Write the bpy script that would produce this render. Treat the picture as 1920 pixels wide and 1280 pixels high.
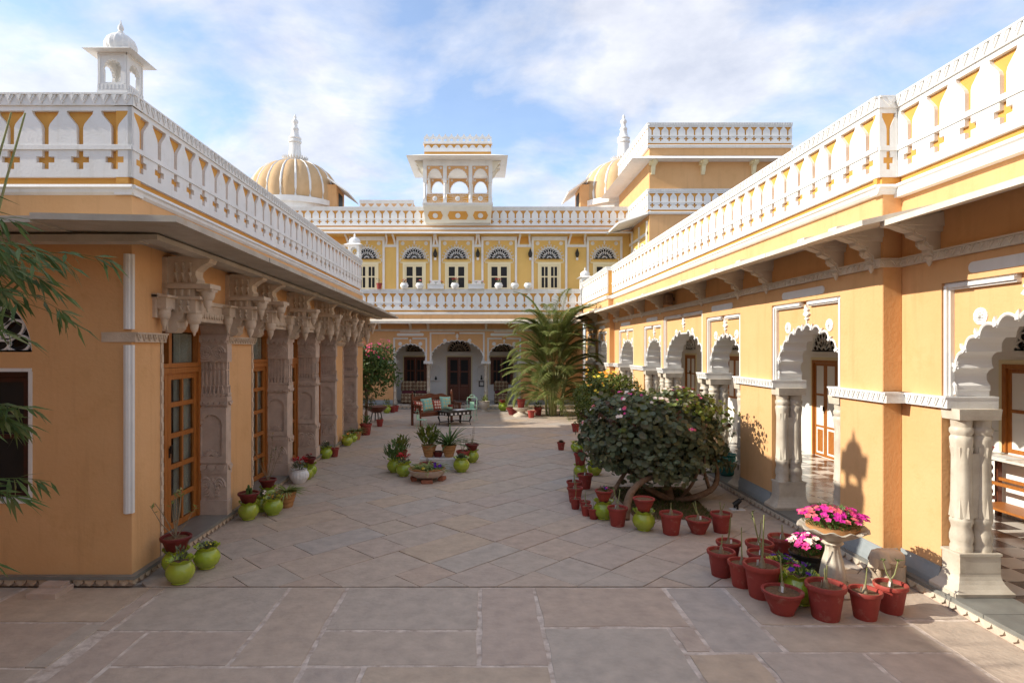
import bpy, bmesh, math, random
from mathutils import Vector, Matrix
R = math.radians
PI = math.pi
rng = random.Random(7)
for o in list(bpy.data.objects):
    bpy.data.objects.remove(o)
scene = bpy.context.scene
COL = scene.collection

# ------------------------------------------------------------------ camera
cam = bpy.data.cameras.new('camera')
cam.sensor_width = 36.0
cam.lens = 21.0
cam.shift_x = 0.0281
cam.shift_y = 0.0073
cam.clip_end = 2000
cam_ob = bpy.data.objects.new('camera', cam)
cam_ob.location = (0, 0, 2.4)
cam_ob.rotation_euler = (R(90), 0, 0)
COL.objects.link(cam_ob)
scene.camera = cam_ob

# ------------------------------------------------------------------ sky, sun, exposure
LIGHT = Vector((8.0, 0.62, -4.32)).normalized()      # the way the sunlight travels
SUN_EL = math.asin(-LIGHT.z)
SUN_AZ = math.atan2(-LIGHT.x, -LIGHT.y)              # compass angle from +Y towards +X
w = bpy.data.worlds.new('World')
scene.world = w
w.use_nodes = True
nt = w.node_tree
nt.nodes.clear()
def N(t, **k):
    n = nt.nodes.new(t)
    for a, b in k.items():
        setattr(n, a, b)
    return n
sky = N('ShaderNodeTexSky', sky_type='NISHITA', sun_disc=False)
sky.sun_elevation = SUN_EL
sky.sun_rotation = SUN_AZ
sky.air_density = 1.0
sky.dust_density = 0.6
sky.ozone_density = 1.6
tc = N('ShaderNodeTexCoord')
sep = N('ShaderNodeSeparateXYZ')
nt.links.new(tc.outputs['Generated'], sep.inputs[0])
zz = N('ShaderNodeMath', operation='MAXIMUM'); zz.inputs[1].default_value = 0.0
nt.links.new(sep.outputs['Z'], zz.inputs[0])
za = N('ShaderNodeMath', operation='ADD'); za.inputs[1].default_value = 0.22
nt.links.new(zz.outputs[0], za.inputs[0])
dv = N('ShaderNodeVectorMath', operation='DIVIDE')
cmb = N('ShaderNodeCombineXYZ')
for i in range(3):
    nt.links.new(za.outputs[0], cmb.inputs[i])
nt.links.new(tc.outputs['Generated'], dv.inputs[0]); nt.links.new(cmb.outputs[0], dv.inputs[1])
mp = N('ShaderNodeMapping'); mp.inputs['Location'].default_value = (3.1, 1.55, 0.4)
mp.inputs['Scale'].default_value = (1.0, 1.0, 0.6)
nt.links.new(dv.outputs[0], mp.inputs[0])
n1 = N('ShaderNodeTexNoise'); n1.inputs['Scale'].default_value = 2.3; n1.inputs['Detail'].default_value = 9
n1.inputs['Roughness'].default_value = 0.56; n1.inputs['Distortion'].default_value = 0.25
nt.links.new(mp.outputs[0], n1.inputs['Vector'])
rp = N('ShaderNodeValToRGB')
rp.color_ramp.elements[0].position = 0.385; rp.color_ramp.elements[0].color = (0.16, 0.16, 0.16, 1)
rp.color_ramp.elements[1].position = 0.59; rp.color_ramp.elements[1].color = (1, 1, 1, 1)
nt.links.new(n1.outputs['Fac'], rp.inputs[0])
n2 = N('ShaderNodeTexNoise'); n2.inputs['Scale'].default_value = 4.2; n2.inputs['Detail'].default_value = 9; n2.inputs['Roughness'].default_value = 0.6
nt.links.new(mp.outputs[0], n2.inputs['Vector'])
cc = N('ShaderNodeValToRGB')
cc.color_ramp.elements[0].position = 0.3; cc.color_ramp.elements[0].color = (1.52, 1.59, 1.83, 1)
cc.color_ramp.elements[1].position = 0.68; cc.color_ramp.elements[1].color = (2.32, 2.32, 2.43, 1)
nt.links.new(n2.outputs['Fac'], cc.inputs[0])
skm = N('ShaderNodeMixRGB', blend_type='MULTIPLY'); skm.inputs[0].default_value = 1.0
skm.inputs[2].default_value = (0.55, 0.57, 0.60, 1)
nt.links.new(sky.outputs[0], skm.inputs[1])
mix = N('ShaderNodeMixRGB')
mfac = N('ShaderNodeMath', operation='MULTIPLY'); mfac.inputs[1].default_value = 0.88
nt.links.new(rp.outputs[0], mfac.inputs[0])
nt.links.new(mfac.outputs[0], mix.inputs[0]); nt.links.new(skm.outputs[0], mix.inputs[1]); nt.links.new(cc.outputs[0], mix.inputs[2])
bg = N('ShaderNodeBackground'); bg.inputs[1].default_value = 0.15
out = N('ShaderNodeOutputWorld')
nt.links.new(mix.outputs[0], bg.inputs[0]); nt.links.new(bg.outputs[0], out.inputs[0])

sun = bpy.data.lights.new('sun', 'SUN')
sun.energy = 2.0
sun.angle = R(0.5)
sun.color = (1.0, 0.93, 0.80)
so = bpy.data.objects.new('sun', sun)
so.rotation_euler = LIGHT.to_track_quat('-Z', 'Y').to_euler()
so.location = (-20, 0, 20)
COL.objects.link(so)
scene.view_settings.view_transform = 'Standard'
scene.view_settings.look = 'None'
scene.view_settings.gamma = 1.0
scene.view_settings.exposure = 1.68
scene.cycles.max_bounces = 16
scene.cycles.diffuse_bounces = 10
scene.view_settings.use_curve_mapping = False

# ------------------------------------------------------------------ materials
MATS = {}
def mat(name, c1, c2=None, rough=0.8, scale=6.0, bump=0.0, bscale=60.0, spec=0.3, stretch=None,
        island=None, stain=None, streak=None, metal=0.0, coat=0.0, contrast=(0.35, 0.65)):
    """Principled material: two colours mixed by noise, optional per-piece tint, stains and fine relief."""
    m = bpy.data.materials.new(name); m.use_nodes = True
    t = m.node_tree; nd = t.nodes; lk = t.links
    b = nd['Principled BSDF']
    b.inputs['Roughness'].default_value = rough
    b.inputs['Specular IOR Level'].default_value = spec
    b.inputs['Metallic'].default_value = metal
    if coat: b.inputs['Coat Weight'].default_value = coat; b.inputs['Coat Roughness'].default_value = 0.08
    co = nd.new('ShaderNodeNewGeometry'); mpn = nd.new('ShaderNodeMapping')
    lk.new(co.outputs['Position'], mpn.inputs[0])
    if stretch: mpn.inputs['Scale'].default_value = stretch
    c2 = c2 or tuple(x * 0.86 for x in c1)
    nz = nd.new('ShaderNodeTexNoise'); nz.inputs['Scale'].default_value = scale
    nz.inputs['Detail'].default_value = 6; nz.inputs['Roughness'].default_value = 0.6
    lk.new(mpn.outputs[0], nz.inputs['Vector'])
    r = nd.new('ShaderNodeValToRGB')
    r.color_ramp.elements[0].position = contrast[0]; r.color_ramp.elements[1].position = contrast[1]
    r.color_ramp.elements[0].color = (*c1, 1); r.color_ramp.elements[1].color = (*c2, 1)
    lk.new(nz.outputs['Fac'], r.inputs[0]); colr = r.outputs[0]
    if island:
        g = nd.new('ShaderNodeNewGeometry'); oi = nd.new('ShaderNodeObjectInfo')
        ad = nd.new('ShaderNodeMath'); ad.operation = 'ADD'
        lk.new(g.outputs['Random Per Island'], ad.inputs[0]); lk.new(oi.outputs['Random'], ad.inputs[1])
        fr = nd.new('ShaderNodeMath'); fr.operation = 'FRACT'; lk.new(ad.outputs[0], fr.inputs[0])
        ir = nd.new('ShaderNodeValToRGB'); ir.color_ramp.interpolation = 'LINEAR'
        els = ir.color_ramp.elements
        while len(els) < len(island): els.new(0.5)
        for i, c in enumerate(island):
            els[i].position = i / (len(island) - 1); els[i].color = (*c, 1)
        lk.new(fr.outputs[0], ir.inputs[0])
        mx = nd.new('ShaderNodeMixRGB'); mx.blend_type = 'MULTIPLY'; mx.inputs[0].default_value = 1.0
        lk.new(ir.outputs[0], mx.inputs[1]); lk.new(colr, mx.inputs[2]); colr = mx.outputs[0]
    if stain:
        s = nd.new('ShaderNodeTexNoise'); s.inputs['Scale'].default_value = stain[1]; s.inputs['Detail'].default_value = 8
        s.inputs['Roughness'].default_value = 0.7
        lk.new(mpn.outputs[0], s.inputs['Vector'])
        sr = nd.new('ShaderNodeValToRGB'); sr.color_ramp.elements[0].position = stain[2]; sr.color_ramp.elements[1].position = stain[2] + 0.16
        sr.color_ramp.elements[0].color = (0, 0, 0, 1); sr.color_ramp.elements[1].color = (stain[3],) * 3 + (1,)
        lk.new(s.outputs['Fac'], sr.inputs[0])
        mx = nd.new('ShaderNodeMixRGB'); lk.new(sr.outputs[0], mx.inputs[0]); lk.new(colr, mx.inputs[1])
        mx.inputs[2].default_value = (*stain[0], 1); colr = mx.outputs[0]
    if streak:       # rain runs: long vertical marks with ragged edges
        m2 = nd.new('ShaderNodeMapping'); lk.new(co.outputs['Position'], m2.inputs[0]); m2.inputs['Scale'].default_value = (7, 7, 0.55)
        s = nd.new('ShaderNodeTexNoise'); s.inputs['Scale'].default_value = streak[1]; s.inputs['Detail'].default_value = 7; s.inputs['Roughness'].default_value = 0.65
        lk.new(m2.outputs[0], s.inputs['Vector'])
        sr = nd.new('ShaderNodeValToRGB'); sr.color_ramp.elements[0].position = streak[2]; sr.color_ramp.elements[1].position = streak[2] + 0.2
        sr.color_ramp.elements[0].color = (0, 0, 0, 1); sr.color_ramp.elements[1].color = (streak[3],) * 3 + (1,)
        lk.new(s.outputs['Fac'], sr.inputs[0])
        mx = nd.new('ShaderNodeMixRGB'); lk.new(sr.outputs[0], mx.inputs[0]); lk.new(colr, mx.inputs[1]); mx.inputs[2].default_value = (*streak[0], 1); colr = mx.outputs[0]
    lk.new(colr, b.inputs['Base Color'])
    if bump:
        bn = nd.new('ShaderNodeTexNoise'); bn.inputs['Scale'].default_value = bscale; bn.inputs['Detail'].default_value = 5
        lk.new(mpn.outputs[0], bn.inputs['Vector'])
        bp = nd.new('ShaderNodeBump'); bp.inputs['Strength'].default_value = bump; bp.inputs['Distance'].default_value = 0.01
        lk.new(bn.outputs['Fac'], bp.inputs['Height']); lk.new(bp.outputs[0], b.inputs['Normal'])
    MATS[name] = m
    return m
mat('ochre', (0.69, 0.41, 0.20), (0.635, 0.365, 0.165), 0.85, 1.1, 0.4, 28, 0.2, stain=((0.57, 0.33, 0.135), 2.6, 0.54, 0.6), streak=((0.50, 0.29, 0.125), 0.9, 0.54, 0.5), contrast=(0.3, 0.7))
mat('dome_plaster', (0.58, 0.40, 0.23), (0.51, 0.34, 0.18), 0.85, 1.5, 0.3, 30, 0.2, streak=((0.46, 0.29, 0.14), 0.8, 0.52, 0.5))
mat('ochre_deep', (0.66, 0.34, 0.085), (0.60, 0.30, 0.07), 0.85, 2.0, 0.25, 45, 0.2)
mat('yellow', (0.74, 0.50, 0.17), (0.69, 0.455, 0.145), 0.85, 1.6, 0.3, 30, 0.2, streak=((0.60, 0.39, 0.13), 0.9, 0.54, 0.35))
mat('white', (0.76, 0.755, 0.74), (0.69, 0.685, 0.665), 0.75, 2.5, 0.2, 50, 0.25, stain=((0.60, 0.57, 0.50), 5.0, 0.58, 0.55), streak=((0.55, 0.52, 0.46), 1.2, 0.55, 0.45))
mat('white_wall', (0.80, 0.79, 0.77), (0.76, 0.75, 0.72), 0.8, 1.5, 0.12, 50, 0.2)
mat('ivory', (0.76, 0.72, 0.61), (0.70, 0.655, 0.55), 0.75, 3.0, 0.1, 60, 0.3)
mat('cream', (0.78, 0.70, 0.46), (0.74, 0.66, 0.43), 0.6, 3.0, 0.05, 60, 0.3)
mat('sandstone', (0.62, 0.51, 0.39), (0.50, 0.40, 0.30), 0.85, 7, 0.35, 90, 0.2, stain=((0.62, 0.55, 0.47), 4.0, 0.56, 0.7))
mat('greystone', (0.58, 0.46, 0.375), (0.47, 0.365, 0.295), 0.85, 6, 0.35, 90, 0.2, stain=((0.46, 0.40, 0.35), 5.0, 0.58, 0.6))
mat('marble', (0.62, 0.56, 0.46), (0.48, 0.415, 0.33), 0.45, 5, 0.15, 60, 0.4, stain=((0.40, 0.29, 0.15), 3.0, 0.60, 0.55))
mat('eave_stone', (0.50, 0.46, 0.39), (0.40, 0.355, 0.29), 0.8, 3, 0.25, 60, 0.2, stain=((0.36, 0.25, 0.14), 2.6, 0.60, 0.5))
mat('eave_light', (0.66, 0.61, 0.52), (0.56, 0.50, 0.42), 0.8, 4, 0.2, 60, 0.2, stain=((0.45, 0.34, 0.22), 5, 0.60, 0.6))
mat('ledge', (0.22, 0.22, 0.20), (0.17, 0.165, 0.15), 0.28, 5, 0.08, 40, 0.5)
mat('skirting', (0.29, 0.32, 0.33), (0.25, 0.28, 0.29), 0.7, 4, 0.15, 60, 0.3, stain=((0.5, 0.48, 0.44), 4, 0.62, 0.7))
mat('mortar', (0.72, 0.63, 0.55), (0.42, 0.34, 0.28), 0.95, 9, 0.5, 90, 0.1)
mat('joint', (0.30, 0.25, 0.21), (0.20, 0.165, 0.14), 0.95, 10, 0.4, 90, 0.1)
SLAB = [(0.465, 0.38, 0.305), (0.485, 0.385, 0.30), (0.455, 0.395, 0.33), (0.48, 0.37, 0.285), (0.44, 0.39, 0.34), (0.51, 0.39, 0.275), (0.475, 0.385, 0.31), (0.47, 0.375, 0.305)]
mat('slab', (1.12, 1.12, 1.12), (0.84, 0.84, 0.85), 0.66, 6.0, 0.8, 22, 0.3, island=SLAB, stain=((0.22, 0.185, 0.16), 1.7, 0.62, 0.4), contrast=(0.3, 0.7))
mat('tile_white', (0.74, 0.70, 0.63), (0.66, 0.61, 0.54), 0.22, 3, 0, spec=0.5)
mat('tile_dark', (0.10, 0.06, 0.045), (0.05, 0.035, 0.03), 0.2, 3, 0, spec=0.5)
mat('wood', (0.42, 0.155, 0.032), (0.30, 0.10, 0.02), 0.42, 9, 0.1, 70, 0.4, stretch=(6, 6, 0.8))
mat('wood_dark', (0.17, 0.05, 0.022), (0.11, 0.032, 0.015), 0.38, 9, 0.1, 70, 0.4, stretch=(6, 6, 0.8))
mat('wood_red', (0.05, 0.010, 0.008), (0.03, 0.007, 0.006), 0.4, 9, 0.05, 70, 0.4)
mat('black_wood', (0.018, 0.014, 0.012), (0.03, 0.022, 0.018), 0.35, 9, 0.05, 70, 0.4)
mat('dark', (0.018, 0.017, 0.017), (0.012, 0.012, 0.012), 0.6, 3)
mat('room_shade', (0.055, 0.05, 0.045), (0.04, 0.037, 0.033), 0.9, 3)  # near-black colour puts the shade of unlit rooms into their surfaces
mat('curtain', (0.80, 0.78, 0.72), (0.66, 0.63, 0.57), 0.9, 5, 0.2, 40)
mat('iron', (0.03, 0.028, 0.026), (0.05, 0.045, 0.04), 0.5, 8, metal=0.6)
mat('brass', (0.38, 0.25, 0.09), (0.28, 0.18, 0.07), 0.35, 8, metal=0.9)
mat('green_glaze', (0.36, 0.46, 0.035), (0.29, 0.38, 0.03), 0.16, 5, 0.03, 30, 0.5, coat=0.35, stain=((0.20, 0.20, 0.07), 7, 0.57, 0.6), island=[(1, 1, 1), (0.85, 0.92, 0.9), (1.1, 1.0, 1.0), (0.95, 0.9, 1.2)])
mat('teal_glaze', (0.02, 0.17, 0.14), (0.015, 0.12, 0.10), 0.2, 5, 0.03, 30, 0.5, coat=0.5)
mat('red_pot', (0.34, 0.055, 0.042), (0.28, 0.045, 0.035), 0.6, 6, 0.1, 60, 0.3, stain=((0.44, 0.24, 0.18), 9, 0.55, 0.55), island=[(1, 1, 1), (0.82, 0.82, 0.85), (1.1, 1.05, 1.0), (0.92, 0.95, 1.0)])
mat('maroon_pot', (0.16, 0.022, 0.02), (0.12, 0.018, 0.016), 0.5, 6, 0.1, 60, 0.3)
mat('terracotta', (0.48, 0.25, 0.10), (0.40, 0.20, 0.08), 0.8, 8, 0.2, 60, 0.2, stain=((0.58, 0.40, 0.22), 7, 0.58, 0.6))
mat('brick', (0.36, 0.14, 0.085), (0.28, 0.11, 0.07), 0.9, 12, 0.4, 60, 0.1)
mat('soil', (0.23, 0.14, 0.08), (0.12, 0.075, 0.045), 0.95, 45, 0.9, 120, 0.1)
mat('bark', (0.26, 0.17, 0.11), (0.16, 0.10, 0.065), 0.9, 12, 0.6, 40, 0.1)
mat('twig', (0.32, 0.26, 0.17), (0.22, 0.17, 0.11), 0.85, 20, 0.2, 60, 0.2)
mat('stem_green', (0.23, 0.27, 0.10), (0.30, 0.28, 0.14), 0.7, 20, 0.1, 60, 0.2)
mat('tag_white', (0.8, 0.8, 0.78), None, 0.6)
mat('mint', (0.40, 0.66, 0.47), (0.36, 0.60, 0.43), 0.45, 8, 0.05, 60, 0.4)
mat('petal_pink', (0.72, 0.035, 0.22), (0.80, 0.12, 0.36), 0.6, 25, spec=0.2)
mat('petal_magenta', (0.50, 0.015, 0.24), (0.62, 0.03, 0.30), 0.6, 25, spec=0.2)
mat('petal_white', (0.80, 0.72, 0.62), (0.80, 0.6, 0.5), 0.6, 25, spec=0.2)
mat('petal_red', (0.50, 0.015, 0.02), (0.38, 0.01, 0.02), 0.6, 25, spec=0.2)
mat('petal_rose', (0.62, 0.07, 0.11), (0.72, 0.2, 0.2), 0.6, 25, spec=0.2)
mat('petal_purple', (0.10, 0.015, 0.28), (0.06, 0.01, 0.18), 0.6, 25, spec=0.2)
mat('petal_yellow', (0.80, 0.55, 0.03), (0.8, 0.65, 0.1), 0.6, 25, spec=0.2)
mat('petal_orange', (0.75, 0.25, 0.02), (0.8, 0.35, 0.03), 0.6, 25, spec=0.2)
def leafmat(name, cols, rough=0.45, trans=0.25):
    m = mat(name, (1, 1, 1), (0.75, 0.8, 0.7), rough, 14, 0, spec=0.35, island=cols)
    b = m.node_tree.nodes['Principled BSDF']
    lk = m.node_tree.links
    src = b.inputs['Base Color'].links[0].from_socket
    tr = m.node_tree.nodes.new('ShaderNodeBsdfTranslucent'); lk.new(src, tr.inputs[0])
    mx = m.node_tree.nodes.new('ShaderNodeMixShader'); mx.inputs[0].default_value = trans
    lk.new(b.outputs[0], mx.inputs[1]); lk.new(tr.outputs[0], mx.inputs[2])
    lk.new(mx.outputs[0], m.node_tree.nodes['Material Output'].inputs[0])
leafmat('leaf_dark', [(0.12, 0.155, 0.08), (0.16, 0.19, 0.10), (0.13, 0.16, 0.10), (0.23, 0.23, 0.12), (0.11, 0.14, 0.08), (0.18, 0.17, 0.12)])
leafmat('leaf_mid', [(0.07, 0.14, 0.03), (0.11, 0.18, 0.045), (0.08, 0.15, 0.04), (0.15, 0.20, 0.05)])
leafmat('leaf_yellow', [(0.12, 0.17, 0.025), (0.20, 0.21, 0.03), (0.09, 0.14, 0.02), (0.24, 0.23, 0.04), (0.07, 0.11, 0.02)])
leafmat('leaf_palm', [(0.20, 0.25, 0.07), (0.27, 0.29, 0.09), (0.15, 0.21, 0.055), (0.36, 0.34, 0.15), (0.23, 0.27, 0.08)], 0.5, 0.3)
leafmat('leaf_bamboo', [(0.11, 0.18, 0.05), (0.16, 0.23, 0.07), (0.08, 0.14, 0.04), (0.26, 0.27, 0.11)], 0.5, 0.4)
leafmat('leaf_olive', [(0.14, 0.15, 0.06), (0.18, 0.17, 0.08), (0.10, 0.12, 0.05), (0.20, 0.15, 0.08)])
leafmat('leaf_variegated', [(0.30, 0.36, 0.10), (0.16, 0.24, 0.04), (0.42, 0.44, 0.18), (0.12, 0.2, 0.04)])
leafmat('leaf_red', [(0.30, 0.03, 0.03), (0.20, 0.02, 0.03), (0.22, 0.07, 0.05)])
leafmat('leaf_bronze', [(0.16, 0.07, 0.045), (0.10, 0.06, 0.035), (0.20, 0.10, 0.05)])
leafmat('grass', [(0.05, 0.09, 0.015), (0.08, 0.12, 0.02), (0.10, 0.10, 0.03)])
def glassmat(name, tint, refl):
    m = bpy.data.materials.new(name); m.use_nodes = True
    t = m.node_tree; t.nodes.clear()
    a = t.nodes.new('ShaderNodeBsdfTransparent'); a.inputs[0].default_value = (*tint, 1)
    g = t.nodes.new('ShaderNodeBsdfGlossy'); g.inputs['Roughness'].default_value = 0.02
    f0 = t.nodes.new('ShaderNodeLayerWeight'); f0.inputs[0].default_value = 0.5
    f = t.nodes.new('ShaderNodeMath'); f.operation = 'POWER'; f.inputs[1].default_value = 4.0; t.links.new(f0.outputs['Facing'], f.inputs[0])
    ad = t.nodes.new('ShaderNodeMath'); ad.operation = 'ADD'; ad.inputs[1].default_value = refl; ad.use_clamp = True
    x = t.nodes.new('ShaderNodeMixShader'); o = t.nodes.new('ShaderNodeOutputMaterial')
    t.links.new(f.outputs[0], ad.inputs[0]); t.links.new(ad.outputs[0], x.inputs[0])
    t.links.new(a.outputs[0], x.inputs[1]); t.links.new(g.outputs[0], x.inputs[2]); t.links.new(x.outputs[0], o.inputs[0])
    MATS[name] = m
glassmat('glass', (0.75, 0.78, 0.76), 0.03)
glassmat('glass_blue', (0.10, 0.14, 0.22), 0.03)
glassmat('glass_red', (0.35, 0.05, 0.04), 0.03)
def pattern_mat(name, base, fig, scale, thresh=0.28, kind='VORONOI'):
    m = mat(name, base, tuple(x * 0.85 for x in base), 0.9, 8, 0.2, 80, 0.1)
    t = m.node_tree; b = t.nodes['Principled BSDF']; src = b.inputs['Base Color'].links[0].from_socket
    co = t.nodes.new('ShaderNodeTexCoord')
    v = t.nodes.new('ShaderNodeTexVoronoi'); v.inputs['Scale'].default_value = scale; v.inputs['Randomness'].default_value = 0.15
    t.links.new(co.outputs['Object'], v.inputs['Vector'])
    r = t.nodes.new('ShaderNodeValToRGB'); e = r.color_ramp.elements
    e[0].position = 0.0; e[0].color = (0.2, 0.2, 0.2, 1)
    e[1].position = thresh + 0.12; e[1].color = (0, 0, 0, 1)
    k = e.new(thresh * 0.5); k.color = (1, 1, 1, 1); k = e.new(thresh); k.color = (0.9, 0.9, 0.9, 1)
    t.links.new(v.outputs['Distance'], r.inputs[0])
    mx = t.nodes.new('ShaderNodeMixRGB'); t.links.new(r.outputs[0], mx.inputs[0]); t.links.new(src, mx.inputs[1]); mx.inputs[2].default_value = (*fig, 1)
    t.links.new(mx.outputs[0], b.inputs['Base Color'])
pattern_mat('damask', (0.46, 0.37, 0.24), (0.16, 0.09, 0.055), 6.5, 0.42)
pattern_mat('cushion_mint', (0.30, 0.56, 0.47), (0.62, 0.50, 0.22), 9, 0.32)
pattern_mat('cushion_red', (0.42, 0.08, 0.05), (0.72, 0.62, 0.50), 11, 0.34)
mat('maroon_cloth', (0.12, 0.025, 0.035), None, 0.9)

# ------------------------------------------------------------------ mesh helpers
WL = {}
class MB:
    """Collects vertices and faces and links them as ONE mesh object."""
    def __init__(s): s.v = []; s.f = []; s.m = []
    def add(s, vs, fs, mi=0):
        o = len(s.v); s.v += [tuple(p) for p in vs]
        for f in fs: s.f.append([i + o for i in f]); s.m.append(mi)
    def hexa(s, p, mi=0):
        s.add(p, [(0, 3, 2, 1), (4, 5, 6, 7), (0, 1, 5, 4), (1, 2, 6, 5), (2, 3, 7, 6), (3, 0, 4, 7)], mi)
    def box(s, x0, x1, y0, y1, z0, z1, mi=0):
        s.hexa([(x0, y0, z0), (x1, y0, z0), (x1, y1, z0), (x0, y1, z0), (x0, y0, z1), (x1, y0, z1), (x1, y1, z1), (x0, y1, z1)], mi)
    def taper(s, cx, cy, z0, z1, a0, b0, a1, b1, mi=0):
        s.hexa([(cx - a0, cy - b0, z0), (cx + a0, cy - b0, z0), (cx + a0, cy + b0, z0), (cx - a0, cy + b0, z0),
                (cx - a1, cy - b1, z1), (cx + a1, cy - b1, z1), (cx + a1, cy + b1, z1), (cx - a1, cy + b1, z1)], mi)
    def fbox(s, F, u0, u1, v0, v1, w0, w1, mi=0):
        P = F.P
        s.hexa([P(u0, v0, w0), P(u1, v0, w0), P(u1, v0, w1), P(u0, v0, w1), P(u0, v1, w0), P(u1, v1, w0), P(u1, v1, w1), P(u0, v1, w1)], mi)
    def prism(s, a, b, mi=0):
        n = len(a); s.add(list(a) + list(b), [list(range(n - 1, -1, -1)), list(range(n, 2 * n))] + [(i, (i + 1) % n, n + (i + 1) % n, n + i) for i in range(n)], mi)
    def fprism(s, F, pts, u0, u1, mi=0):
        """profile of (v, w) points swept along u"""
        s.prism([F.P(u0, v, w) for v, w in pts], [F.P(u1, v, w) for v, w in pts], mi)
    def fplate(s, F, pts, w0, w1, mi=0):
        """outline of (u, v) points given thickness along w"""
        s.prism([F.P(u, v, w0) for u, v in pts], [F.P(u, v, w1) for u, v in pts], mi)
    def lathe(s, prof, cx=0, cy=0, cz=0, n=16, mi=0, rib=0, nr=0, wav=0, cap=True):
        vs = []; k = len(prof)
        for r, z in prof:
            for i in range(n):
                a = 2 * PI * i / n
                rr = r * (1 + rib * abs(math.sin(nr * a / 2))) if rib else r
                zz = z
                if wav and (r, z) in wav[0]: zz = z + wav[1] * math.cos(wav[2] * a)
                vs.append((cx + rr * math.cos(a), cy + rr * math.sin(a), cz + zz))
        fs = [(j * n + i, j * n + (i + 1) % n, (j + 1) * n + (i + 1) % n, (j + 1) * n + i) for j in range(k - 1) for i in range(n)]
        if cap:
            fs.append(list(range(n - 1, -1, -1))); fs.append([(k - 1) * n + i for i in range(n)])
        s.add(vs, fs, mi)
    def tube(s, pts, r, n=6, mi=0, r1=None, cap=True):
        pts = [Vector(p) for p in pts]; vs = []; k = len(pts)
        for j, p in enumerate(pts):
            d = (pts[min(j + 1, k - 1)] - pts[max(j - 1, 0)]).normalized()
            a = d.cross(Vector((0, 0, 1)))
            if a.length < 0.05: a = d.cross(Vector((1, 0, 0)))
            a.normalize(); b = d.cross(a).normalized()
            if isinstance(r, (list, tuple)): rr = r[j]
            else: rr = r if r1 is None else r + (r1 - r) * j / (k - 1)
            for i in range(n):
                t = 2 * PI * i / n + PI / n
                vs.append(p + a * rr * math.cos(t) + b * rr * math.sin(t))
        fs = [(j * n + i, j * n + (i + 1) % n, (j + 1) * n + (i + 1) % n, (j + 1) * n + i) for j in range(k - 1) for i in range(n)]
        if cap: fs.append(list(range(n - 1, -1, -1))); fs.append([(k - 1) * n + i for i in range(n)])
        s.add(vs, fs, mi)
    def leaf(s, p, d, nrm, L, W, mi=0, droop=0.15, fold=0.18):
        """pointed blade of two folded halves"""
        d = d.normalized(); t = d.cross(nrm)
        if t.length < 1e-3: t = d.cross(Vector((0.3, 0.5, 0.8)))
        t.normalize(); n = t.cross(d).normalized()
        a = p; m = p + d * L * 0.45 - n * W * fold; e = p + d * L - n * L * droop
        l = p + d * L * 0.42 + t * W * 0.5; r = p + d * L * 0.42 - t * W * 0.5
        s.add([a, l, e, r, m], [(0, 4, 1), (1, 4, 2), (0, 3, 4), (3, 2, 4)], mi)
    def disc(s, p, nrm, rad, mi=0, sq=1.0, k=7, cup=0.15):
        nrm = nrm.normalized(); t = nrm.cross(Vector((0.21, 0.37, 0.9)))
        t.normalize(); b = nrm.cross(t)
        vs = [p - nrm * rad * cup] + [p + t * rad * math.cos(2 * PI * i / k) + b * rad * sq * math.sin(2 * PI * i / k) for i in range(k)]
        s.add(vs, [(0, 1 + i, 1 + (i + 1) % k) for i in range(k)], mi)
    def mesh(s, name, mats, smooth=None, recalc=True):
        me = bpy.data.meshes.new(name); me.from_pydata(s.v, [], s.f)
        for m in (mats if isinstance(mats, (list, tuple)) else [mats]): me.materials.append(MATS[m])
        if any(s.m): me.polygons.foreach_set('material_index', s.m)
        if recalc:
            bm = bmesh.new(); bm.from_mesh(me); bmesh.ops.recalc_face_normals(bm, faces=bm.faces); bm.to_mesh(me); bm.free()
        if smooth:
            me.polygons.foreach_set('use_smooth', [True] * len(me.polygons)); me.set_sharp_from_angle(angle=R(smooth))
        me.update()
        return me
    def build(s, name, mats, parent=None, smooth=None, recalc=True, local=False):
        return link(name, s.mesh(name, mats, smooth, recalc), parent, local=local)
def link(name, me, parent=None, loc=(0, 0, 0), local=False, rot=None):
    o = bpy.data.objects.new(name, me); COL.objects.link(o); o.location = loc
    if rot is not None: o.rotation_euler = rot
    if parent:
        o.parent = parent
        if not local: o.matrix_parent_inverse = Matrix.Translation(-WL.get(parent, Vector((0, 0, 0))))
    WL[o] = Vector(loc)
    return o
def thing(name, label, cat, loc=(0, 0, 0), rz=0, group=None):
    o = bpy.data.objects.new(name, None); COL.objects.link(o); o.location = loc; o.rotation_euler = (0, 0, rz)
    o.empty_display_size = 0.2
    WL[o] = Vector(loc); tag(o, label, cat, group); return o
def tag(o, label, cat, group=None):
    o['label'] = label; o['category'] = cat
    if group: o['group'] = group
    return o
class Facade:
    def __init__(s, o, u, n): s.o = Vector(o); s.u = Vector(u); s.n = Vector(n)
    def P(s, u, v, w): return s.o + s.u * u + s.n * w + Vector((0, 0, v))
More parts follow.
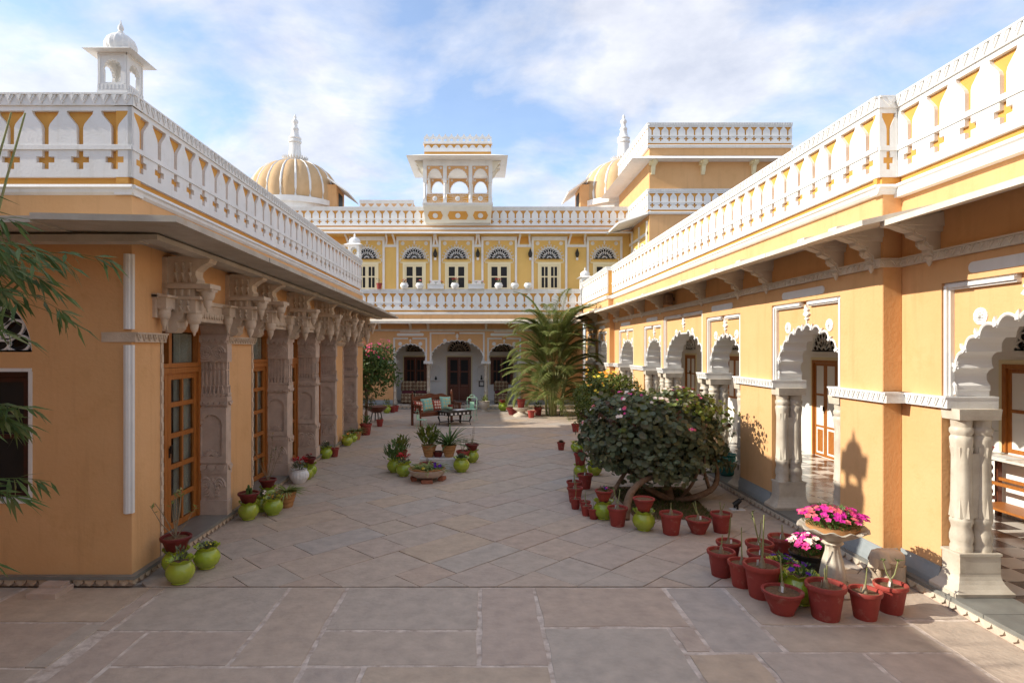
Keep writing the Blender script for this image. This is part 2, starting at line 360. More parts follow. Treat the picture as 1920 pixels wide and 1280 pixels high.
def plate(name, F, outer, holes, w0, w1, mats, parent, edge=1):
    """wall sheet with openings: front/back faces take material 0, the reveals material `edge`"""
    cu = bpy.data.curves.new(name, 'CURVE'); cu.dimensions = '2D'; cu.fill_mode = 'BOTH'
    cu.extrude = abs(w1 - w0) / 2
    for pts in [outer] + list(holes):
        sp = cu.splines.new('POLY'); sp.points.add(len(pts) - 1)
        for q, p in zip(sp.points, pts): q.co = (p[0], p[1], 0, 1)
        sp.use_cyclic_u = True
    ob = bpy.data.objects.new(name, cu); COL.objects.link(ob)
    dg = bpy.context.evaluated_depsgraph_get()
    me = bpy.data.meshes.new_from_object(ob.evaluated_get(dg))
    bpy.data.objects.remove(ob); bpy.data.curves.remove(cu)
    wm = (w0 + w1) / 2
    me.materials.clear()
    bm = bmesh.new(); bm.from_mesh(me)
    bmesh.ops.remove_doubles(bm, verts=bm.verts, dist=1e-5)
    for f in bm.faces: f.material_index = edge if abs(f.normal.z) < 0.5 else 0; f.smooth = False
    for v in bm.verts: v.co = F.P(v.co.x, v.co.y, wm + v.co.z)
    bmesh.ops.recalc_face_normals(bm, faces=bm.faces)
    bm.to_mesh(me); bm.free()
    for m in (mats if isinstance(mats, (list, tuple)) else [mats]): me.materials.append(MATS[m])
    if parent is None and name is None: return me
    return link(name, me, parent)
def rbox(mb, cx, cy, cz, sx, sy, sz, r=0.03, seg=2, M=None, mi=0):
    bm = bmesh.new(); bmesh.ops.create_cube(bm, size=1.0)
    for v in bm.verts: v.co = Vector((v.co.x * sx, v.co.y * sy, v.co.z * sz))
    bmesh.ops.bevel(bm, geom=bm.edges[:], offset=r, segments=seg, affect='EDGES', profile=0.5)
    bm.verts.index_update()
    vs = [(M @ v.co if M else v.co) + Vector((cx, cy, cz)) for v in bm.verts]
    mb.add(vs, [[v.index for v in f.verts] for f in bm.faces], mi); bm.free()
def at(px, py, z=0.0):
    """place on the level z that the photograph's survey puts at this spot (camera height 2.4 m, focal 1120 px)"""
    Y = 1120 * (2.4 - z) / (py - 654.0)
    return Vector(((px - 906.0) * Y / 1120.0, Y, z))
def cusped(a, rise, n, z0, c, bulge=0.42, p=1.0):
    """multifoil arch outline from (c-a, z0) over the crown to (c+a, z0): n lobes between cusps on a pointed-ellipse line"""
    cusps = []
    for i in range(n + 1):
        t = PI * (1 - i / n)
        x = math.cos(t); y = math.sin(t) ** p
        cusps.append((c + a * x * (1.0 if 0 < i < n else 1.0), z0 + rise * y))
    pts = []
    for i in range(n):
        (x0, y0), (x1, y1) = cusps[i], cusps[i + 1]
        dx, dy = x1 - x0, y1 - y0; L = math.hypot(dx, dy)
        nx, ny = -dy / L, dx / L
        if nx * (x0 + x1 - 2 * c) + ny * ((y0 + y1) / 2 - z0) < 0: nx, ny = -nx, -ny
        m = 7
        for k in range(m):
            t = k / m
            h = math.sin(PI * t) ** 0.75 * L * bulge
            pts.append((x0 + dx * t + nx * h, y0 + dy * t + ny * h))
    pts.append(cusps[-1])
    return pts
# ================================================================== the setting: ground and paving
g = MB(); g.add([(-600, -600, -0.035), (600, -600, -0.035), (600, 900, -0.035), (-600, 900, -0.035)], [(0, 1, 2, 3)])
ground = g.build('ground', 'joint'); ground['kind'] = 'structure'
g = MB(); g.add([(-12, 0.5, -0.006), (4.6, 0.5, -0.006), (4.6, 6.03, -0.006), (-12, 6.03, -0.006)], [(0, 1, 2, 3)])
terrace = g.build('mortar_bed', 'mortar'); terrace['kind'] = 'structure'

def slab_verts(mb, poly, z1=0.0, h=0.03, ch=0.004, jit=0.006):
    n = len(poly); c = Vector((sum(p[0] for p in poly) / n, sum(p[1] for p in poly) / n))
    pts = []
    for i in range(n):          # break each edge so that the stone is slightly irregular
        a = Vector(poly[i]); b = Vector(poly[(i + 1) % n])
        k = max(1, int((b - a).length / 0.13))
        for j in range(k):
            q = a.lerp(b, j / k); q += (c - q).normalized() * rng.uniform(0, jit)
            pts.append(q)
    m = len(pts)
    tz = z1 + rng.uniform(-0.003, 0.003)
    bot = [(p.x, p.y, z1 - h) for p in pts]; mid = [(p.x, p.y, tz - ch) for p in pts]
    top = [(p.x + (c.x - p.x) * 0.007, p.y + (c.y - p.y) * 0.007, tz) for p in pts]
    mb.add(bot + mid + top, [list(range(2 * m, 3 * m))] + [(i, (i + 1) % m, m + (i + 1) % m, m + i) for i in range(m)]
           + [(m + i, m + (i + 1) % m, 2 * m + (i + 1) % m, 2 * m + i) for i in range(m)])
courtyard = MB(); courtyard.add([(-3.6, 6.03, -0.024), (4.2, 6.03, -0.024), (4.2, 24, -0.024), (-9, 24, -0.024), (-9, 17.5, -0.024), (-3.6, 17.5, -0.024)], [(0, 1, 2, 3, 4, 5)])
pave = courtyard.build('courtyard_floor', 'joint'); pave['kind'] = 'structure'
# large rectangular slabs nearest the camera: (x0, x1, y0, y1)
G = 0.0135
rects = [(-3.18, -1.94, 5.09, 6.03), (-1.94, -1.37, 4.52, 6.03), (-1.37, -0.03, 5.10, 6.03), (-1.37, -0.03, 4.53, 5.10), (-0.03, 0.51, 4.53, 6.03),
         (0.51, 1.81, 5.16, 6.03), (0.51, 1.60, 3.9, 5.16), (1.60, 1.82, 4.72, 5.16), (1.82, 2.405, 4.72, 6.03), (2.405, 3.74, 5.19, 6.03), (2.405, 3.74, 4.73, 5.19),
         (3.74, 4.34, 5.3, 6.4), (3.74, 4.34, 4.2, 5.3), (3.74, 4.34, 3.0, 4.2),
         (-3.18, -2.85, 4.2, 5.09), (-2.85, -1.94, 4.52, 5.09), (-2.85, -1.35, 3.9, 4.52), (-1.35, -0.9, 3.9, 4.52), (-0.9, 0.51, 3.9, 4.53),
         (1.60, 2.15, 3.9, 4.72), (2.15, 3.0, 4.0, 4.73), (3.0, 3.74, 4.0, 4.73), (1.6, 3.74, 3.0, 3.9 + 0.1),
         (-4.6, -3.32, 5.25, 6.03), (-6.2, -4.6, 5.25, 6.03), (-5.2, -3.45, 4.5, 5.25), (-6.2, -5.2, 4.5, 5.25), (-4.6, -3.3, 3.9, 4.5), (-6.2, -4.6, 3.9, 4.5), (-3.3, -2.85, 3.6, 4.2),
         (-2.85, -0.9, 3.0, 3.9), (-0.9, 0.51, 3.0, 3.9), (0.51, 1.6, 3.0, 3.9)]
for x in (-8.0, -10.0):
    for y in (3.9, 5.0): rects.append((x, x + 1.8, y, y + 1.0))
for a, b, c, d in rects:
    mb = MB(); slab_verts(mb, [(a + G, c + G), (b - G, c + G), (b - G, d - G), (a + G, d - G)], jit=0.018)
    mb.build('slab', 'slab', terrace)
# narrow sill stones running across the drain on the left
for a, b, c, d in ((-3.32, -3.2, 5.1, 6.0), (-3.46, -3.3, 4.5, 5.2)):
    mb = MB(); slab_verts(mb, [(a, c), (b, c), (b, d), (a, d)], z1=0.004); mb.build('slab', 'slab', terrace)
# diagonal pavers beyond
def inside(p):
    x, y = p
    return (-3.62 < x < 4.2 and 6.03 < y < 24) or (-9 < x <= -3.62 and 17.5 < y < 24)
def clip(poly, f):
    outp = []
    for i in range(len(poly)):
        a, b = poly[i], poly[(i + 1) % len(poly)]; fa, fb = f(a), f(b)
        if fa >= 0: outp.append(a)
        if fa * fb < 0:
            t = fa / (fa - fb); outp.append((a[0] + (b[0] - a[0]) * t, a[1] + (b[1] - a[1]) * t))
    return outp
S2 = math.sqrt(0.5); pieces = []
row = -24.0
while row < 24.0:
    wd = rng.uniform(0.43, 0.66); s = -2.0 + rng.uniform(0, 0.5)
    while s < 24.0:
        ln = rng.choice((0.5, 0.62, 0.75, 0.88, 1.05)); j = 0.0028
        q = [(s + j, row + j), (s + ln - j, row + j), (s + ln - j, row + wd - j), (s + j, row + wd - j)]
        poly = [((a - b) * S2 - 1.0, (a + b) * S2 + 4.0) for a, b in q]
        cx = sum(p[0] for p in poly) / 4; cy = sum(p[1] for p in poly) / 4
        if -10 < cx < 5.2 and 5 < cy < 25:
            for f in (lambda p: p[1] - 6.045, lambda p: 24.0 - p[1], lambda p: 4.2 - p[0]):
                if poly: poly = clip(poly, f)
            if poly and cy < 17.5: poly = clip(poly, lambda p: p[0] + 3.58)
            elif poly: poly = clip(poly, lambda p: p[0] + 9)
            if len(poly) >= 3:
                ar = abs(sum(poly[i][0] * poly[(i + 1) % len(poly)][1] - poly[(i + 1) % len(poly)][0] * poly[i][1] for i in range(len(poly)))) / 2
                if ar > 0.01: pieces.append((cy, poly))
        s += ln
    row += wd
pieces.sort(key=lambda t: t[0])
rest = MB()
for i, (cy, poly) in enumerate(pieces):
    if i < 295:
        mb = MB(); slab_verts(mb, poly, jit=0.005); mb.build('slab', 'slab', pave)
    else: slab_verts(rest, poly, jit=0.004)
r_ = rest.build('slabs', 'slab', pave); r_['kind'] = 'stuff'

# ================================================================== shared ornament
def carved_band(mb, F, u0, u1, v0, v1, w0, w1, step=0.1, rel=0.014, mi=0):
    """stone band with a lip above and a row of raised leaf points"""
    mb.fbox(F, u0, u1, v0, v1 - 0.018, w0, w1, mi); mb.fbox(F, u0 - 0.004, u1 + 0.004, v1 - 0.018, v1, w0, w1 + rel + 0.008, mi)
    n = max(1, int((u1 - u0) / step)); st = (u1 - u0) / n; h = v1 - 0.018 - v0
    for i in range(n):
        a = u0 + i * st
        mb.fplate(F, [(a + st * 0.06, v1 - 0.02), (a + st * 0.5, v0 + h * 0.12), (a + st * 0.94, v1 - 0.02)], w1, w1 + rel, mi)
        mb.fplate(F, [(a + st * 0.3, v1 - 0.022), (a + st * 0.5, v0 + h * 0.4), (a + st * 0.7, v1 - 0.022)], w1 + rel, w1 + rel * 1.7, mi)
def teeth(mb, F, u0, u1, v0, v1, w0, w1, step=0.1, mi=0):
    n = max(1, int((u1 - u0) / step)); st = (u1 - u0) / n
    for i in range(n):
        a = u0 + i * st
        mb.fplate(F, [(a, v1), (a + st * 0.12, v0 + (v1 - v0) * 0.45), (a + st * 0.5, v0), (a + st * 0.88, v0 + (v1 - v0) * 0.45), (a + st, v1)], w0, w1, mi)
def parapet(F, u0, u1, T, parent, s=1.0, name='parapet', wallmat='ochre_deep', white='white', wall=0.16, hs=1.0):
    """blind balustrade: recessed painted wall, white pierced panels, rail, carved coping, band and moulding"""
    H = 0.72 * s; vb = T - 0.12 * s - H
    mb = MB(); mb.fbox(F, u0 + 0.002, u1 - 0.002, vb - 0.07 * s, T - 0.06 * s, -wall, -0.04)
    p = mb.build(name, wallmat, parent)
    n = max(1, round((u1 - u0) / (0.35 * s))); cw = (u1 - u0) / n; k = cw / 2
    t = vb + H
    fun = [(k - 0.137 * s, t - 0.05 * s), (k + 0.137 * s, t - 0.05 * s), (k + 0.128 * s, t - 0.085 * s), (k + 0.085 * s, t - 0.135 * s), (k + 0.045 * s, t - 0.185 * s),
           (k + 0.034 * s, t - 0.22 * s), (k + 0.033 * s, t - 0.39 * s), (k - 0.033 * s, t - 0.39 * s), (k - 0.034 * s, t - 0.22 * s), (k - 0.045 * s, t - 0.185 * s), (k - 0.085 * s, t - 0.135 * s), (k - 0.128 * s, t - 0.085 * s)]
    fun = [(k + (x - k) * hs, z) for x, z in fun]
    a, b = 0.034 * s * hs, 0.092 * s * hs; c0, c1, c2, c3 = t - 0.45 * s, t - 0.513 * s, t - 0.575 * s, t - 0.64 * s
    cr = [(k - a, c0), (k + a, c0), (k + a, c1), (k + b, c1), (k + b, c2), (k + a, c2), (k + a, c3), (k - a, c3), (k - a, c2), (k - b, c2), (k - b, c1), (k - a, c1)]
    o = plate('panel', F, [(0, vb), (cw, vb), (cw, t), (0, t)], [fun, cr], -0.04, 0.0, [white], p, 0)
    me = o.data; o.location = F.u * u0; WL[o] = o.location.copy()
    for i in range(1, n):
        link('panel', me, p, F.u * (u0 + i * cw))
    mb = MB(); mb.fbox(F, u0, u1, t - 0.445 * s, t - 0.40 * s, 0.001, 0.014); mb.build('rail', white, p)
    mb = MB(); carved_band(mb, F, u0 - 0.01, u1 + 0.01, t, T, -wall - 0.02, 0.02, 0.105 * s); mb.build('coping', white, p)
    z = vb - 0.085 * s
    mb = MB(); mb.fprism(F, [(z, -wall), (z, 0.045), (z - 0.03 * s, 0.06), (z - 0.045 * s, 0.035), (z - 0.075 * s, 0.03), (z - 0.10 * s, 0.004), (z - 0.10 * s, -wall)], u0 - 0.03, u1 + 0.03)
    mb.build('moulding', white, p)
    return z - 0.10 * s
def fan(F, c, z0, r, parent, w=0.0, bar='white', glass=('dark',), petals=9, rad=0.012, rows=2, name='fanlight'):
    """half-round light: dark or coloured glass behind a tracery of petals"""
    arc = [(c + r * math.cos(PI * i / 20), z0 + r * math.sin(PI * i / 20)) for i in range(21)]
    mb = MB(); mb.fplate(F, arc, w - 0.05, w - 0.03); f = mb.build(name, glass[0], parent)
    mb = MB(); mb.tube([F.P(u, v, w - 0.01) for u, v in arc] + [F.P(c + r, z0, w - 0.01)], rad * 1.5, 4); mb.tube([F.P(c - r, z0, w - 0.01), F.P(c + r, z0, w - 0.01)], rad * 1.5, 4)
    for row in range(rows):
        r0 = r * (0.16 + 0.42 * row) if rows > 1 else r * 0.16; r1 = r * (0.62 + 0.34 * row) if rows > 1 else r * 0.95
        n = petals + row * 2
        for i in range(n):
            a = PI * (i + 0.5) / n; hw = PI / n * 0.5
            pts = []
            for k in range(9):
                t = k / 8; rr = r0 + (r1 - r0) * t; dw = hw * math.sin(PI * min(1, t * 0.9 + 0.1)) ** 0.7
                pts.append((rr, a - dw))
            pts2 = [(rr, 2 * a - aa) for rr, aa in reversed(pts)]
            mb.tube([F.P(c + rr * math.cos(aa), z0 + rr * math.sin(aa), w - 0.01) for rr, aa in pts + pts2 + pts[:1]], rad, 4, cap=False)
    mb.build('tracery', bar, f)
    if len(glass) > 1:
        n = petals
        for i in range(n):
            a = PI * (i + 0.5) / n; rr = r * 0.72; q = r * 0.1
            m2 = MB(); m2.fplate(F, [(c + rr * math.cos(a) + q * 1.5 * math.cos(a) * math.cos(t) - q * 0.7 * math.sin(a) * math.sin(t), z0 + rr * math.sin(a) + q * 1.5 * math.sin(a) * math.cos(t) + q * 0.7 * math.cos(a) * math.sin(t)) for t in [2 * PI * j / 10 for j in range(10)]], w - 0.03, w - 0.024)
            m2.build('pane', glass[1 + i % (len(glass) - 1)], f)
    return f
def rosette(mb, F, u, v, r, w=0.0):
    n = 12
    mb.fplate(F, [(u + r * 0.95 * math.cos(2 * PI * i / 20), v + r * 0.95 * math.sin(2 * PI * i / 20)) for i in range(20)], w - 0.01, w + r * 0.10)
    for ring, (rr, q, hgt) in enumerate(((0.74, 0.24, 0.26), (0.40, 0.19, 0.36))):
        for i in range(8):
            a = 2 * PI * (i + 0.5 * ring) / 8; cu, cv = u + rr * r * math.cos(a), v + rr * r * math.sin(a)
            ring_ = [(cu + q * r * math.cos(2 * PI * j / 7), cv + q * r * math.sin(2 * PI * j / 7)) for j in range(7)]
            base = [F.P(x, y, w + r * 0.08) for x, y in ring_]; tip = F.P(cu, cv, w + r * hgt)
            mb.add(base + [tip], [(j, (j + 1) % 7, 7) for j in range(7)])
    mb.fplate(F, [(u + r * 0.2 * math.cos(2 * PI * i / 8), v + r * 0.2 * math.sin(2 * PI * i / 8)) for i in range(8)], w, w + r * 0.42)
def finial(mb, F, u, v, h, w=0.0):
    """leafy spray over an arch crown"""
    mb.fplate(F, [(u - 0.012, v), (u + 0.012, v), (u + 0.01, v + h), (u - 0.01, v + h)], w - 0.005, w + 0.02)
    for dv, q in ((0.55, 0.30), (0.8, 0.22)):
        for sgn in (-1, 1):
            mb.fplate(F, [(u, v + h * (dv - 0.16)), (u + sgn * h * q, v + h * dv), (u + sgn * h * q * 0.5, v + h * (dv + 0.16)), (u, v + h * (dv + 0.1))], w - 0.004, w + 0.03)
    mb.fplate(F, [(u - h * 0.12, v + h * 0.86), (u + h * 0.12, v + h * 0.86), (u + h * 0.05, v + h * 1.02), (u, v + h * 1.1), (u - h * 0.05, v + h * 1.02)], w - 0.003, w + 0.035)
    mb.fplate(F, [(u - h * 0.2, v + h * 0.30), (u, v + h * 0.22), (u + h * 0.2, v + h * 0.30), (u, v + h * 0.42)], w - 0.003, w + 0.025)
def capsule(mb, F, u0, u1, v0, v1, w=0.0):
    r = (v1 - v0) / 2; m = (v0 + v1) / 2
    pts = [(u1 - r + r * math.sin(PI * i / 8), m - r * math.cos(PI * i / 8)) for i in range(9)] + [(u0 + r - r * math.sin(PI * i / 8), m + r * math.cos(PI * i / 8)) for i in range(9)]
    mb.fplate(F, pts, w - 0.02, w + 0.012)
def door(F, u0, u1, v0, v1, w, parent, wood='wood', leaves=2, rows=2, panel=0.0, cols=1, glass='dark', name='door', fr=0.06, st=0.055, handle=True):
    """framed door or casement: frame, stiles, rails and a pane in every opening; `panel` = height share of solid lower panels"""
    mb = MB()
    for a, b in ((u0, u0 + fr), (u1 - fr, u1)): mb.fbox(F, a, b, v0, v1, w - 0.07, w + 0.03)
    mb.fbox(F, u0 + fr, u1 - fr, v1 - fr, v1, w - 0.07, w + 0.028)
    lw = (u1 - u0 - 2 * fr) / leaves; panes = []; sol = []
    for l in range(leaves):
        a = u0 + fr + l * lw + 0.003; b = a + lw - 0.006; t = v1 - fr - 0.003; z0 = v0 + 0.004
        mb.fbox(F, a, a + st, z0, t, w - 0.045, w); mb.fbox(F, b - st, b, z0, t, w - 0.045, w)
        zp = z0 + (t - z0) * panel
        edges = [z0]
        if panel: sol.append((a + st, b - st, z0 + st, zp - st * 0.5))
        hs = (t - zp) / rows
        ys = [zp + hs * i for i in range(rows + 1)]
        mb.fbox(F, a + st, b - st, z0, z0 + st, w - 0.044, w - 0.001)
        mb.fbox(F, a + st, b - st, t - st, t, w - 0.044, w - 0.001)
        for i in range(rows):
            if i or panel: mb.fbox(F, a + st, b - st, ys[i] - st * 0.4, ys[i] + st * 0.4, w - 0.044, w - 0.002)
            lo = ys[i] + st * (0.4 if (i or panel) else 1.0); hi = ys[i + 1] - st * (0.4 if i < rows - 1 else 1.0)
            pw = (b - a - 2 * st) / cols
            for c in range(cols):
                if c: mb.fbox(F, a + st + c * pw - st * 0.25, a + st + c * pw + st * 0.25, lo, hi, w - 0.043, w - 0.003)
                panes.append((a + st + c * pw, a + st + (c + 1) * pw, lo, hi))
    d = mb.build(name, wood, parent)
    for a, b, lo, hi in panes:
        m = MB(); m.fbox(F, a, b, lo, hi, w - 0.030, w - 0.022); m.build('pane', glass, d)
    for a, b, lo, hi in sol:
        m = MB(); m.fbox(F, a, b, lo, hi, w - 0.035, w - 0.018); m.fbox(F, a + 0.04, b - 0.04, lo + 0.04, hi - 0.04, w - 0.018, w - 0.006); m.build('lower_panel', wood, d)
    if handle:
        m = MB(); um = (u0 + u1) / 2 + (0.03 if leaves > 1 else (u1 - u0) * 0.35); vm = v0 + (v1 - v0) * 0.48
        m.fbox(F, um - 0.012, um + 0.012, vm - 0.06, vm + 0.06, w, w + 0.012); m.fbox(F, um - 0.008, um + 0.008, vm - 0.008, vm + 0.09, w + 0.012, w + 0.035); m.build('handle', 'iron', d)
    return d
def kiosk(name, label, loc, s=1.0, mt='white', group=None):
    """tiny square chhatri: base, four corner posts with cusped openings, eave, ribbed dome and finial; 0.31 m wide at s=1"""
    t = thing(name, label, 'kiosk', loc, 0, group)
    h = 0.155 * s
    mb = MB(); mb.box(-h, h, -h, h, 0, 0.03 * s); mb.box(-h * 0.97, h * 0.97, -h * 0.97, h * 0.97, 0.03 * s, 0.085 * s)
    for i in range(8):
        for F in (Facade((0, -h * 0.97, 0), (1, 0, 0), (0, -1, 0)), Facade((h * 0.97, 0, 0), (0, 1, 0), (1, 0, 0))):
            u = -h * 0.9 + i * h * 1.8 / 7; mb.fbox(F, u - 0.008 * s, u + 0.008 * s, 0.035 * s, 0.08 * s, 0, 0.006)
    mb.build('base', mt, t, local=True)
    for k in range(4):
        a = k * PI / 2; F = Facade((math.cos(a) * h * 0.95, math.sin(a) * h * 0.95, 0), (-math.sin(a), math.cos(a), 0), (math.cos(a), math.sin(a), 0))
        hw = h * 0.93
        arch = cusped(h * 0.56, 0.085 * s, 7, 0.215 * s, 0, 0.3)
        hole = [(-h * 0.56, 0.10 * s)] + arch + [(h * 0.56, 0.10 * s)]
        o = plate('arch_face', F, [(-hw, 0.085 * s), (hw, 0.085 * s), (hw, 0.375 * s), (-hw, 0.375 * s)], [hole], -0.03 * s, 0, [mt], None, 0)
        o.parent = t
        mb = MB(); mb.fbox(F, -hw, -hw + 0.022 * s, 0.086 * s, 0.374 * s, 0.0, 0.006 * s); mb.fbox(F, hw - 0.022 * s, hw, 0.086 * s, 0.374 * s, 0.0, 0.006 * s)
        mb.fbox(F, -hw, hw, 0.345 * s, 0.374 * s, 0.0, 0.007 * s); mb.build('trim', mt, t, local=True)
    mb = MB(); e = 0.25 * s
    mb.hexa([(-e, -e, 0.365 * s), (e, -e, 0.365 * s), (e, e, 0.365 * s), (-e, e, 0.365 * s), (-h * .8, -h * .8, 0.425 * s), (h * .8, -h * .8, 0.425 * s), (h * .8, h * .8, 0.425 * s), (-h * .8, h * .8, 0.425 * s)])
    mb.build('eave', mt, t, local=True)
    mb = MB(); mb.lathe([(0.125 * s, 0.42 * s), (0.142 * s, 0.45 * s), (0.145 * s, 0.49 * s), (0.125 * s, 0.535 * s), (0.085 * s, 0.57 * s), (0.045 * s, 0.59 * s), (0.02 * s, 0.60 * s)], n=48, rib=0.09, nr=16)
    mb.build('dome', mt, t, smooth=50, local=True)
    mb = MB(); mb.lathe([(0.03 * s, 0.59 * s), (0.036 * s, 0.605 * s), (0.018 * s, 0.62 * s), (0.03 * s, 0.64 * s), (0.026 * s, 0.665 * s), (0.010 * s, 0.69 * s), (0.004 * s, 0.72 * s)], n=12)
    mb.build('finial', mt, t, smooth=50, local=True)
    return t
def chajja(F, u0, u1, v_in, v_out, ow, parent, th=0.05, step=0.95, mt='eave_light', w_in=-0.05, skew=0.0, lip=True):
    """sloping stone eave laid in separate slabs"""
    n = max(1, round((u1 - u0) / step)); st = (u1 - u0) / n
    for i in range(n):
        a = u0 + i * st + 0.001; b = u0 + (i + 1) * st - 0.001; j = rng.uniform(-0.006, 0.006)
        va, vb = v_out + skew * (a - u0) / (u1 - u0), v_out + skew * (b - u0) / (u1 - u0)
        ia, ib = v_in + skew * (a - u0) / (u1 - u0), v_in + skew * (b - u0) / (u1 - u0)
        mb = MB(); P = F.P
        mb.hexa([P(a, ia - th, w_in), P(b, ib - th, w_in), P(b, vb - th, ow + j), P(a, va - th, ow + j), P(a, ia, w_in), P(b, ib, w_in), P(b, vb, ow + j), P(a, va, ow + j)])
        mb.build('eave_slab', mt, parent)
# ================================================================== left wing
lw = thing('left_wing', 'ochre single-storey wing with carved grey stone pillars, timber glazed doors and deep stone eave', 'building', (-3.8, 6.1, 0))
FL = Facade((-3.56, 0, 0), (0, 1, 0), (1, 0, 0))          # courtyard face
FLF = Facade((0, 6.05, 0), (1, 0, 0), (0, -1, 0))         # end face towards the camera
OPEN = [(6.63, 8.24), (9.22, 10.80), (11.08, 12.58), (12.86, 14.30), (15.15, 16.68)]
L_END = 17.45
# plinth
mb = MB(); mb.box(-12, -3.56, 6.05, L_END, 0, 0.085); mb.build('plinth', 'greystone', lw)
mb = MB(); mb.box(-12, -3.50, 5.99, L_END + 0.05, 0.085, 0.12); mb.build('plinth_ledge', 'ledge', lw)
mb = MB(); teeth(mb, FL, 6.0, L_END, 0.012, 0.083, 0.001, 0.035, 0.115); teeth(mb, FLF, -9, -3.56, 0.012, 0.083, 0.001, 0.035, 0.115); mb.build('plinth_carving', 'sandstone', lw)
# end wall with arched light and window
F = FLF
semi = [(-5.19 + 0.62 * math.cos(PI * i / 20), 2.37 + 0.62 * math.sin(PI * i / 20)) for i in range(21)]
plate('end_wall', F, [(-12, 0.12), (-3.56, 0.12), (-3.56, 3.98), (-12, 3.98)], [semi, [(-5.81, 0.86), (-4.57, 0.86), (-4.57, 2.2), (-5.81, 2.2)]], -0.35, 0.0, ['ochre', 'ochre'], lw)
fan(F, -5.19, 2.37, 0.615, lw, w=-0.03, bar='white', glass=('dark', 'glass_blue', 'glass_red'), petals=7, rad=0.017)
d = door(F, -5.78, -4.60, 0.89, 2.17, -0.07, lw, wood='wood_red', leaves=2, rows=2, glass='dark', name='window', fr=0.05, handle=False)
mb = MB()
for a, b, c, e in ((-5.81, -4.57, 2.17, 2.205), (-5.81, -4.57, 0.84, 0.885), (-4.6, -4.565, 0.885, 2.17), (-5.815, -5.78, 0.885, 2.17)): mb.fbox(F, a, b, c, e, -0.1, 0.012)
mb.build('window_frame', 'white', d)
# piers of the courtyard face
piers = [(6.40 - 0.35, OPEN[0][0]), (OPEN[0][1], OPEN[1][0]), (OPEN[3][1], OPEN[4][0]), (OPEN[4][1], L_END)]
for i, (a, b) in enumerate(piers):
    mb = MB(); mb.fbox(FL, a + (0.351 if i == 0 else 0.13), b - 0.05, 0.12, 2.47, -0.39, 0.0)
    mb.build('pier', 'ochre', lw)
# upper wall, lintel, string course
mb = MB(); mb.fbox(FL, 6.401, L_END, 2.98, 3.98, -0.36, -0.002)
for i, (a, b) in enumerate(piers): mb.fbox(FL, a + (0.351 if i == 0 else 0.002), b, 2.56, 2.98, -0.36, -0.002)
mb.build('upper_wall', 'ochre', lw)
for a, b in OPEN:
    mb = MB(); mb.fbox(FL, a - 0.2, b + 0.2, 2.74, 2.99, -0.34, 0.035); mb.fbox(FL, a - 0.22, b + 0.22, 2.95, 3.0, 0.0, 0.06)
    teeth(mb, FL, a + 0.1, b - 0.1, 2.78, 2.86, 0.036, 0.055, 0.07)
    mb.build('lintel', 'sandstone', lw)
    mb = MB(); capsule(mb, FL, a + 0.32, b - 0.32, 3.08, 3.24, 0.0); mb.build('plaque', 'cream', lw)
for i, (a, b) in enumerate(piers):
    mb = MB(); carved_band(mb, FL, a - (0.012 if i == 0 else 0.0), b + 0.0, 2.47, 2.57, -0.3, 0.045, 0.085, 0.018)
    mb.build('string_course', 'sandstone', lw)
mb = MB(); mb.fbox(FL, L_END - 0.002, L_END + 0.3, 0.12, 3.98, -8.4, -0.02); mb.build('far_end_wall', 'ochre', lw)
# corner moulding in two lengths
for z0, z1 in ((0.74, 2.44), (2.60, 3.36)):
    mb = MB(); q = [(-3.63, 6.05), (-3.63, 6.025), (-3.60, 6.012), (-3.572, 6.018), (-3.565, 6.035), (-3.545, 6.04), (-3.54, 6.07), (-3.56, 6.08)]
    mb.prism([(x, y, z0) for x, y in q], [(x, y, z1) for x, y in q]); mb.build('corner_moulding', 'white', lw)
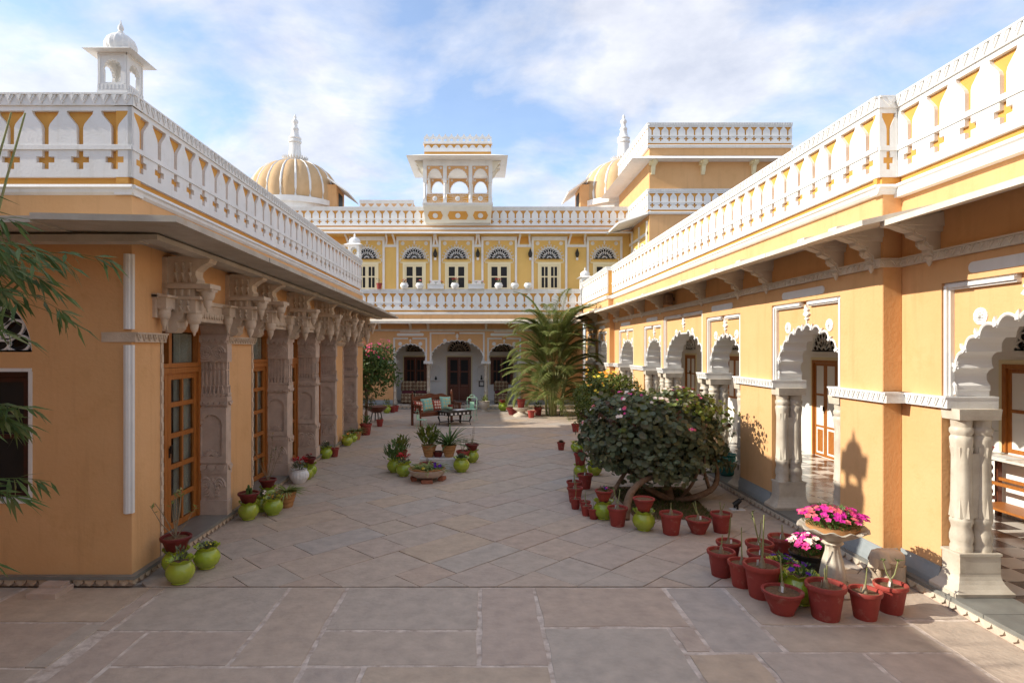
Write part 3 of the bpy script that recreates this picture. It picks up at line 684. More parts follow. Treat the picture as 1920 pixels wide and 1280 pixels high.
# carved jamb pillars
def pillar_mesh(width, full):
    """carved slab pillar; local: x = 0 at wall face going back to -width, y = 0 front; z from 0"""
    mb = MB(); W = width; cx = 0.03 - W / 2; h = W / 2; dp = 0.13 if not full else full
    B = lambda z0, z1, g, d=0.0: mb.box(cx - h + g, cx + h - g, g - d, dp - (g if full else 0), z0, z1)
    B(0, 0.20, -0.012, 0.015); B(0.20, 0.56, 0.006); B(0.56, 0.70, -0.006, 0.006); B(0.70, 1.50, 0.004); B(1.50, 1.62, -0.006, 0.008)
    B(1.62, 2.10, 0.03); B(2.10, 2.36, -0.006, 0.01)
    Ff = Facade((cx, 0.0, 0), (1, 0, 0), (0, -1, 0)); Fs = Facade((cx + h - 0.004, 0, 0), (0, 1, 0), (1, 0, 0))
    # niche with cusped head on the front
    a = h * 0.78
    arch = cusped(a * 0.86, 0.17, 9, 1.20, 0, 0.28)
    hole = [(-a * 0.86, 0.80)] + arch + [(a * 0.86, 0.80)]
    mb2 = plate('tmp', Ff, [(-h * 0.97, 0.71), (h * 0.97, 0.71), (h * 0.97, 1.47), (-h * 0.97, 1.47)], [hole], -0.003, 0.026, ['greystone'], None, 0)
    me = mb2.data; mb.add([v.co for v in me.vertices], [list(p.vertices) for p in me.polygons]); bpy.data.objects.remove(mb2)
    for i in range(7):       # lotus at the niche foot
        t = PI * (i + 0.5) / 7; c0 = Vector((math.cos(t) * 0.085, math.sin(t) * 0.085))
        q = [(0.03 * math.cos(t - 0.3), 0.80 + 0.03 * math.sin(t - 0.3)), (1.0 * c0.x * 0.75 + 0.022 * math.sin(t), 0.80 + c0.y * 0.75 - 0.022 * math.cos(t)), (c0.x * 1.15, 0.80 + c0.y * 1.15), (c0.x * 0.75 - 0.022 * math.sin(t), 0.80 + c0.y * 0.75 + 0.022 * math.cos(t)), (0.03 * math.cos(t + 0.3), 0.80 + 0.03 * math.sin(t + 0.3))]
        mb.fplate(Ff, q, -0.006, 0.024)
    # vase with scrolls
    for sg in (-1, 1):
        for k, rr in enumerate((0.085, 0.055, 0.028)):
            pts = [Ff.P(sg * (h * 0.46 + rr * math.cos(t)), 0.38 + rr * 1.5 * math.sin(t), -0.004) for t in [PI * 2 * j / 12 for j in range(10)]]
            mb.tube(pts, 0.018, 5)
    mb.tube([Ff.P(0.05 * math.sin(t * 2) * (1 if t < PI / 2 else -1), 0.25 + 0.26 * (1 - abs(1 - t / (PI / 2))), -0.004) for t in [PI * j / 14 for j in range(15)]], 0.018, 5)
    mb.fplate(Ff, [(-0.03, 0.24), (0.03, 0.24), (0.05, 0.33), (0.0, 0.50), (-0.05, 0.33)], -0.008, 0.010)
    # flutes with leaf collar
    for F_, half in ((Ff, h * 0.80), (Fs, dp * 0.42)):
        cu = 0 if F_ is Ff else dp / 2; ww = -0.03 if F_ is Ff else -0.026
        n = 6 if F_ is Ff else 2
        for i in range(n):
            u = cu - half + (i + 0.5) * 2 * half / n; rr = half / n * 0.72
            for za, zb, k in ((1.78, 1.98, 1.0), (2.0, 2.10, 1.1)):
                mb.fprism(F_, [(za, ww), (za, ww + rr * 0.8 * k), (zb, ww + rr * 0.8 * k), (zb, ww)], u - rr * 0.7, u + rr * 0.7)
            mb.fplate(F_, [(u - rr, 1.62), (u + rr, 1.62), (u + rr * 0.6, 1.70), (u, 1.77), (u - rr * 0.6, 1.70)], ww, ww + 0.034)
        mb.fplate(F_, [(cu - half, 1.755), (cu + half, 1.755), (cu + half, 1.78), (cu - half, 1.78)], ww - 0.004, ww + 0.02)
        teeth(mb, F_, cu - half * 1.15, cu + half * 1.15, 1.505, 1.56, 0.0, 0.032, 0.075); teeth(mb, F_, cu - half * 1.15, cu + half * 1.15, 0.60, 0.68, -0.001, 0.03, 0.10)
        teeth(mb, F_, cu - half * 1.1, cu + half * 1.1, 1.62 + 0.0, 1.60 + 0.07, -0.01, 0.012, 0.05)
    # scrolls of the capital block
    for sg in (-1, 1):
        for rr in (0.09, 0.06, 0.03):
            mb.tube([Ff.P(sg * (h * 0.45 + rr * math.cos(t)), 2.23 + rr * math.sin(t), 0.012) for t in [PI * 2 * j / 12 for j in range(11)]], 0.018, 5)
    mb.fplate(Ff, [(-0.02, 2.12), (0.02, 2.12), (0.045, 2.22), (0.0, 2.34), (-0.045, 2.22)], 0.0, 0.02)
    # abacus
    mb.box(cx - h - 0.05, cx + h + 0.02, -0.05, dp + 0.02, 2.40, 2.47); teeth(mb, Facade((cx, -0.05, 0), (1, 0, 0), (0, -1, 0)), -h - 0.05, h + 0.02, 2.365, 2.44, -0.03, 0.012, 0.07)
    mb.box(cx - h - 0.02, cx + h, -0.025, dp, 2.355, 2.40)
    # curved cushion above
    for k in range(5):
        t0, t1 = k / 5, (k + 1) / 5; e0 = 0.05 * (1 - math.cos(t0 * PI / 2)); e1 = 0.05 * (1 - math.cos(t1 * PI / 2))
        mb.hexa([(cx - h - 0.01 - e0, -0.01 - e0, 2.47 + 0.13 * t0), (cx + h + e0, -0.01 - e0, 2.47 + 0.13 * t0), (cx + h + e0, dp, 2.47 + 0.13 * t0), (cx - h - 0.01 - e0, dp, 2.47 + 0.13 * t0),
                 (cx - h - 0.01 - e1, -0.01 - e1, 2.47 + 0.13 * t1), (cx + h + e1, -0.01 - e1, 2.47 + 0.13 * t1), (cx + h + e1, dp, 2.47 + 0.13 * t1), (cx - h - 0.01 - e1, dp, 2.47 + 0.13 * t1)])
    mb.box(cx - h - 0.06, cx + h + 0.05, -0.06, dp, 2.60, 2.76)
    return mb.mesh('pillar', 'greystone')
PM = pillar_mesh(0.42, 0)
PF = pillar_mesh(0.42, 0.28)
for i, (a, b) in enumerate(OPEN):
    link('pillar', PF if i in (1, 2) else PM, lw, (-3.56, b, 0.12))
    mb = MB(); mb.fbox(FL, a - 0.05, a, 0.12, 2.47, -0.34, 0.012)
    for k in range(14): mb.fbox(FL, a - 0.052, a - 0.012, 0.3 + k * 0.15, 0.39 + k * 0.15, 0.012, 0.022)
    if i not in (2, 3): mb.build('jamb', 'sandstone', lw)
# brackets with hanging buds under the eave
def bud(mb, x, y, z, s=1.0):
    mb.lathe([(0.03 * s, 0.10 * s), (0.088 * s, 0.10 * s), (0.092 * s, 0.075 * s), (0.082 * s, 0.06 * s), (0.086 * s, 0.03 * s), (0.080 * s, -0.01 * s), (0.066 * s, -0.05 * s), (0.05 * s, -0.06 * s), (0.05 * s, -0.075 * s),
              (0.046 * s, -0.10 * s), (0.038 * s, -0.135 * s), (0.016 * s, -0.165 * s), (0.016 * s, -0.18 * s), (0.006 * s, -0.20 * s)], x, y, z, n=14)
def bracket_mesh():
    """local: x outward from wall face, y along the wall, z = world height"""
    mb = MB()
    b = 0.105
    mb.box(-0.10, 0.05, -b * 1.1, b * 1.1, 2.60, 3.42)
    # corbel foot
    prof = [(2.58, 0.02), (2.58, 0.12), (2.63, 0.17), (2.70, 0.14), (2.74, 0.20), (2.80, 0.22), (2.80, 0.02)]
    mb.prism([(x, -b * 0.8, z) for z, x in prof], [(x, b * 0.8, z) for z, x in prof])
    mb.box(0.05, 0.36, -b * 0.9, b * 0.9, 2.80, 2.95); mb.box(0.05, 0.42, -b * 1.1, b * 1.1, 2.95, 2.985)
    mb.box(0.05, 0.34, -b * 0.75, b * 0.75, 2.985, 3.07); mb.box(0.05, 0.54, -b * 1.25, b * 1.25, 3.07, 3.12)
    bud(mb, 0.30, 0, 2.735, 0.95); bud(mb, 0.45, 0, 3.0, 0.95)
    mb.box(0.36, 0.53, -b * 0.7, b * 0.7, 3.04, 3.07)
    # three upright rolls on each arm
    for x in (0.12, 0.20, 0.28):
        for sg in (-1, 1):
            mb.tube([(x, sg * b * 0.95, 2.82), (x, sg * b * 0.98, 2.88), (x, sg * b * 0.95, 2.94)], 0.022, 6); mb.tube([(x, sg * b * 0.8, 2.99), (x, sg * b * 0.8, 3.065)], 0.02, 6)
    # S-shaped head under the beam
    prof = [(3.12, 0.05), (3.12, 0.36), (3.17, 0.38), (3.22, 0.355), (3.27, 0.36), (3.33, 0.43), (3.36, 0.50), (3.40, 0.52), (3.43, 0.52), (3.43, 0.05)]
    mb.prism([(x, -b * 0.85, z) for z, x in prof], [(x, b * 0.85, z) for z, x in prof])
    for x in (0.14, 0.22, 0.30):
        for sg in (-1, 1): mb.tube([(x, sg * b * 0.86, 3.15), (x, sg * b * 0.92, 3.25), (x, sg * b * 0.86, 3.36)], 0.022, 6)
    # side arms along the wall with smaller buds
    for sg in (-1, 1):
        mb.box(0.0, 0.14, min(sg * b, sg * 0.30), max(sg * b, sg * 0.30), 2.84, 2.96); mb.box(0.0, 0.17, min(sg * b, sg * 0.33), max(sg * b, sg * 0.33), 2.96, 2.985)
        bud(mb, 0.08, sg * 0.22, 2.77, 0.78)
    return mb.mesh('bracket', 'sandstone', smooth=40)
BM = bracket_mesh()
for y in (6.74, 8.36, 9.16, 10.94, 12.72, 14.38, 15.10, 16.78):
    link('bracket', BM, lw, (-3.56, y, 0))
# beam and eave
SK = -0.14
mb = MB(); P = lambda x, y, z: (x, y, z + SK * (y - 5.1) / 13.3)
mb.hexa([P(-3.20, 5.55, 3.42), P(-3.03, 5.55, 3.42), P(-3.03, 17.9, 3.42), P(-3.20, 17.9, 3.42), P(-3.20, 5.55, 3.47), P(-3.03, 5.55, 3.47), P(-3.03, 17.9, 3.47), P(-3.20, 17.9, 3.47)])
mb.box(-5.5, -3.201, 5.55, 5.72, 3.40, 3.465); mb.build('eave_beam', 'eave_stone', lw)
chajja(FL, 5.08, 18.4, 3.56, 3.535, 0.95, lw, th=0.055, step=1.1, mt='eave_stone', w_in=-0.3, skew=SK)
chajja(FLF, -5.5, -3.862, 3.56, 3.535, 0.965, lw, th=0.055, step=1.3, mt='eave_stone', w_in=-0.3)
# terrace slab and parapets
mb = MB(); mb.box(-12, -3.60, 6.10, L_END, 3.98, 4.08); mb.build('roof_terrace', 'white_wall', lw)
zb = parapet(FL, 6.05, L_END, 4.98, lw); zb = parapet(FLF, -8.46, -3.56, 4.98, lw)
mb = MB(); mb.fbox(FL, 6.055, L_END, 3.98, zb + 0.05, -0.3, -0.03); mb.fbox(FLF, -12, -3.57, 3.98, zb + 0.05, -0.3, -0.03); mb.build('parapet_foot', 'ochre', lw)
# doors with curtains, room surfaces behind coloured near black for interior shade
FD = Facade((-3.92, 0, 0), (0, 1, 0), (1, 0, 0))
for i, (a, b) in enumerate(OPEN):
    d = door(FD, a - 0.02, b + 0.0, 0.125, 2.16, 0.0, lw, leaves=2, rows=5, cols=2, glass='glass', fr=0.07, st=0.075)
    mb = MB(); mb.fbox(FD, a - 0.02, b, 2.165, 2.22, -0.07, 0.03); mb.fbox(FD, a - 0.02, b, 2.62, 2.73, -0.07, 0.03)
    for u in (a - 0.02, (a + b) / 2 - 0.04, b - 0.08): mb.fbox(FD, u, u + 0.07, 2.221, 2.619, -0.07, 0.028)
    mb.build('transom_frame', 'wood', d)
    mb = MB(); mb.fbox(FD, a, b, 2.22, 2.62, -0.05, -0.042); mb.build('transom_pane', 'glass', d)
    for c0, c1 in ((a + 0.05, a + 0.55), (b - 0.52, b - 0.08)):
        n = 22; pts = [(c0 + (c1 - c0) * k / n, -0.085 + 0.025 * math.sin(k * 1.9) + 0.01 * math.sin(k * 0.7)) for k in range(n + 1)]
        mb = MB(); vs = [FD.P(u, 0.14, w_) for u, w_ in pts] + [FD.P(u, 2.60, w_) for u, w_ in pts]
        mb.add(vs, [(k, k + 1, n + 2 + k, n + 1 + k) for k in range(n)]); mb.build('curtain', 'curtain', d, smooth=80)
mb = MB(); mb.box(-7.5, -7.4, 6.45, L_END, 0.12, 3.3); mb.box(-7.4, -3.97, 6.41, 6.46, 0.12, 3.3); mb.build('room_wall', 'room_shade', lw)
mb = MB(); mb.box(-7.4, -3.95, 6.46, L_END, 3.3, 3.38); mb.build('room_ceiling', 'room_shade', lw)
# roof kiosks
kiosk('roof_kiosk', 'small white domed kiosk on the parapet corner above the shaded ochre end wall', (-3.755, 6.19, 4.985), 1.0).scale = (0.98, 0.98, 1.13)
mb = MB(); mb.box(-4.38, -4.10, 5.72, 5.98, 0.0, 0.055); mb.box(-4.36, -4.14, 5.86, 5.985, 0.055, 0.085); tag(mb.build('stone_step', 'greystone'), 'small grey stone step against the plinth of the shaded end wall', 'step')
kiosk('roof_kiosk', 'small white domed kiosk with dark opening at the far end of the left wing parapet', (-3.70, 17.2, 4.985), 1.05)

# ---- wing behind the left wing, round the corner of the rear court (outside the picture)
rs = thing('rear_side_wing', 'ochre wing closing the rear court on its sunny side', 'building', (-9.5, 20.5, 0))
mb = MB(); mb.box(-14, -8.6, 17.8, 23.8, 0, 4.0); mb.build('wall', 'ochre', rs)
parapet(Facade((-8.6, 0, 0), (0, 1, 0), (1, 0, 0)), 17.8, 23.8, 4.98, rs)
# ---- wing closing the forecourt on the left (outside the picture; its roof line shades the forecourt)
sw = thing('side_wing', 'ochre wing with white parapet closing the forecourt on the left', 'building', (-5.9, 0, 0))
FS = Facade((-5.55, 0, 0), (0, 1, 0), (1, 0, 0))
mb = MB(); mb.box(-11.9, -5.55, -9, 6.03, 0, 4.0); mb.build('wall', 'ochre', sw)
parapet(FS, -9, 5.0, 4.98, sw)
# ================================================================== right wing
rw = thing('right_wing', 'sunlit ochre arcade wing with white cusped arches, marble columns and long white parapet', 'building', (4.5, 6.3, 0))
FN = Facade((4.42, 0, 0), (0, 1, 0), (-1, 0, 0))
FM = Facade((4.22, 0, 0), (0, 1, 0), (-1, 0, 0))
FF = Facade((4.06, 0, 0), (0, 1, 0), (-1, 0, 0))
STEP1, STEP2, R_END = 6.31, 19.2, 24.0
# platform with notched marble edging
for x, a, b in ((4.30, 2.0, 6.18), (4.14, 6.18, 19.05), (3.98, 19.05, 23.7)):
    n = round((b - a) / 1.15); st = (b - a) / n
    for i in range(n):
        mb = MB(); mb.box(x, x + 0.55, a + i * st + 0.003, a + (i + 1) * st - 0.003, 0.085, 0.12); mb.build('platform_slab', 'ledge', rw)
    Fp = Facade((x, 0, 0), (0, 1, 0), (-1, 0, 0))
    mb = MB(); mb.box(x + 0.012, x + 0.5, a, b, 0, 0.084); mb.build('platform_riser', 'greystone', rw)
    mb = MB(); teeth(mb, Fp, a, b, 0.018, 0.083, -0.011, 0.012, 0.125); mb.build('platform_carving', 'marble', rw)
mb = MB(); mb.box(4.46, 7.2, 2.0, 23.7, 0.0, 0.108); mb.build('verandah_base', 'ledge', rw)
fl = MB(); fl.box(4.78, 7.19, 2.0, 23.6, 0.109, 0.112); vf = fl.build('verandah_floor', 'tile_white', rw)
ti = 0; TS = 0.335
for r in range(7):
    for c in range(34):
        if (r + c) % 2 == 0:
            mb = MB(); x = 4.82 + r * TS; y = 3.2 + c * TS; mb.box(x + 0.002, x + TS - 0.002, y + 0.002, y + TS - 0.002, 0.1125, 0.1165)
            mb.build('tile', 'tile_dark', vf)
        else:
            mb = MB(); x = 4.82 + r * TS; y = 3.2 + c * TS; mb.box(x + 0.002, x + TS - 0.002, y + 0.002, y + TS - 0.002, 0.1125, 0.1165)
            mb.build('tile', 'tile_white', vf)

TH = 0.40
def column_mesh(ht, w=0.37):
    """pair of joined colonnettes on a splayed base; local x = back from the wall face, y across, z up from the floor"""
    mb = MB(); cx = w / 2
    mb.taper(cx, 0, 0.0, 0.035, 0.275, 0.165, 0.275, 0.165)
    n = 5
    for k in range(n):
        t0, t1 = k / n, (k + 1) / n; f = lambda t: 0.075 * (1 - t) ** 2.2
        mb.taper(cx, 0, 0.035 + 0.17 * t0, 0.035 + 0.17 * t1, w / 2 + f(t0) + 0.006, 0.105 + f(t0), w / 2 + f(t1) + 0.006, 0.105 + f(t1))
    mb.taper(cx, 0, 0.205, 0.36, w / 2 + 0.004, 0.108, w / 2 + 0.004, 0.108); mb.taper(cx, 0, 0.36, 0.385, w / 2 + 0.014, 0.116, w / 2 + 0.014, 0.116)
    k = ht - 1.72
    prof = [(0.096, 0.385), (0.096, 0.43), (0.088, 0.45), (0.099, 0.49), (0.099, 0.54), (0.084, 0.60), (0.088, 0.63), (0.099, 0.66), (0.099, 0.68), (0.090, 0.70), (0.090, 0.86), (0.090, 0.90), (0.088, 0.95), (0.084, 1.32 + k),
            (0.090, 1.36 + k), (0.098, 1.42 + k), (0.098, 1.45 + k), (0.086, 1.47 + k), (0.100, 1.50 + k), (0.100, 1.53 + k), (0.086, 1.55 + k), (0.092, 1.62 + k)]
    prof = [(r * 0.9, z) for r, z in prof]
    for q in (0.095, w - 0.095): mb.lathe(prof, q, 0, 0, n=24, rib=0.07, nr=8)
    mb.taper(cx, 0, 0.7, 1.3 + k, w / 2 - 0.07, 0.055, w / 2 - 0.07, 0.055)
    for q in (0.095, w - 0.095):          # leaf points on the shafts
        for i in range(8):
            a = 2 * PI * i / 8; c, s_ = math.cos(a), math.sin(a)
            for z0, z1, r in ((0.70, 0.90, 0.086), (1.36 + k, 1.22 + k, 0.079)):
                mb.add([(q + r * math.cos(a - 0.3), r * math.sin(a - 0.3), z0), (q + r * math.cos(a + 0.3), r * math.sin(a + 0.3), z0), (q + (r - 0.006) * c, (r - 0.006) * s_, z1), (q + (r + 0.012) * c, (r + 0.012) * s_, z0)], [(0, 3, 2), (3, 1, 2), (0, 1, 3)])
    mb.taper(cx, 0, 1.62 + k, ht, w / 2 + 0.006, 0.108, w / 2 + 0.014, 0.116)
    return mb.mesh('column', 'marble', smooth=35)
CM = column_mesh(1.72)
def arcade(F, a0, a1, opens, top, parent, zc=1.84, floor=0.12, wallmat='ochre', th=TH, skirt=True, ztop=3.30, crowns=None, col=None):
    """wall from a0 to a1 with arch bays: (u0, u1, frame top, rise, lobes, flat crown)"""
    sgn = F.n
    ol = [(a0, zc + 0.11)]
    for u0, u1, ft, rise, n, flat in opens: ol += [(u0, zc + 0.11), (u0, ft), (u1, ft), (u1, zc + 0.11)]
    plate('upper_wall', F, ol + [(a1, zc + 0.11), (a1, top), (a0, top)], [], -0.07, 0.0, [wallmat, wallmat], parent)
    cur = a0
    solid = []
    for u0, u1, *_ in opens: solid.append((cur, u0)); cur = u1
    solid.append((cur, a1))
    for a, b in solid:
        if b - a > 0.3:
            mb = MB(); mb.fbox(F, a + 0.001, b - 0.001, floor, zc, -th, 0.0); mb.build('pier', wallmat, parent)
            if skirt:
                mb = MB(); mb.fprism(F, [(floor, 0.001), (floor, 0.055), (floor + 0.05, 0.05), (floor + 0.15, 0.018), (floor + 0.185, 0.012), (floor + 0.185, 0.001)], a, b); mb.build('skirting', 'skirting', parent)
            mb = MB(); mb.fbox(F, a + 0.001, b - 0.001, zc + 0.113, top, -th, -0.071); mb.build('wall_core', 'white_wall', parent)
        if b - a > 0.02:
            mb = MB(); carved_band(mb, F, a - 0.14, b + 0.14, zc, zc + 0.11, -th - 0.03, 0.055, 0.085, 0.012); mb.build('impost', 'white', parent)
    for u0, u1, ft, rise, n, flat in opens:
        c = (u0 + u1) / 2; a = (u1 - u0) / 2 - 0.085; z0 = zc + 0.112
        arch = cusped(a, rise, n, z0 + 0.10, c, 0.36)
        if flat:   # the big bay: square notch at the crown
            hw = a * 0.18; zt = z0 + 0.10 + rise * 1.03
            arch = [p for p in arch if abs(p[0] - c) > hw + 0.01]
            k = next(i for i, p in enumerate(arch) if p[0] > c)
            arch = arch[:k] + [(c - hw, arch[k - 1][1]), (c - hw, zt), (c + hw, zt), (c + hw, arch[k][1])] + arch[k:]
        out_ = [(u0 - 0.02, z0 + 0.001), (c - a - 0.012, z0 + 0.001), (c - a - 0.012, z0 + 0.05), (c - a, z0 + 0.06)] + arch + [(c + a, z0 + 0.06), (c + a + 0.012, z0 + 0.05), (c + a + 0.012, z0 + 0.001), (u1 + 0.02, z0 + 0.001), (u1 + 0.02, ft + 0.05), (u0 - 0.02, ft + 0.05)]
        ap = plate('arch', F, out_, [], -th, -0.0715, [wallmat, 'white_wall'], parent)
        mb = MB(); mb.tube([F.P(u, v, -0.066) for u, v in [(c - a, z0 + 0.02)] + arch + [(c + a, z0 + 0.02)]], 0.015, 5, cap=True)
        L = len(arch)
        for i in range(1, n):            # little leaves at the cusps
            t = PI * (1 - i / n); q = (c + a * math.cos(t), z0 + 0.10 + rise * math.sin(t))
            if flat and abs(q[0] - c) < a * 0.25: continue
            dx, dz = q[0] - c, (q[1] - z0) * 1.2; l = math.hypot(dx, dz) or 1; dx, dz = dx / l, dz / l
            mb.fplate(F, [(q[0] - dz * 0.018, q[1] + dx * 0.018), (q[0] + dx * 0.085 - dz * 0.03, q[1] + dz * 0.085 + dx * 0.03), (q[0] + dx * 0.06, q[1] + dz * 0.06), (q[0] + dz * 0.02, q[1] - dx * 0.02)], -0.0712, -0.045)
        mb.build('arch_trim', 'white', ap)
        mb = MB()    # frame moulding, the head broken at the middle
        for e0, e1 in ((u0, u0 + 0.07), (u1 - 0.07, u1)):
            mb.fbox(F, e0, e1, z0 + 0.002, ft - 0.001, -0.0705, -0.03); mb.fbox(F, e0 + 0.018, e1 - 0.018, z0 + 0.002, ft - 0.03, -0.03, -0.006)
        for e0, e1 in ((u0 + 0.07, c - 0.09), (c + 0.09, u1 - 0.07)):
            mb.fbox(F, e0, e1, ft - 0.07, ft - 0.001, -0.0705, -0.03); mb.fbox(F, e0, e1, ft - 0.052, ft - 0.018, -0.03, -0.006)
        mb.build('frame_moulding', 'white', ap)
        mb = MB(); zc_ = max(p[1] for p in arch); finial(mb, F, c, zc_ + 0.005, min(0.27, ft - zc_ - 0.07), -0.071); mb.build('crown_leaf', 'white', ap)
        zr = z0 + 0.10 + rise * 0.99
        for sg in (-1, 1):
            mb = MB(); rosette(mb, F, c + sg * min(0.50, a * 0.68), zr + 0.05, 0.082, -0.071); mb.build('rosette', 'white', ap)
        for u in ((u0 + 0.12, u1 - 0.12) if col is None else ()):
            link('column', CM, parent, F.P(u, floor, 0.0))
        mb = MB(); capsule(mb, F, c - (u1 - u0) * 0.31, c + (u1 - u0) * 0.31, 3.085, 3.185, 0.0) if ft < 3.07 else None
        if mb.v: mb.build('plaque', 'white', parent)
opM = [(7.06, 8.735, 3.03, 0.60, 11, False), (9.805, 11.30, 2.99, 0.55, 11, False), (11.50, 14.0, 3.15, 0.66, 13, True), (14.17, 15.70, 2.99, 0.55, 11, False), (16.8, 18.6, 2.99, 0.55, 11, False)]
arcade(FM, STEP1, STEP2, opM, 3.26, rw)
opN = [(2.4 - 0.3, 3.55, 3.03, 0.60, 11, False), (4.02, 5.76, 3.03, 0.60, 11, False)]
arcade(FN, 1.9, STEP1 + 0.001, opN, 3.26, rw)
opF = [(19.6, 21.1, 2.99, 0.55, 11, False), (21.6, 23.2, 2.99, 0.55, 11, False)]
arcade(FF, STEP2 + 0.001, 23.75, opF, 3.26, rw)
# returns at the steps
mb = MB(); mb.box(4.223, 4.415, STEP1 - 0.006, STEP1 + 0.02, 0.12, 3.75); mb.build('step_face', 'ochre', rw)
mb = MB(); mb.box(4.063, 4.215, STEP2 - 0.006, STEP2 + 0.02, 0.12, 3.75); mb.build('step_face', 'ochre', rw)
FST = Facade((0, STEP1, 0), (1, 0, 0), (0, -1, 0))
mb = MB(); carved_band(mb, FST, 4.17, 4.40, 1.84, 1.95, -0.01, 0.03, 0.085, 0.012); mb.build('impost', 'white', rw)
mb = MB(); mb.fprism(FST, [(0.12, 0.001), (0.12, 0.05), (0.17, 0.045), (0.27, 0.018), (0.30, 0.012), (0.30, 0.001)], 4.18, 4.37); mb.build('skirting', 'skirting', rw)
mb = MB(); carved_band(mb, FST, 4.16, 4.38, 3.26, 3.35, -0.02, 0.045, 0.1, 0.012); mb.build('string_course', 'eave_light', rw)
# string course, wall under the eave, brackets, eave, parapet
def rbracket_mesh():
    mb = MB(); pr = [(3.30, 0.0), (3.30, 0.05), (3.335, 0.085), (3.37, 0.085), (3.385, 0.12), (3.42, 0.15), (3.455, 0.14), (3.475, 0.19), (3.50, 0.25), (3.535, 0.26), (3.555, 0.33), (3.59, 0.42), (3.60, 0.5), (3.68, 0.48), (3.745, 0.0)]
    for half, cut in ((0.055, 0.0), (0.075, 0.035)):
        q = [(z + cut * 0.6, max(0, x - cut * 0.4)) for z, x in pr]
        mb.prism([(-x, -half, z) for z, x in q], [(-x, half, z) for z, x in q])
    mb.prism([(0, -0.13, 3.58), (-0.40, -0.09, 3.60), (-0.38, -0.08, 3.64), (0, -0.12, 3.72)], [(0, 0.13, 3.58), (-0.40, 0.09, 3.60), (-0.38, 0.08, 3.64), (0, 0.12, 3.72)])
    mb.prism([(0, -0.11, 3.53), (-0.24, -0.085, 3.555), (-0.24, -0.08, 3.59), (0, -0.11, 3.59)], [(0, 0.11, 3.53), (-0.24, 0.085, 3.555), (-0.24, 0.08, 3.59), (0, 0.11, 3.59)])
    bud(mb, -0.15, 0, 3.415, 0.22); mb.lathe([(0.03, 3.31), (0.045, 3.29), (0.03, 3.27), (0.02, 3.235), (0.006, 3.21)], -0.05, 0, 0, n=10)
    return mb.mesh('bracket', 'eave_light')
RB = rbracket_mesh()
for F, a, b, ys in ((FN, 1.9, STEP1, (3.7, 3.95, 5.85)), (FM, STEP1, STEP2, (6.42, 7.06, 8.8, 9.78, 11.42, 14.08, 15.72, 16.78, 18.62)), (FF, STEP2, 23.75, (19.5, 21.35, 23.3))):
    mb = MB(); mb.fbox(F, a + 0.001, b - 0.001, 3.355, 3.98, -0.3, -0.001); mb.build('frieze', 'ochre', rw)
    mb = MB(); carved_band(mb, F, a, b, 3.262, 3.352, -0.06, 0.045, 0.1, 0.012); mb.build('string_course', 'eave_light', rw)
    for y in ys: link('bracket', RB, rw, F.P(y, 0, 0))
chajja(FM, STEP1 - 0.93, STEP2 - 0.8, 3.79, 3.56, 0.80, rw, w_in=-0.22)
mb = MB(); mb.box(4.20, 4.52, STEP1 - 0.035, STEP1 + 0.06, 3.80, 4.98); mb.build('parapet_core', 'ochre_deep', rw)
chajja(FF, STEP2 - 0.84, 23.2, 3.79, 3.56, 0.80, rw)
chajja(FN, 1.9, STEP1 - 0.86, 3.79, 3.56, 0.80, rw)
for F, a, b in ((Facade((4.34, 0, 0), (0, 1, 0), (-1, 0, 0)), 1.9, STEP1 - 0.05), (Facade((4.14, 0, 0), (0, 1, 0), (-1, 0, 0)), STEP1 - 0.05, STEP2), (Facade((3.98, 0, 0), (0, 1, 0), (-1, 0, 0)), STEP2, 24.25)):
    zb = parapet(F, a, b, 5.04, rw)
    mb = MB(); mb.fbox(F, a + 0.002, b - 0.002, 3.98, zb + 0.04, -0.3, -0.04); mb.fbox(F, a + 0.002, b - 0.002, 3.76, 3.98, -0.3, -0.041); mb.build('parapet_foot', 'ochre', rw)
FST2 = Facade((0, STEP1 - 0.06, 0), (1, 0, 0), (0, -1, 0))
parapet(Facade((0, STEP1 - 0.058, 0), (1, 0, 0), (0, -1, 0)), 4.145, 4.335, 5.037, rw, wall=0.1, hs=0.55)
mb = MB(); mb.box(4.185, 4.38, STEP1 - 0.056, STEP1 - 0.02, 3.76, 4.06); mb.build('parapet_return', 'ochre', rw)
mb = MB(); mb.box(4.3, 7.6, 1.9, 23.7, 3.98, 4.06); mb.build('roof_terrace', 'white_wall', rw)
mb = MB(); mb.box(4.63, 7.2, 1.9, 23.7, 3.30, 3.36); mb.build('verandah_ceiling', 'white_wall', rw)
mb = MB(); mb.box(7.2, 7.5, 1.9, 24, 0.1, 3.97); mb.build('verandah_wall', 'white_wall', rw)
mb = MB(); mb.box(4.8, 7.2, 23.3, 23.5, 0.1, 3.3); mb.build('verandah_end_wall', 'white_wall', rw)
# doors and windows on the verandah's inner wall
FV = Facade((7.2, 0, 0), (0, 1, 0), (-1, 0, 0))
def opening(u0, u1, v0, v1, kind, parent=rw, F=FV):
    o = door(F, u0, u1, v0, v1, 0.01, parent, leaves=2, rows=2, panel=0.32 if kind == 'door' else 0.0, glass='dark', name=kind)
    mb = MB()
    for a, b, c, e in ((u0 - 0.06, u0 - 0.002, v0, v1 + 0.06), (u1 + 0.002, u1 + 0.06, v0, v1 + 0.06), (u0 - 0.002, u1 + 0.002, v1 + 0.002, v1 + 0.06)): mb.fbox(F, a, b, c, e, 0.001, 0.03)
    mb.build('architrave', 'cream', o)
    fan(F, (u0 + u1) / 2, v1 + 0.20, 0.42, parent, w=0.05, bar='white', glass=('dark', 'glass_red', 'glass_blue'), petals=7, rad=0.013)
opening(12.1, 13.02, 0.12, 2.16, 'door')
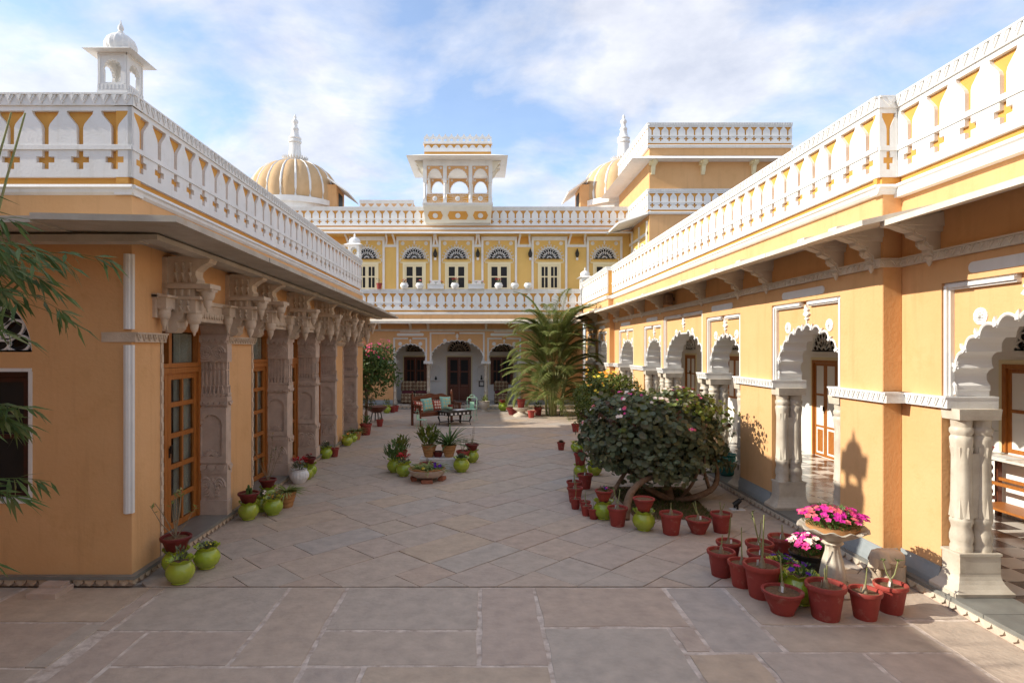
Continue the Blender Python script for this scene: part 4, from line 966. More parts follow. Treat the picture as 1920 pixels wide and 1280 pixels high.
for a in (7.0, 9.2, 16.6, 20.2): opening(a, a + 1.25 if a < 9 else a + 1.0, 0.98, 2.19, 'window')
opening(5.0, 5.9, 0.12, 2.16, 'door')
# console table and rubber plant inside the nearest arch
ct = thing('console_table', 'long console table with white top and carved timber rails under the verandah window', 'table', (6.95, 7.4, 0.117))
mb = MB(); mb.box(6.74, 7.17, 6.55, 8.36, 0.935, 0.965); mb.build('tabletop', 'tile_white', ct)
for y in (6.65, 8.22):
    mb = MB(); mb.box(6.78, 6.84, y, y + 0.05, 0.117, 0.935); mb.box(7.08, 7.14, y, y + 0.05, 0.117, 0.935); mb.box(6.84, 7.08, y + 0.01, y + 0.04, 0.86, 0.93); mb.box(6.84, 7.08, y + 0.01, y + 0.04, 0.33, 0.38)
    for k in range(4):
        r0 = 0.05; cz = 0.44 + 0.11 * k; mb.tube([(6.96 + r0 * 1.4 * math.cos(t), y + 0.025, cz + r0 * math.sin(t)) for t in [2 * PI * j / 10 for j in range(11)]], 0.011, 5)
    mb.build('leg_frame', 'wood_dark', ct)
mb = MB(); mb.box(6.79, 6.83, 6.70, 8.22, 0.60, 0.64); mb.build('rail', 'wood', ct)
mb = MB(); mb.box(7.09, 7.13, 6.70, 8.22, 0.60, 0.64); mb.build('rail', 'wood', ct)
mb = MB(); mb.box(6.77, 7.15, 6.70, 8.22, 0.27, 0.30); mb.build('shelf', 'wood', ct)
mb = MB(); mb.box(6.78, 7.02, 7.75, 8.05, 0.965, 0.969); tag(mb.build('paper_sheet', 'tag_white'), 'sheet of white paper lying on the console table', 'paper')
kiosk('roof_kiosk', 'small white domed kiosk where the sunlit parapet meets the back terrace', (4.10, 24.05, 4.80), 1.25)
# wall loudspeaker under the eave
sp = MB(); c = FM.P(13.2, 3.50, 0.14); rbox(sp, c.x, c.y, c.z, 0.16, 0.22, 0.26, 0.02); sp.box(c.x + 0.07, 4.222, c.y - 0.03, c.y + 0.03, c.z - 0.03, c.z + 0.03)
tag(sp.build('loudspeaker', 'bark'), 'small brown loudspeaker box fixed under the sunlit eave', 'loudspeaker')
# ================================================================== back wing
bw = thing('back_wing', 'two-storey back wing with cusped arcade below and yellow upper floor with fan windows', 'building', (-1, 24.2, 0))
YB = 24.0
FB = Facade((0, YB + 0.25, 0), (1, 0, 0), (0, -1, 0))       # ground-floor wall plane
FT = Facade((0, YB, 0), (1, 0, 0), (0, -1, 0))              # terrace parapet
FU = Facade((0, 25.5, 0), (1, 0, 0), (0, -1, 0))            # upper floor
CX = -1.06
mb = MB(); mb.box(-9, 4.0, 23.85, 26.4, 0, 0.11); mb.build('platform', 'skirting', bw)
mb = MB(); mb.box(-9, 4.0, 23.80, 23.98, 0.11, 0.15); mb.build('platform_edge', 'marble', bw)
mb = MB(); teeth(mb, Facade((0, 23.85, 0), (1, 0, 0), (0, -1, 0)), -9, 4, 0.02, 0.108, 0.001, 0.02, 0.16); mb.build('platform_carving', 'marble', bw)
mb = MB(); mb.box(-4, 3.2, 23.99, 26.3, 0.1105, 0.148); vf = mb.build('verandah_floor', 'tile_white', bw)
for i in range(14):
    for j in range(5):
        if (i + j) % 2 == 0:
            mb = MB(); x = -3.9 + i * 0.45; y = 24.02 + j * 0.45; mb.box(x, x + 0.445, y, y + 0.445, 0.1485, 0.152); mb.build('tile', 'tile_dark', vf)
# arcade of the ground floor; the side walls are plain
zc = 1.80
opB = [(CX - 2.60, CX - 1.22, 2.86, 0.55, 11, False), (CX - 1.12, CX + 1.12, 3.08, 0.68, 15, False), (CX + 1.22, CX + 2.60, 2.86, 0.55, 11, False)]
arcade(FB, CX - 3.6, CX + 3.6, opB, 3.12, bw, zc=zc, floor=0.15, skirt=True, col=1)
mb = MB(); mb.lathe([(0.11, 0), (0.11, 0.10), (0.085, 0.16), (0.10, 0.22), (0.07, 0.28), (0.075, 0.5), (0.09, 0.53), (0.07, 0.56), (0.066, 1.05), (0.085, 1.09), (0.068, 1.13), (0.066, 1.45), (0.095, 1.52), (0.08, 1.56), (0.11, 1.65)], n=14, rib=0.05, nr=8)
SC = mb.mesh('column', 'marble', smooth=40)
for u in (CX - 2.55, CX - 1.17, CX + 1.17, CX + 2.55): link('column', SC, bw, FB.P(u, 0.15, -0.14))
for a, b in ((-9.0, CX - 3.6), (CX + 3.6, 4.05)):
    mb = MB(); mb.fbox(FB, a, b, 0.15, 3.12, -0.3, 0.0); mb.build('wall', 'ochre', bw)
    mb = MB(); mb.fbox(FB, a, b, 0.15, 0.34, 0.001, 0.03); mb.build('skirting', 'skirting', bw)
mb = MB(); capsule(mb, FB, CX - 2.45, CX - 1.35, 2.93, 3.04, 0.0); mb.build('plaque', 'white', bw)
mb = MB(); capsule(mb, FB, CX + 1.35, CX + 2.45, 2.93, 3.04, 0.0); mb.build('plaque', 'white', bw)
mb = MB(); carved_band(mb, FB, -9, 4.05, 3.122, 3.20, -0.1, 0.05, 0.14, 0.012); mb.build('string_course', 'eave_light', bw)
mb = MB(); mb.fbox(FB, -9, 4.05, 3.201, 3.99, -0.3, -0.001); mb.build('frieze', 'ochre', bw)
for x in (-7, -5.6, -4.2, -2.95, CX - 1.17, CX + 1.17, 1.5, 2.9):
    mb = MB(); pr = [(3.201, 0.0), (3.201, 0.05), (3.28, 0.12), (3.36, 0.20), (3.43, 0.45), (3.50, 0.45), (3.62, 0.0)]
    mb.fprism(FB, pr, x - 0.05, x + 0.05); mb.build('bracket', 'eave_light', bw)
chajja(FB, -9, 4.0, 3.66, 3.50, 0.80, bw, th=0.10, step=1.3)
zb = parapet(FT, -8.75, 3.95, 4.80, bw)
mb = MB(); mb.fbox(FT, -9, 3.95, 3.60, zb + 0.04, -0.26, -0.03); mb.build('parapet_foot', 'ochre', bw)
mb = MB(); mb.box(-9, 4.2, 24.2, 25.5, 3.90, 3.98); mb.build('terrace_floor', 'white_wall', bw)
# verandah inside
mb = MB(); mb.box(-5, 3.4, 26.3, 26.5, 0.11, 3.9); mb.build('verandah_wall', 'white_wall', bw)
mb = MB(); mb.box(-5, 3.4, 24.62, 26.3, 3.25, 3.3); mb.build('verandah_ceiling', 'white_wall', bw)
for x in (CX - 3.4, CX + 3.3):
    mb = MB(); mb.box(x, x + 0.1, 24.62, 26.3, 0.152, 3.25); mb.build('verandah_end_wall', 'white_wall', bw)
FW = Facade((0, 26.3, 0), (1, 0, 0), (0, -1, 0))
def back_opening(u0, u1, v0, v1, kind, fr, rows, cols):
    o = door(FW, u0, u1, v0, v1, 0.03, bw, wood='wood_dark', leaves=2, rows=rows, cols=cols, panel=0.36 if kind == 'door' else 0.0, glass='dark', name=kind, st=0.07)
    mb = MB()
    for a, b, c, e in ((u0 - 0.06, u0 - 0.002, v0, v1 + 0.06), (u1 + 0.002, u1 + 0.06, v0, v1 + 0.06), (u0 - 0.002, u1 + 0.002, v1 + 0.002, v1 + 0.06)): mb.fbox(FW, a, b, c, e, 0.001, 0.04)
    mb.build('architrave', 'cream', o)
    fan(FW, (u0 + u1) / 2, v1 + 0.25, fr, bw, w=0.05, bar='sandstone', glass=('dark',), petals=9, rad=0.018)
back_opening(CX - 0.52, CX + 0.52, 0.152, 2.05, 'door', 0.5, 2, 1)
back_opening(-3.48, -2.48, 0.90, 2.05, 'window', 0.42, 2, 2)
back_opening(CX + 1.38, CX + 2.36, 0.84, 2.05, 'window', 0.42, 2, 2)
for x in (CX - 1.02, CX + 0.98):      # wall niches
    arch = cusped(0.15, 0.24, 5, 1.42, x, 0.35)
    q = [(x - 0.17, 1.05)] + arch + [(x + 0.17, 1.05)]
    mb = MB(); mb.tube([FW.P(u, v, 0.008) for u, v in q], 0.022, 5); mb.fbox(FW, x - 0.26, x + 0.26, 1.01, 1.045, 0.001, 0.10); mb.build('niche', 'white_wall', bw)
mb = MB(); c = FW.P(CX + 0.98, 1.05, 0.06); mb.lathe([(0.03, 0), (0.05, 0.04), (0.03, 0.09), (0.02, 0.14), (0.03, 0.2)], c.x, c.y, c.z - 0.004, n=10); tag(mb.build('vase', 'iron'), 'small dark vase in the wall niche beside the framed notice', 'vase')
mb = MB(); c = FW.P(CX - 1.02, 1.05, 0.06); mb.lathe([(0.04, 0), (0.06, 0.05), (0.035, 0.09), (0.03, 0.13), (0.01, 0.16)], c.x, c.y, c.z - 0.004, n=10); tag(mb.build('vase', 'iron'), 'squat dark pot in the wall niche nearer the two armchairs', 'vase')
mb = MB(); mb.fbox(FW, CX + 0.86, CX + 1.12, 0.74, 1.0, 0.0015, 0.03); mb.fbox(FW, CX + 0.91, CX + 1.07, 0.79, 0.95, 0.03, 0.034, 1); tag(mb.build('framed_notice', ['iron', 'tag_white']), 'small square notice in a black frame below the wall niche', 'notice')
# upper floor
mb = MB(); mb.fbox(FU, -11, 6.24, 3.98, 7.35, -0.4, 0.0); mb.build('upper_wall', 'yellow', bw)
mb = MB(); mb.fbox(FU, -11, 6.24, 7.35, 7.60, -0.4, 0.001); mb.build('attic_wall', 'ochre', bw)
chajja(FU, -11, 6.2, 7.42, 7.24, 0.75, bw, th=0.06, step=1.6, mt='white')
zb = parapet(FU, -10.5, 6.22, 8.46, bw, s=0.95)
mb = MB(); mb.box(-11, 6.2, 25.75, 36, 7.8, 7.9); mb.build('roof', 'white_wall', bw)
WX = [-4.96, -2.94, -1.14, 0.68, 2.82, 5.17]
for i, x in enumerate(WX):
    hw = 0.70
    fr = MB()
    for a, b in ((x - hw - 0.06, x - hw + 0.03), (x + hw - 0.03, x + hw + 0.06)): fr.fbox(FU, a, b, 4.9 if i in (1, 2, 3) and False else 4.0, 7.18, 0.001, 0.07)
    fr.fbox(FU, x - hw + 0.03, x + hw - 0.03, 7.02, 7.18, 0.001, 0.066); fr.build('bay_frame', 'white', bw)
    # scrolled garland over the fan light
    zf = 6.24; rr = 0.47
    mb = MB()
    for k in range(13):
        t = PI * (k + 0.5) / 13; c = (x + 0.575 * math.cos(t), zf + 0.56 * math.sin(t)); q = 0.068
        mb.tube([FU.P(c[0] + q * math.cos(j), c[1] + q * math.sin(j), 0.012) for j in [t + PI * 0.25 + 1.5 * PI * n / 8 for n in range(9)]], 0.014, 4)
    mb.tube([FU.P(x + 0.51 * math.cos(PI * k / 24), zf + 0.50 * math.sin(PI * k / 24), 0.01) for k in range(25)], 0.02, 4); mb.tube([FU.P(x - 0.60, zf - 0.0, 0.01), FU.P(x - 0.62, zf - 0.12, 0.01)], 0.02, 4); mb.tube([FU.P(x + 0.60, zf, 0.01), FU.P(x + 0.62, zf - 0.12, 0.01)], 0.02, 4)
    finial(mb, FU, x, zf + 0.58, 0.19, 0.0); mb.build('garland', 'white', bw)
    for sg in (-1, 1):
        mb = MB(); rosette(mb, FU, x + sg * 0.50, 6.90, 0.085, 0.0); mb.build('rosette', 'white', bw)
    fan(FU, x, zf, 0.455, bw, w=0.07, bar='white', glass=('dark',), petals=9, rad=0.012)
    d = door(FU, x - 0.49, x + 0.49, 4.0, 6.06, 0.03, bw, wood='cream', leaves=2, rows=4, cols=2 if i in (0, 4) else 1, glass='dark', name='window', fr=0.09, st=0.065, handle=False)
    mb = MB(); mb.fbox(FU, x - 0.60, x + 0.60, 6.062, 6.10, 0.001, 0.05); mb.build('window_head', 'cream', d)
edges = [(-9, -5.7)] + [(WX[i] + 0.765, WX[i + 1] - 0.765) for i in range(5)]
for a, b in edges:
    mb = MB(); mb.fbox(FU, a, b, 6.74, 6.84, 0.001, 0.05); mb.build('panel_rail', 'white', bw)
    # pair of curved struts under the eave
    for u, sg in ((a + 0.05, 1), (b - 0.05, -1)):
        mb = MB(); mb.tube([FU.P(u, 6.84, 0.02), FU.P(u + sg * 0.03, 7.0, 0.06), FU.P(u + sg * 0.05, 7.12, 0.2), FU.P(u + sg * 0.06, 7.19, 0.42)], 0.045, 6); mb.build('eave_strut', 'white', bw)
    mb = MB(); mb.fbox(FU, a + 0.02, b - 0.02, 6.90, 7.18, 0.001, 0.012); mb.build('eave_panel', 'ochre_deep', bw)
for k, x in enumerate(((WX[1] + WX[2]) / 2, (WX[2] + WX[3]) / 2, (WX[4] + WX[5]) / 2, (WX[3] + WX[4]) / 2 + 0.25)):
    t = thing('wall_lantern', ('small black iron lantern above a white wall niche on the upper floor', 'small black iron lantern above a white wall niche on the upper floor', 'small black iron lantern on the upper wall nearest the tower canopy', 'small black iron lantern on the broad plain yellow panel of the upper wall')[k], 'lantern', FU.P(x, 6.3, 0.0), 0, 'lanterns on the upper wall')
    mb = MB(); mb.lathe([(0.02, -0.02), (0.07, 0.03), (0.09, 0.16), (0.05, 0.26), (0.015, 0.36)], 0, -0.12, 0, n=8); mb.box(-0.02, 0.02, -0.12, 0.0, 0.2, 0.24); mb.build('cage', 'iron', t, local=True)
    mb = MB(); mb.lathe([(0.03, -0.14), (0.055, -0.10), (0.05, -0.03), (0.02, -0.02)], 0, -0.12, 0, n=10); mb.build('bulb_glass', 'tag_white', t, local=True)
for x in ((WX[1] + WX[2]) / 2, (WX[2] + WX[3]) / 2):      # white cusped niches between the middle windows
    arch = cusped(0.19, 0.2, 7, 4.75, x, 0.35)
    o = plate('niche_panel', FU, [(x - 0.145, 4.0), (x + 0.145, 4.0), (x + 0.145, 5.32), (x - 0.145, 5.32)], [[(x - 0.19, 4.25)] + arch + [(x + 0.19, 4.25)]], 0.001, 0.08, ['white', 'white'], bw)
    mb = MB(); mb.fbox(FU, x - 0.25, x + 0.25, 4.2, 5.2, 0.002, 0.02); mb.build('niche_back', 'white', o)

# ---------------------------------------------------------------- open pavilion on the upper parapet
pv = thing('jharokha_pavilion', 'white open pavilion with three cusped arches and crested roof on the upper parapet', 'pavilion', (CX, 25.4, 7.7))
PX = [-1.36, -0.53, 0.53, 1.36]
PX = [CX + p for p in PX]
PY0, PY1 = 24.75, 26.6
FP = Facade((0, PY0, 0), (1, 0, 0), (0, -1, 0)); FPB = Facade((0, PY1, 0), (1, 0, 0), (0, -1, 0))
# corbelled base
mb = MB(); mb.prism([(PX[0] - 0.06, PY0 - 0.02, 8.36), (PX[0] - 0.06, PY0 - 0.02, 8.30), (PX[0] - 0.02, 25.2, 7.72), (PX[0] - 0.02, 26.7, 7.72), (PX[0] - 0.06, 26.7, 8.36)], [(PX[3] + 0.06, PY0 - 0.02, 8.36), (PX[3] + 0.06, PY0 - 0.02, 8.30), (PX[3] + 0.02, 25.2, 7.72), (PX[3] + 0.02, 26.7, 7.72), (PX[3] + 0.06, 26.7, 8.36)])
mb.build('base', 'ivory', pv)
nb = Vector((0, -(8.30 - 7.72), -(25.2 - PY0 + 0.02))).normalized()
FSl = Facade((0, 25.2, 7.72), (1, 0, 0), (0, nb.y, nb.z))
class Slope(Facade):
    def P(s, u, v, w):
        t = v; base = Vector((u, 25.2 + (PY0 - 0.02 - 25.2) * t, 7.72 + 0.58 * t)); return base + nb * w
SLP = Slope((0, 0, 0), (1, 0, 0), (0, -1, 0))
for i in range(3):
    a, b = PX[i] + 0.1, PX[i + 1] - 0.1
    q = [(a + 0.08, 0.2), (b - 0.08, 0.2), (b, 0.45), (b - 0.08, 0.7), (a + 0.08, 0.7), (a, 0.45)]
    mb = MB(); mb.fplate(SLP, q, 0.001, 0.015); o = mb.build('base_panel', 'ochre_deep', pv)
    mb = MB(); c = (a + b) / 2; mb.fplate(SLP, [(c + 0.11 * math.cos(2 * PI * k / 14), 0.45 + 0.15 * math.sin(2 * PI * k / 14)) for k in range(14)], 0.015, 0.035); mb.build('rosette', 'white', o)
mb = MB(); carved_band(mb, FP, PX[0] - 0.1, PX[3] + 0.1, 8.36, 8.44, -1.9, 0.04, 0.09, 0.012); mb.build('floor_band', 'white', pv)
for F, pts in ((FP, range(4)), (FPB, range(4))):
    for i in pts:
        mb = MB(); c = F.P(PX[i], 0, -0.06)
        mb.box(c.x - 0.075, c.x + 0.075, c.y - 0.06, c.y + 0.06, 8.44, 8.62); mb.lathe([(0.07, 8.62), (0.075, 8.7), (0.05, 8.76), (0.052, 9.15), (0.07, 9.2), (0.06, 9.25), (0.075, 9.3)], c.x, c.y, 0, n=12); mb.box(c.x - 0.08, c.x + 0.08, c.y - 0.06, c.y + 0.06, 9.3, 10.25)
        mb.build('column', 'white', pv)
for F, front in ((FP, 1), (FPB, 0)):
    for i in range(3):
        a, b = PX[i] + 0.08, PX[i + 1] - 0.08; c = (a + b) / 2; hw = (b - a) / 2 - 0.02
        z0, z1 = 9.2, 9.98
        arch = cusped(hw - 0.04, 0.46, 13, 9.38, c, 0.34)
        out_ = [(a, 9.22), (c - hw, 9.22)] + arch + [(c + hw, 9.22), (b, 9.22), (b, z1), (a, z1)]
        o = plate('arch', F, out_, [], -0.09, -0.03, ['ochre', 'white'], pv)
        mb = MB(); mb.tube([F.P(u, v, -0.025) for u, v in arch], 0.016, 4)
        for sg in (-1, 1): rosette(mb, F, c + sg * hw * 0.78, 9.90, 0.05, -0.03)
        mb.build('arch_trim', 'white', o)
        if front:
            mb = MB(); mb.fbox(F, a, b, 8.44, 8.82, -0.08, -0.035); o = mb.build('breast_panel', 'ochre_deep', pv)
            mb = MB()
            for k in range(20):
                t = 2 * PI * k / 20; r0, r1 = 0.13, 0.42
                p0 = (c + r0 * math.cos(t), 8.63 + r0 * math.sin(t)); p1 = (max(a, min(b, c + r1 * math.cos(t))), max(8.46, min(8.80, 8.63 + r1 * math.sin(t))))
                mb.tube([F.P(*p0, -0.033), F.P(*p1, -0.033)], 0.007, 4)
            mb.build('rays', 'white', o)
            mb = MB(); rosette(mb, F, c, 8.63, 0.11, -0.03); mb.fbox(F, a, b, 8.821, 8.86, -0.09, -0.02); mb.build('rosette', 'white', o)
            mb = MB(); mb.fbox(F, a + 0.06, b - 0.06, 10.06, 10.18, -0.05, -0.018); mb.build('frieze_panel', 'ochre_deep', pv)
for x in (PX[0], PX[3]):
    mb = MB(); mb.box(x - 0.05, x + 0.05, PY0 + 0.13, PY1 - 0.01, 9.78, 9.98); mb.box(x - 0.05, x + 0.05, PY0 + 0.13, PY1 - 0.01, 8.44, 8.82); mb.build('side_panel', 'white', pv)
mb = MB(); mb.box(PX[0] - 0.08, PX[3] + 0.08, PY0 + 0.004, PY1 + 0.12, 9.982, 10.26); mb.build('entablature', 'white', pv)
mb = MB(); z0, z1 = 10.22, 10.46; e = 0.62
xa, xb, ya, yb = PX[0] - 0.08, PX[3] + 0.08, PY0, PY1 + 0.12
mb.hexa([(xa - e, ya - e, z0), (xb + e, ya - e, z0), (xb + e, yb + e, z0), (xa - e, yb + e, z0), (xa, ya, z1), (xb, ya, z1), (xb, yb, z1), (xa, yb, z1)]); mb.build('eave', 'white', pv)
for x, sg in ((xa, -1), (xb, 1)):
    for y in (PY0 + 0.1, PY0 + 0.6, PY0 + 1.2):
        mb = MB(); mb.prism([(x, y, 9.75), (x + sg * 0.1, y, 9.85), (x + sg * 0.18, y, 10.0), (x + sg * 0.36, y, 10.21), (x, y, 10.21)], [(x, y + 0.06, 9.75), (x + sg * 0.1, y + 0.06, 9.85), (x + sg * 0.18, y + 0.06, 10.0), (x + sg * 0.36, y + 0.06, 10.21), (x, y + 0.06, 10.21)]); mb.build('eave_bracket', 'ivory', pv)
mb = MB(); mb.box(xa + 0.05, xb - 0.05, ya + 0.06, yb - 0.05, 10.46, 10.90); mb.build('roof_block', 'ochre_deep', pv)
for F, w_ in ((Facade((0, ya + 0.06, 0), (1, 0, 0), (0, -1, 0)), 0),):
    n = 9; st = (xb - xa - 0.1) / n
    for i in range(n):
        u = xa + 0.05 + i * st
        mb = MB(); mb.fplate(F, [(u, 10.58), (u + st, 10.58), (u + st, 10.72), (u + st * 0.86, 10.765), (u + st * 0.72, 10.835), (u + st * 0.5, 10.86), (u + st * 0.28, 10.835), (u + st * 0.14, 10.765), (u, 10.72)], 0.001, 0.025); mb.build('merlon', 'white', pv)
    mb = MB(); mb.fbox(F, xa, xb, 10.90, 10.97, -0.2, 0.05); mb.build('cornice', 'white', pv)
    for i in range(11):
        s_ = (xb - xa - 0.06) / 11; u = xa + 0.03 + i * s_; c = u + s_ / 2
        out_ = [(u, 10.97), (u + s_, 10.97), (u + s_, 11.19), (u + s_ * 0.75, 11.23), (c, 11.34), (u + s_ * 0.25, 11.23), (u, 11.19)]
        o = plate('crest', F, out_, [[(c + 0.062 * math.cos(2 * PI * k / 10), 11.075 + 0.062 * math.sin(2 * PI * k / 10)) for k in range(10)]], -0.06, 0.0, ['white', 'white'], pv)

# ---------------------------------------------------------------- domes
def dome(loc, flip, label):
    t = thing('ribbed_dome', label, 'dome', loc)
    Rr, H = 2.15, 2.15
    prof = [(Rr * 0.985, 0.0), (Rr * 1.0, 0.35), (Rr * 0.985, 0.7), (Rr * 0.92, 1.1), (Rr * 0.80, 1.5), (Rr * 0.63, 1.82), (Rr * 0.42, 2.05), (Rr * 0.22, 2.17), (0.2, 2.22)]
    mb = MB(); mb.lathe(prof, n=120, rib=0.045, nr=20); mb.build('shell', 'dome_plaster', t, smooth=50, local=True)
    for k in range(20):
        a = 2 * PI * k / 20
        mb = MB(); pts = [(r * 1.004 * math.cos(a), r * 1.004 * math.sin(a), z) for r, z in prof[:-1]]
        mb.tube(pts, [0.06, 0.06, 0.06, 0.056, 0.05, 0.042, 0.032, 0.024], 6); mb.build('rib', 'white', t, local=True)
    mb = MB(); mb.lathe([(Rr * 1.07, -0.30), (Rr * 1.07, -0.04), (Rr * 1.0, 0.0)], n=60); mb.lathe([(Rr * 1.0, -2.0), (Rr * 1.0, -0.3)], n=60); mb.build('drum', 'white', t, smooth=40, local=True)
    mb = MB()
    for k in range(28):
        a = 2 * PI * k / 28; c, s_ = math.cos(a), math.sin(a); tx, ty = -s_, c
        p = lambda r, o, z: (r * c + tx * o, r * s_ + ty * o, z)
        mb.add([p(0.42, -0.06, 2.14), p(0.42, 0.06, 2.14), p(0.58, 0.05, 2.28), p(0.66, 0.0, 2.42), p(0.58, -0.05, 2.28), p(0.48, 0, 2.30)], [(0, 1, 2, 3, 4), (0, 4, 5), (1, 5, 2), (5, 4, 3), (5, 3, 2)])
    mb.lathe([(0.5, 2.08), (0.5, 2.2), (0.4, 2.3)], n=24); mb.build('lotus', 'white', t, local=True)
    mb = MB(); mb.lathe([(0.34, 2.2), (0.32, 2.35), (0.26, 2.8), (0.25, 3.1), (0.30, 3.14), (0.30, 3.24), (0.26, 3.28), (0.30, 3.34), (0.28, 3.40), (0.20, 3.46), (0.15, 3.75), (0.18, 3.80), (0.16, 3.88), (0.11, 3.92), (0.10, 4.08), (0.15, 4.16), (0.14, 4.25), (0.05, 4.36), (0.07, 4.42), (0.02, 4.56)], n=24, rib=0.06, nr=12)
    mb.build('finial', 'white', t, smooth=50, local=True)
    # small porch on the inner side
    sx = flip
    mb = MB(); mb.box(min(sx * 1.75, sx * 2.35), max(sx * 1.75, sx * 2.35), -1.1, 0.5, -1.9, 0.75); mb.build('porch', 'ochre', t, local=True)
    mb = MB(); mb.hexa([(sx * 2.0, -1.5, 0.95), (sx * 3.0, -1.5, 0.25), (sx * 3.0, 0.9, 0.25), (sx * 2.0, 0.9, 0.95), (sx * 2.0, -1.5, 1.02), (sx * 3.0, -1.5, 0.31), (sx * 3.0, 0.9, 0.31), (sx * 2.0, 0.9, 1.02)]); mb.build('porch_eave', 'white', t, local=True)
    mb = MB(); mb.box(min(sx * 2.36, sx * 2.37), max(sx * 2.36, sx * 2.37), -0.7, 0.1, -1.2, 0.45); mb.build('porch_dark_plate', 'dark', t, local=True)  # thin dark plate standing in for the shade inside an opening
    return t
dome((-9.45, 30, 9.6), 1, 'ochre ribbed dome with white stripes rising behind the left wing parapet')
dome((7.05, 30, 9.6), -1, 'ochre ribbed dome with white stripes half hidden by the square tower')
mb = MB(); mb.box(-11.6, -6.9, 28, 33, 7.8, 8.9); tag(mb.build('dome_terrace', 'ochre'), 'low ochre roof block carrying the left striped dome', 'roof block')
mb = MB(); mb.box(4.9, 9.2, 28, 33, 7.8, 8.9); tag(mb.build('dome_terrace', 'ochre'), 'low ochre roof block carrying the dome beside the tower', 'roof block')
rb = thing('roof_parapet', 'short white pierced parapet standing on the roof left of the open pavilion', 'parapet', (-4.75, 29, 7.9))
FRP = Facade((0, 29, 0), (1, 0, 0), (0, -1, 0)); parapet(FRP, -6.0, -3.4, 9.62, rb)
mb = MB(); mb.box(-6.0, -3.4, 29.02, 30.4, 7.9, 9.5); mb.build('roof_room', 'ochre', rb)

# ---------------------------------------------------------------- square tower
tw = thing('square_tower', 'tall square ochre tower with two tiers of white parapet and a stone eave', 'building', (8.9, 24, 0))
TX, TY = 6.26, 22.5
FTF = Facade((0, TY, 0), (1, 0, 0), (0, -1, 0)); FTS = Facade((TX, 0, 0), (0, 1, 0), (-1, 0, 0))
mb = MB(); mb.box(TX, 11.6, TY, 27.5, 4.07, 10.0); mb.build('wall', 'ochre', tw)
for T, s in ((10.88, 0.90), (8.40, 0.92)):
    zb = parapet(Facade((0, TY - 0.07, 0), (1, 0, 0), (0, -1, 0)), TX - 0.07, 11.6, T, tw, s=s, wall=0.07); parapet(Facade((TX - 0.07, 0, 0), (0, 1, 0), (-1, 0, 0)), TY - 0.07, 27.4, T, tw, s=s, wall=0.07)
    if T > 10: mb = MB(); mb.box(TX + 0.03, 11.57, TY + 0.03, 27.4, 9.99, zb + 0.05); mb.build('attic', 'ochre', tw)
# deep sloping eave with corner brackets
mb = MB(); e = 0.75
mb.hexa([(TX - e, TY - e * 0.6, 9.44), (12.3, TY - e * 0.6, 9.44), (12.3, 28, 9.44), (TX - e, 28, 9.44), (TX + 0.1, TY + 0.1, 9.72), (11.5, TY + 0.1, 9.72), (11.5, 27.4, 9.72), (TX + 0.1, 27.4, 9.72)])
mb.build('eave', 'white', tw)
for x in (TX + 0.12, TX + 2.0, TX + 3.9):
    mb = MB(); pr = [(8.95, 0.0), (8.95, 0.05), (9.1, 0.12), (9.25, 0.16), (9.36, 0.32), (9.44, 0.34), (9.44, 0.0)]; mb.fprism(FTF, pr, x - 0.07, x + 0.07); mb.fprism(FTF, [(9.3, 0.0), (9.34, 0.2), (9.438, 0.25), (9.438, 0.0)], x - 0.14, x + 0.14); mb.build('bracket', 'cream', tw)
# lower side canopy joining the back wing, with a bracketed bay below
mb = MB(); mb.hexa([(TX - 1.1, TY + 0.3, 7.18), (TX + 0.02, TY - 0.1, 7.50), (TX + 0.02, 25.4, 7.50), (TX - 1.1, 25.0, 7.18), (TX - 1.1, TY + 0.3, 7.25), (TX + 0.02, TY - 0.1, 7.58), (TX + 0.02, 25.4, 7.58), (TX - 1.1, 25.0, 7.25)]); mb.build('canopy', 'white', tw)
mb = MB(); mb.fbox(FTS, TY + 0.05, 25.49, 4.07, 7.3, 0.0, 0.012); mb.build('side_face', 'yellow', tw)
mb = MB()
for u in (TY + 0.15, TY + 1.3, TY + 2.4): mb.fbox(FTS, u, u + 0.1, 4.1, 7.25, 0.012, 0.07)
mb.fbox(FTS, TY + 0.15, 25.4, 6.74, 6.84, 0.012, 0.06); mb.build('bay_frame', 'white', tw)
for u in (TY + 0.75, TY + 1.9):
    fan(FTS, u, 6.12, 0.36, tw, w=0.08, bar='white', glass=('dark',), petals=9, rad=0.012)
    door(FTS, u - 0.42, u + 0.42, 4.1, 5.95, 0.04, tw, wood='cream', leaves=2, rows=4, glass='dark', name='window', handle=False)
# ================================================================== unseen block added behind the camera; it cuts sky light on walls facing it
gb = thing('sky_block', 'plain ochre block added behind the camera to hold back sky light', 'building', (0, -4, 0))
mb = MB(); mb.box(-12, -2.2, -8, -3.2, 0, 5.6); mb.box(2.2, 10, -8, -3.2, 0, 5.6); mb.box(-2.2, 2.2, -8, -3.2, 4.2, 5.6); mb.build('wall', 'ochre', gb)

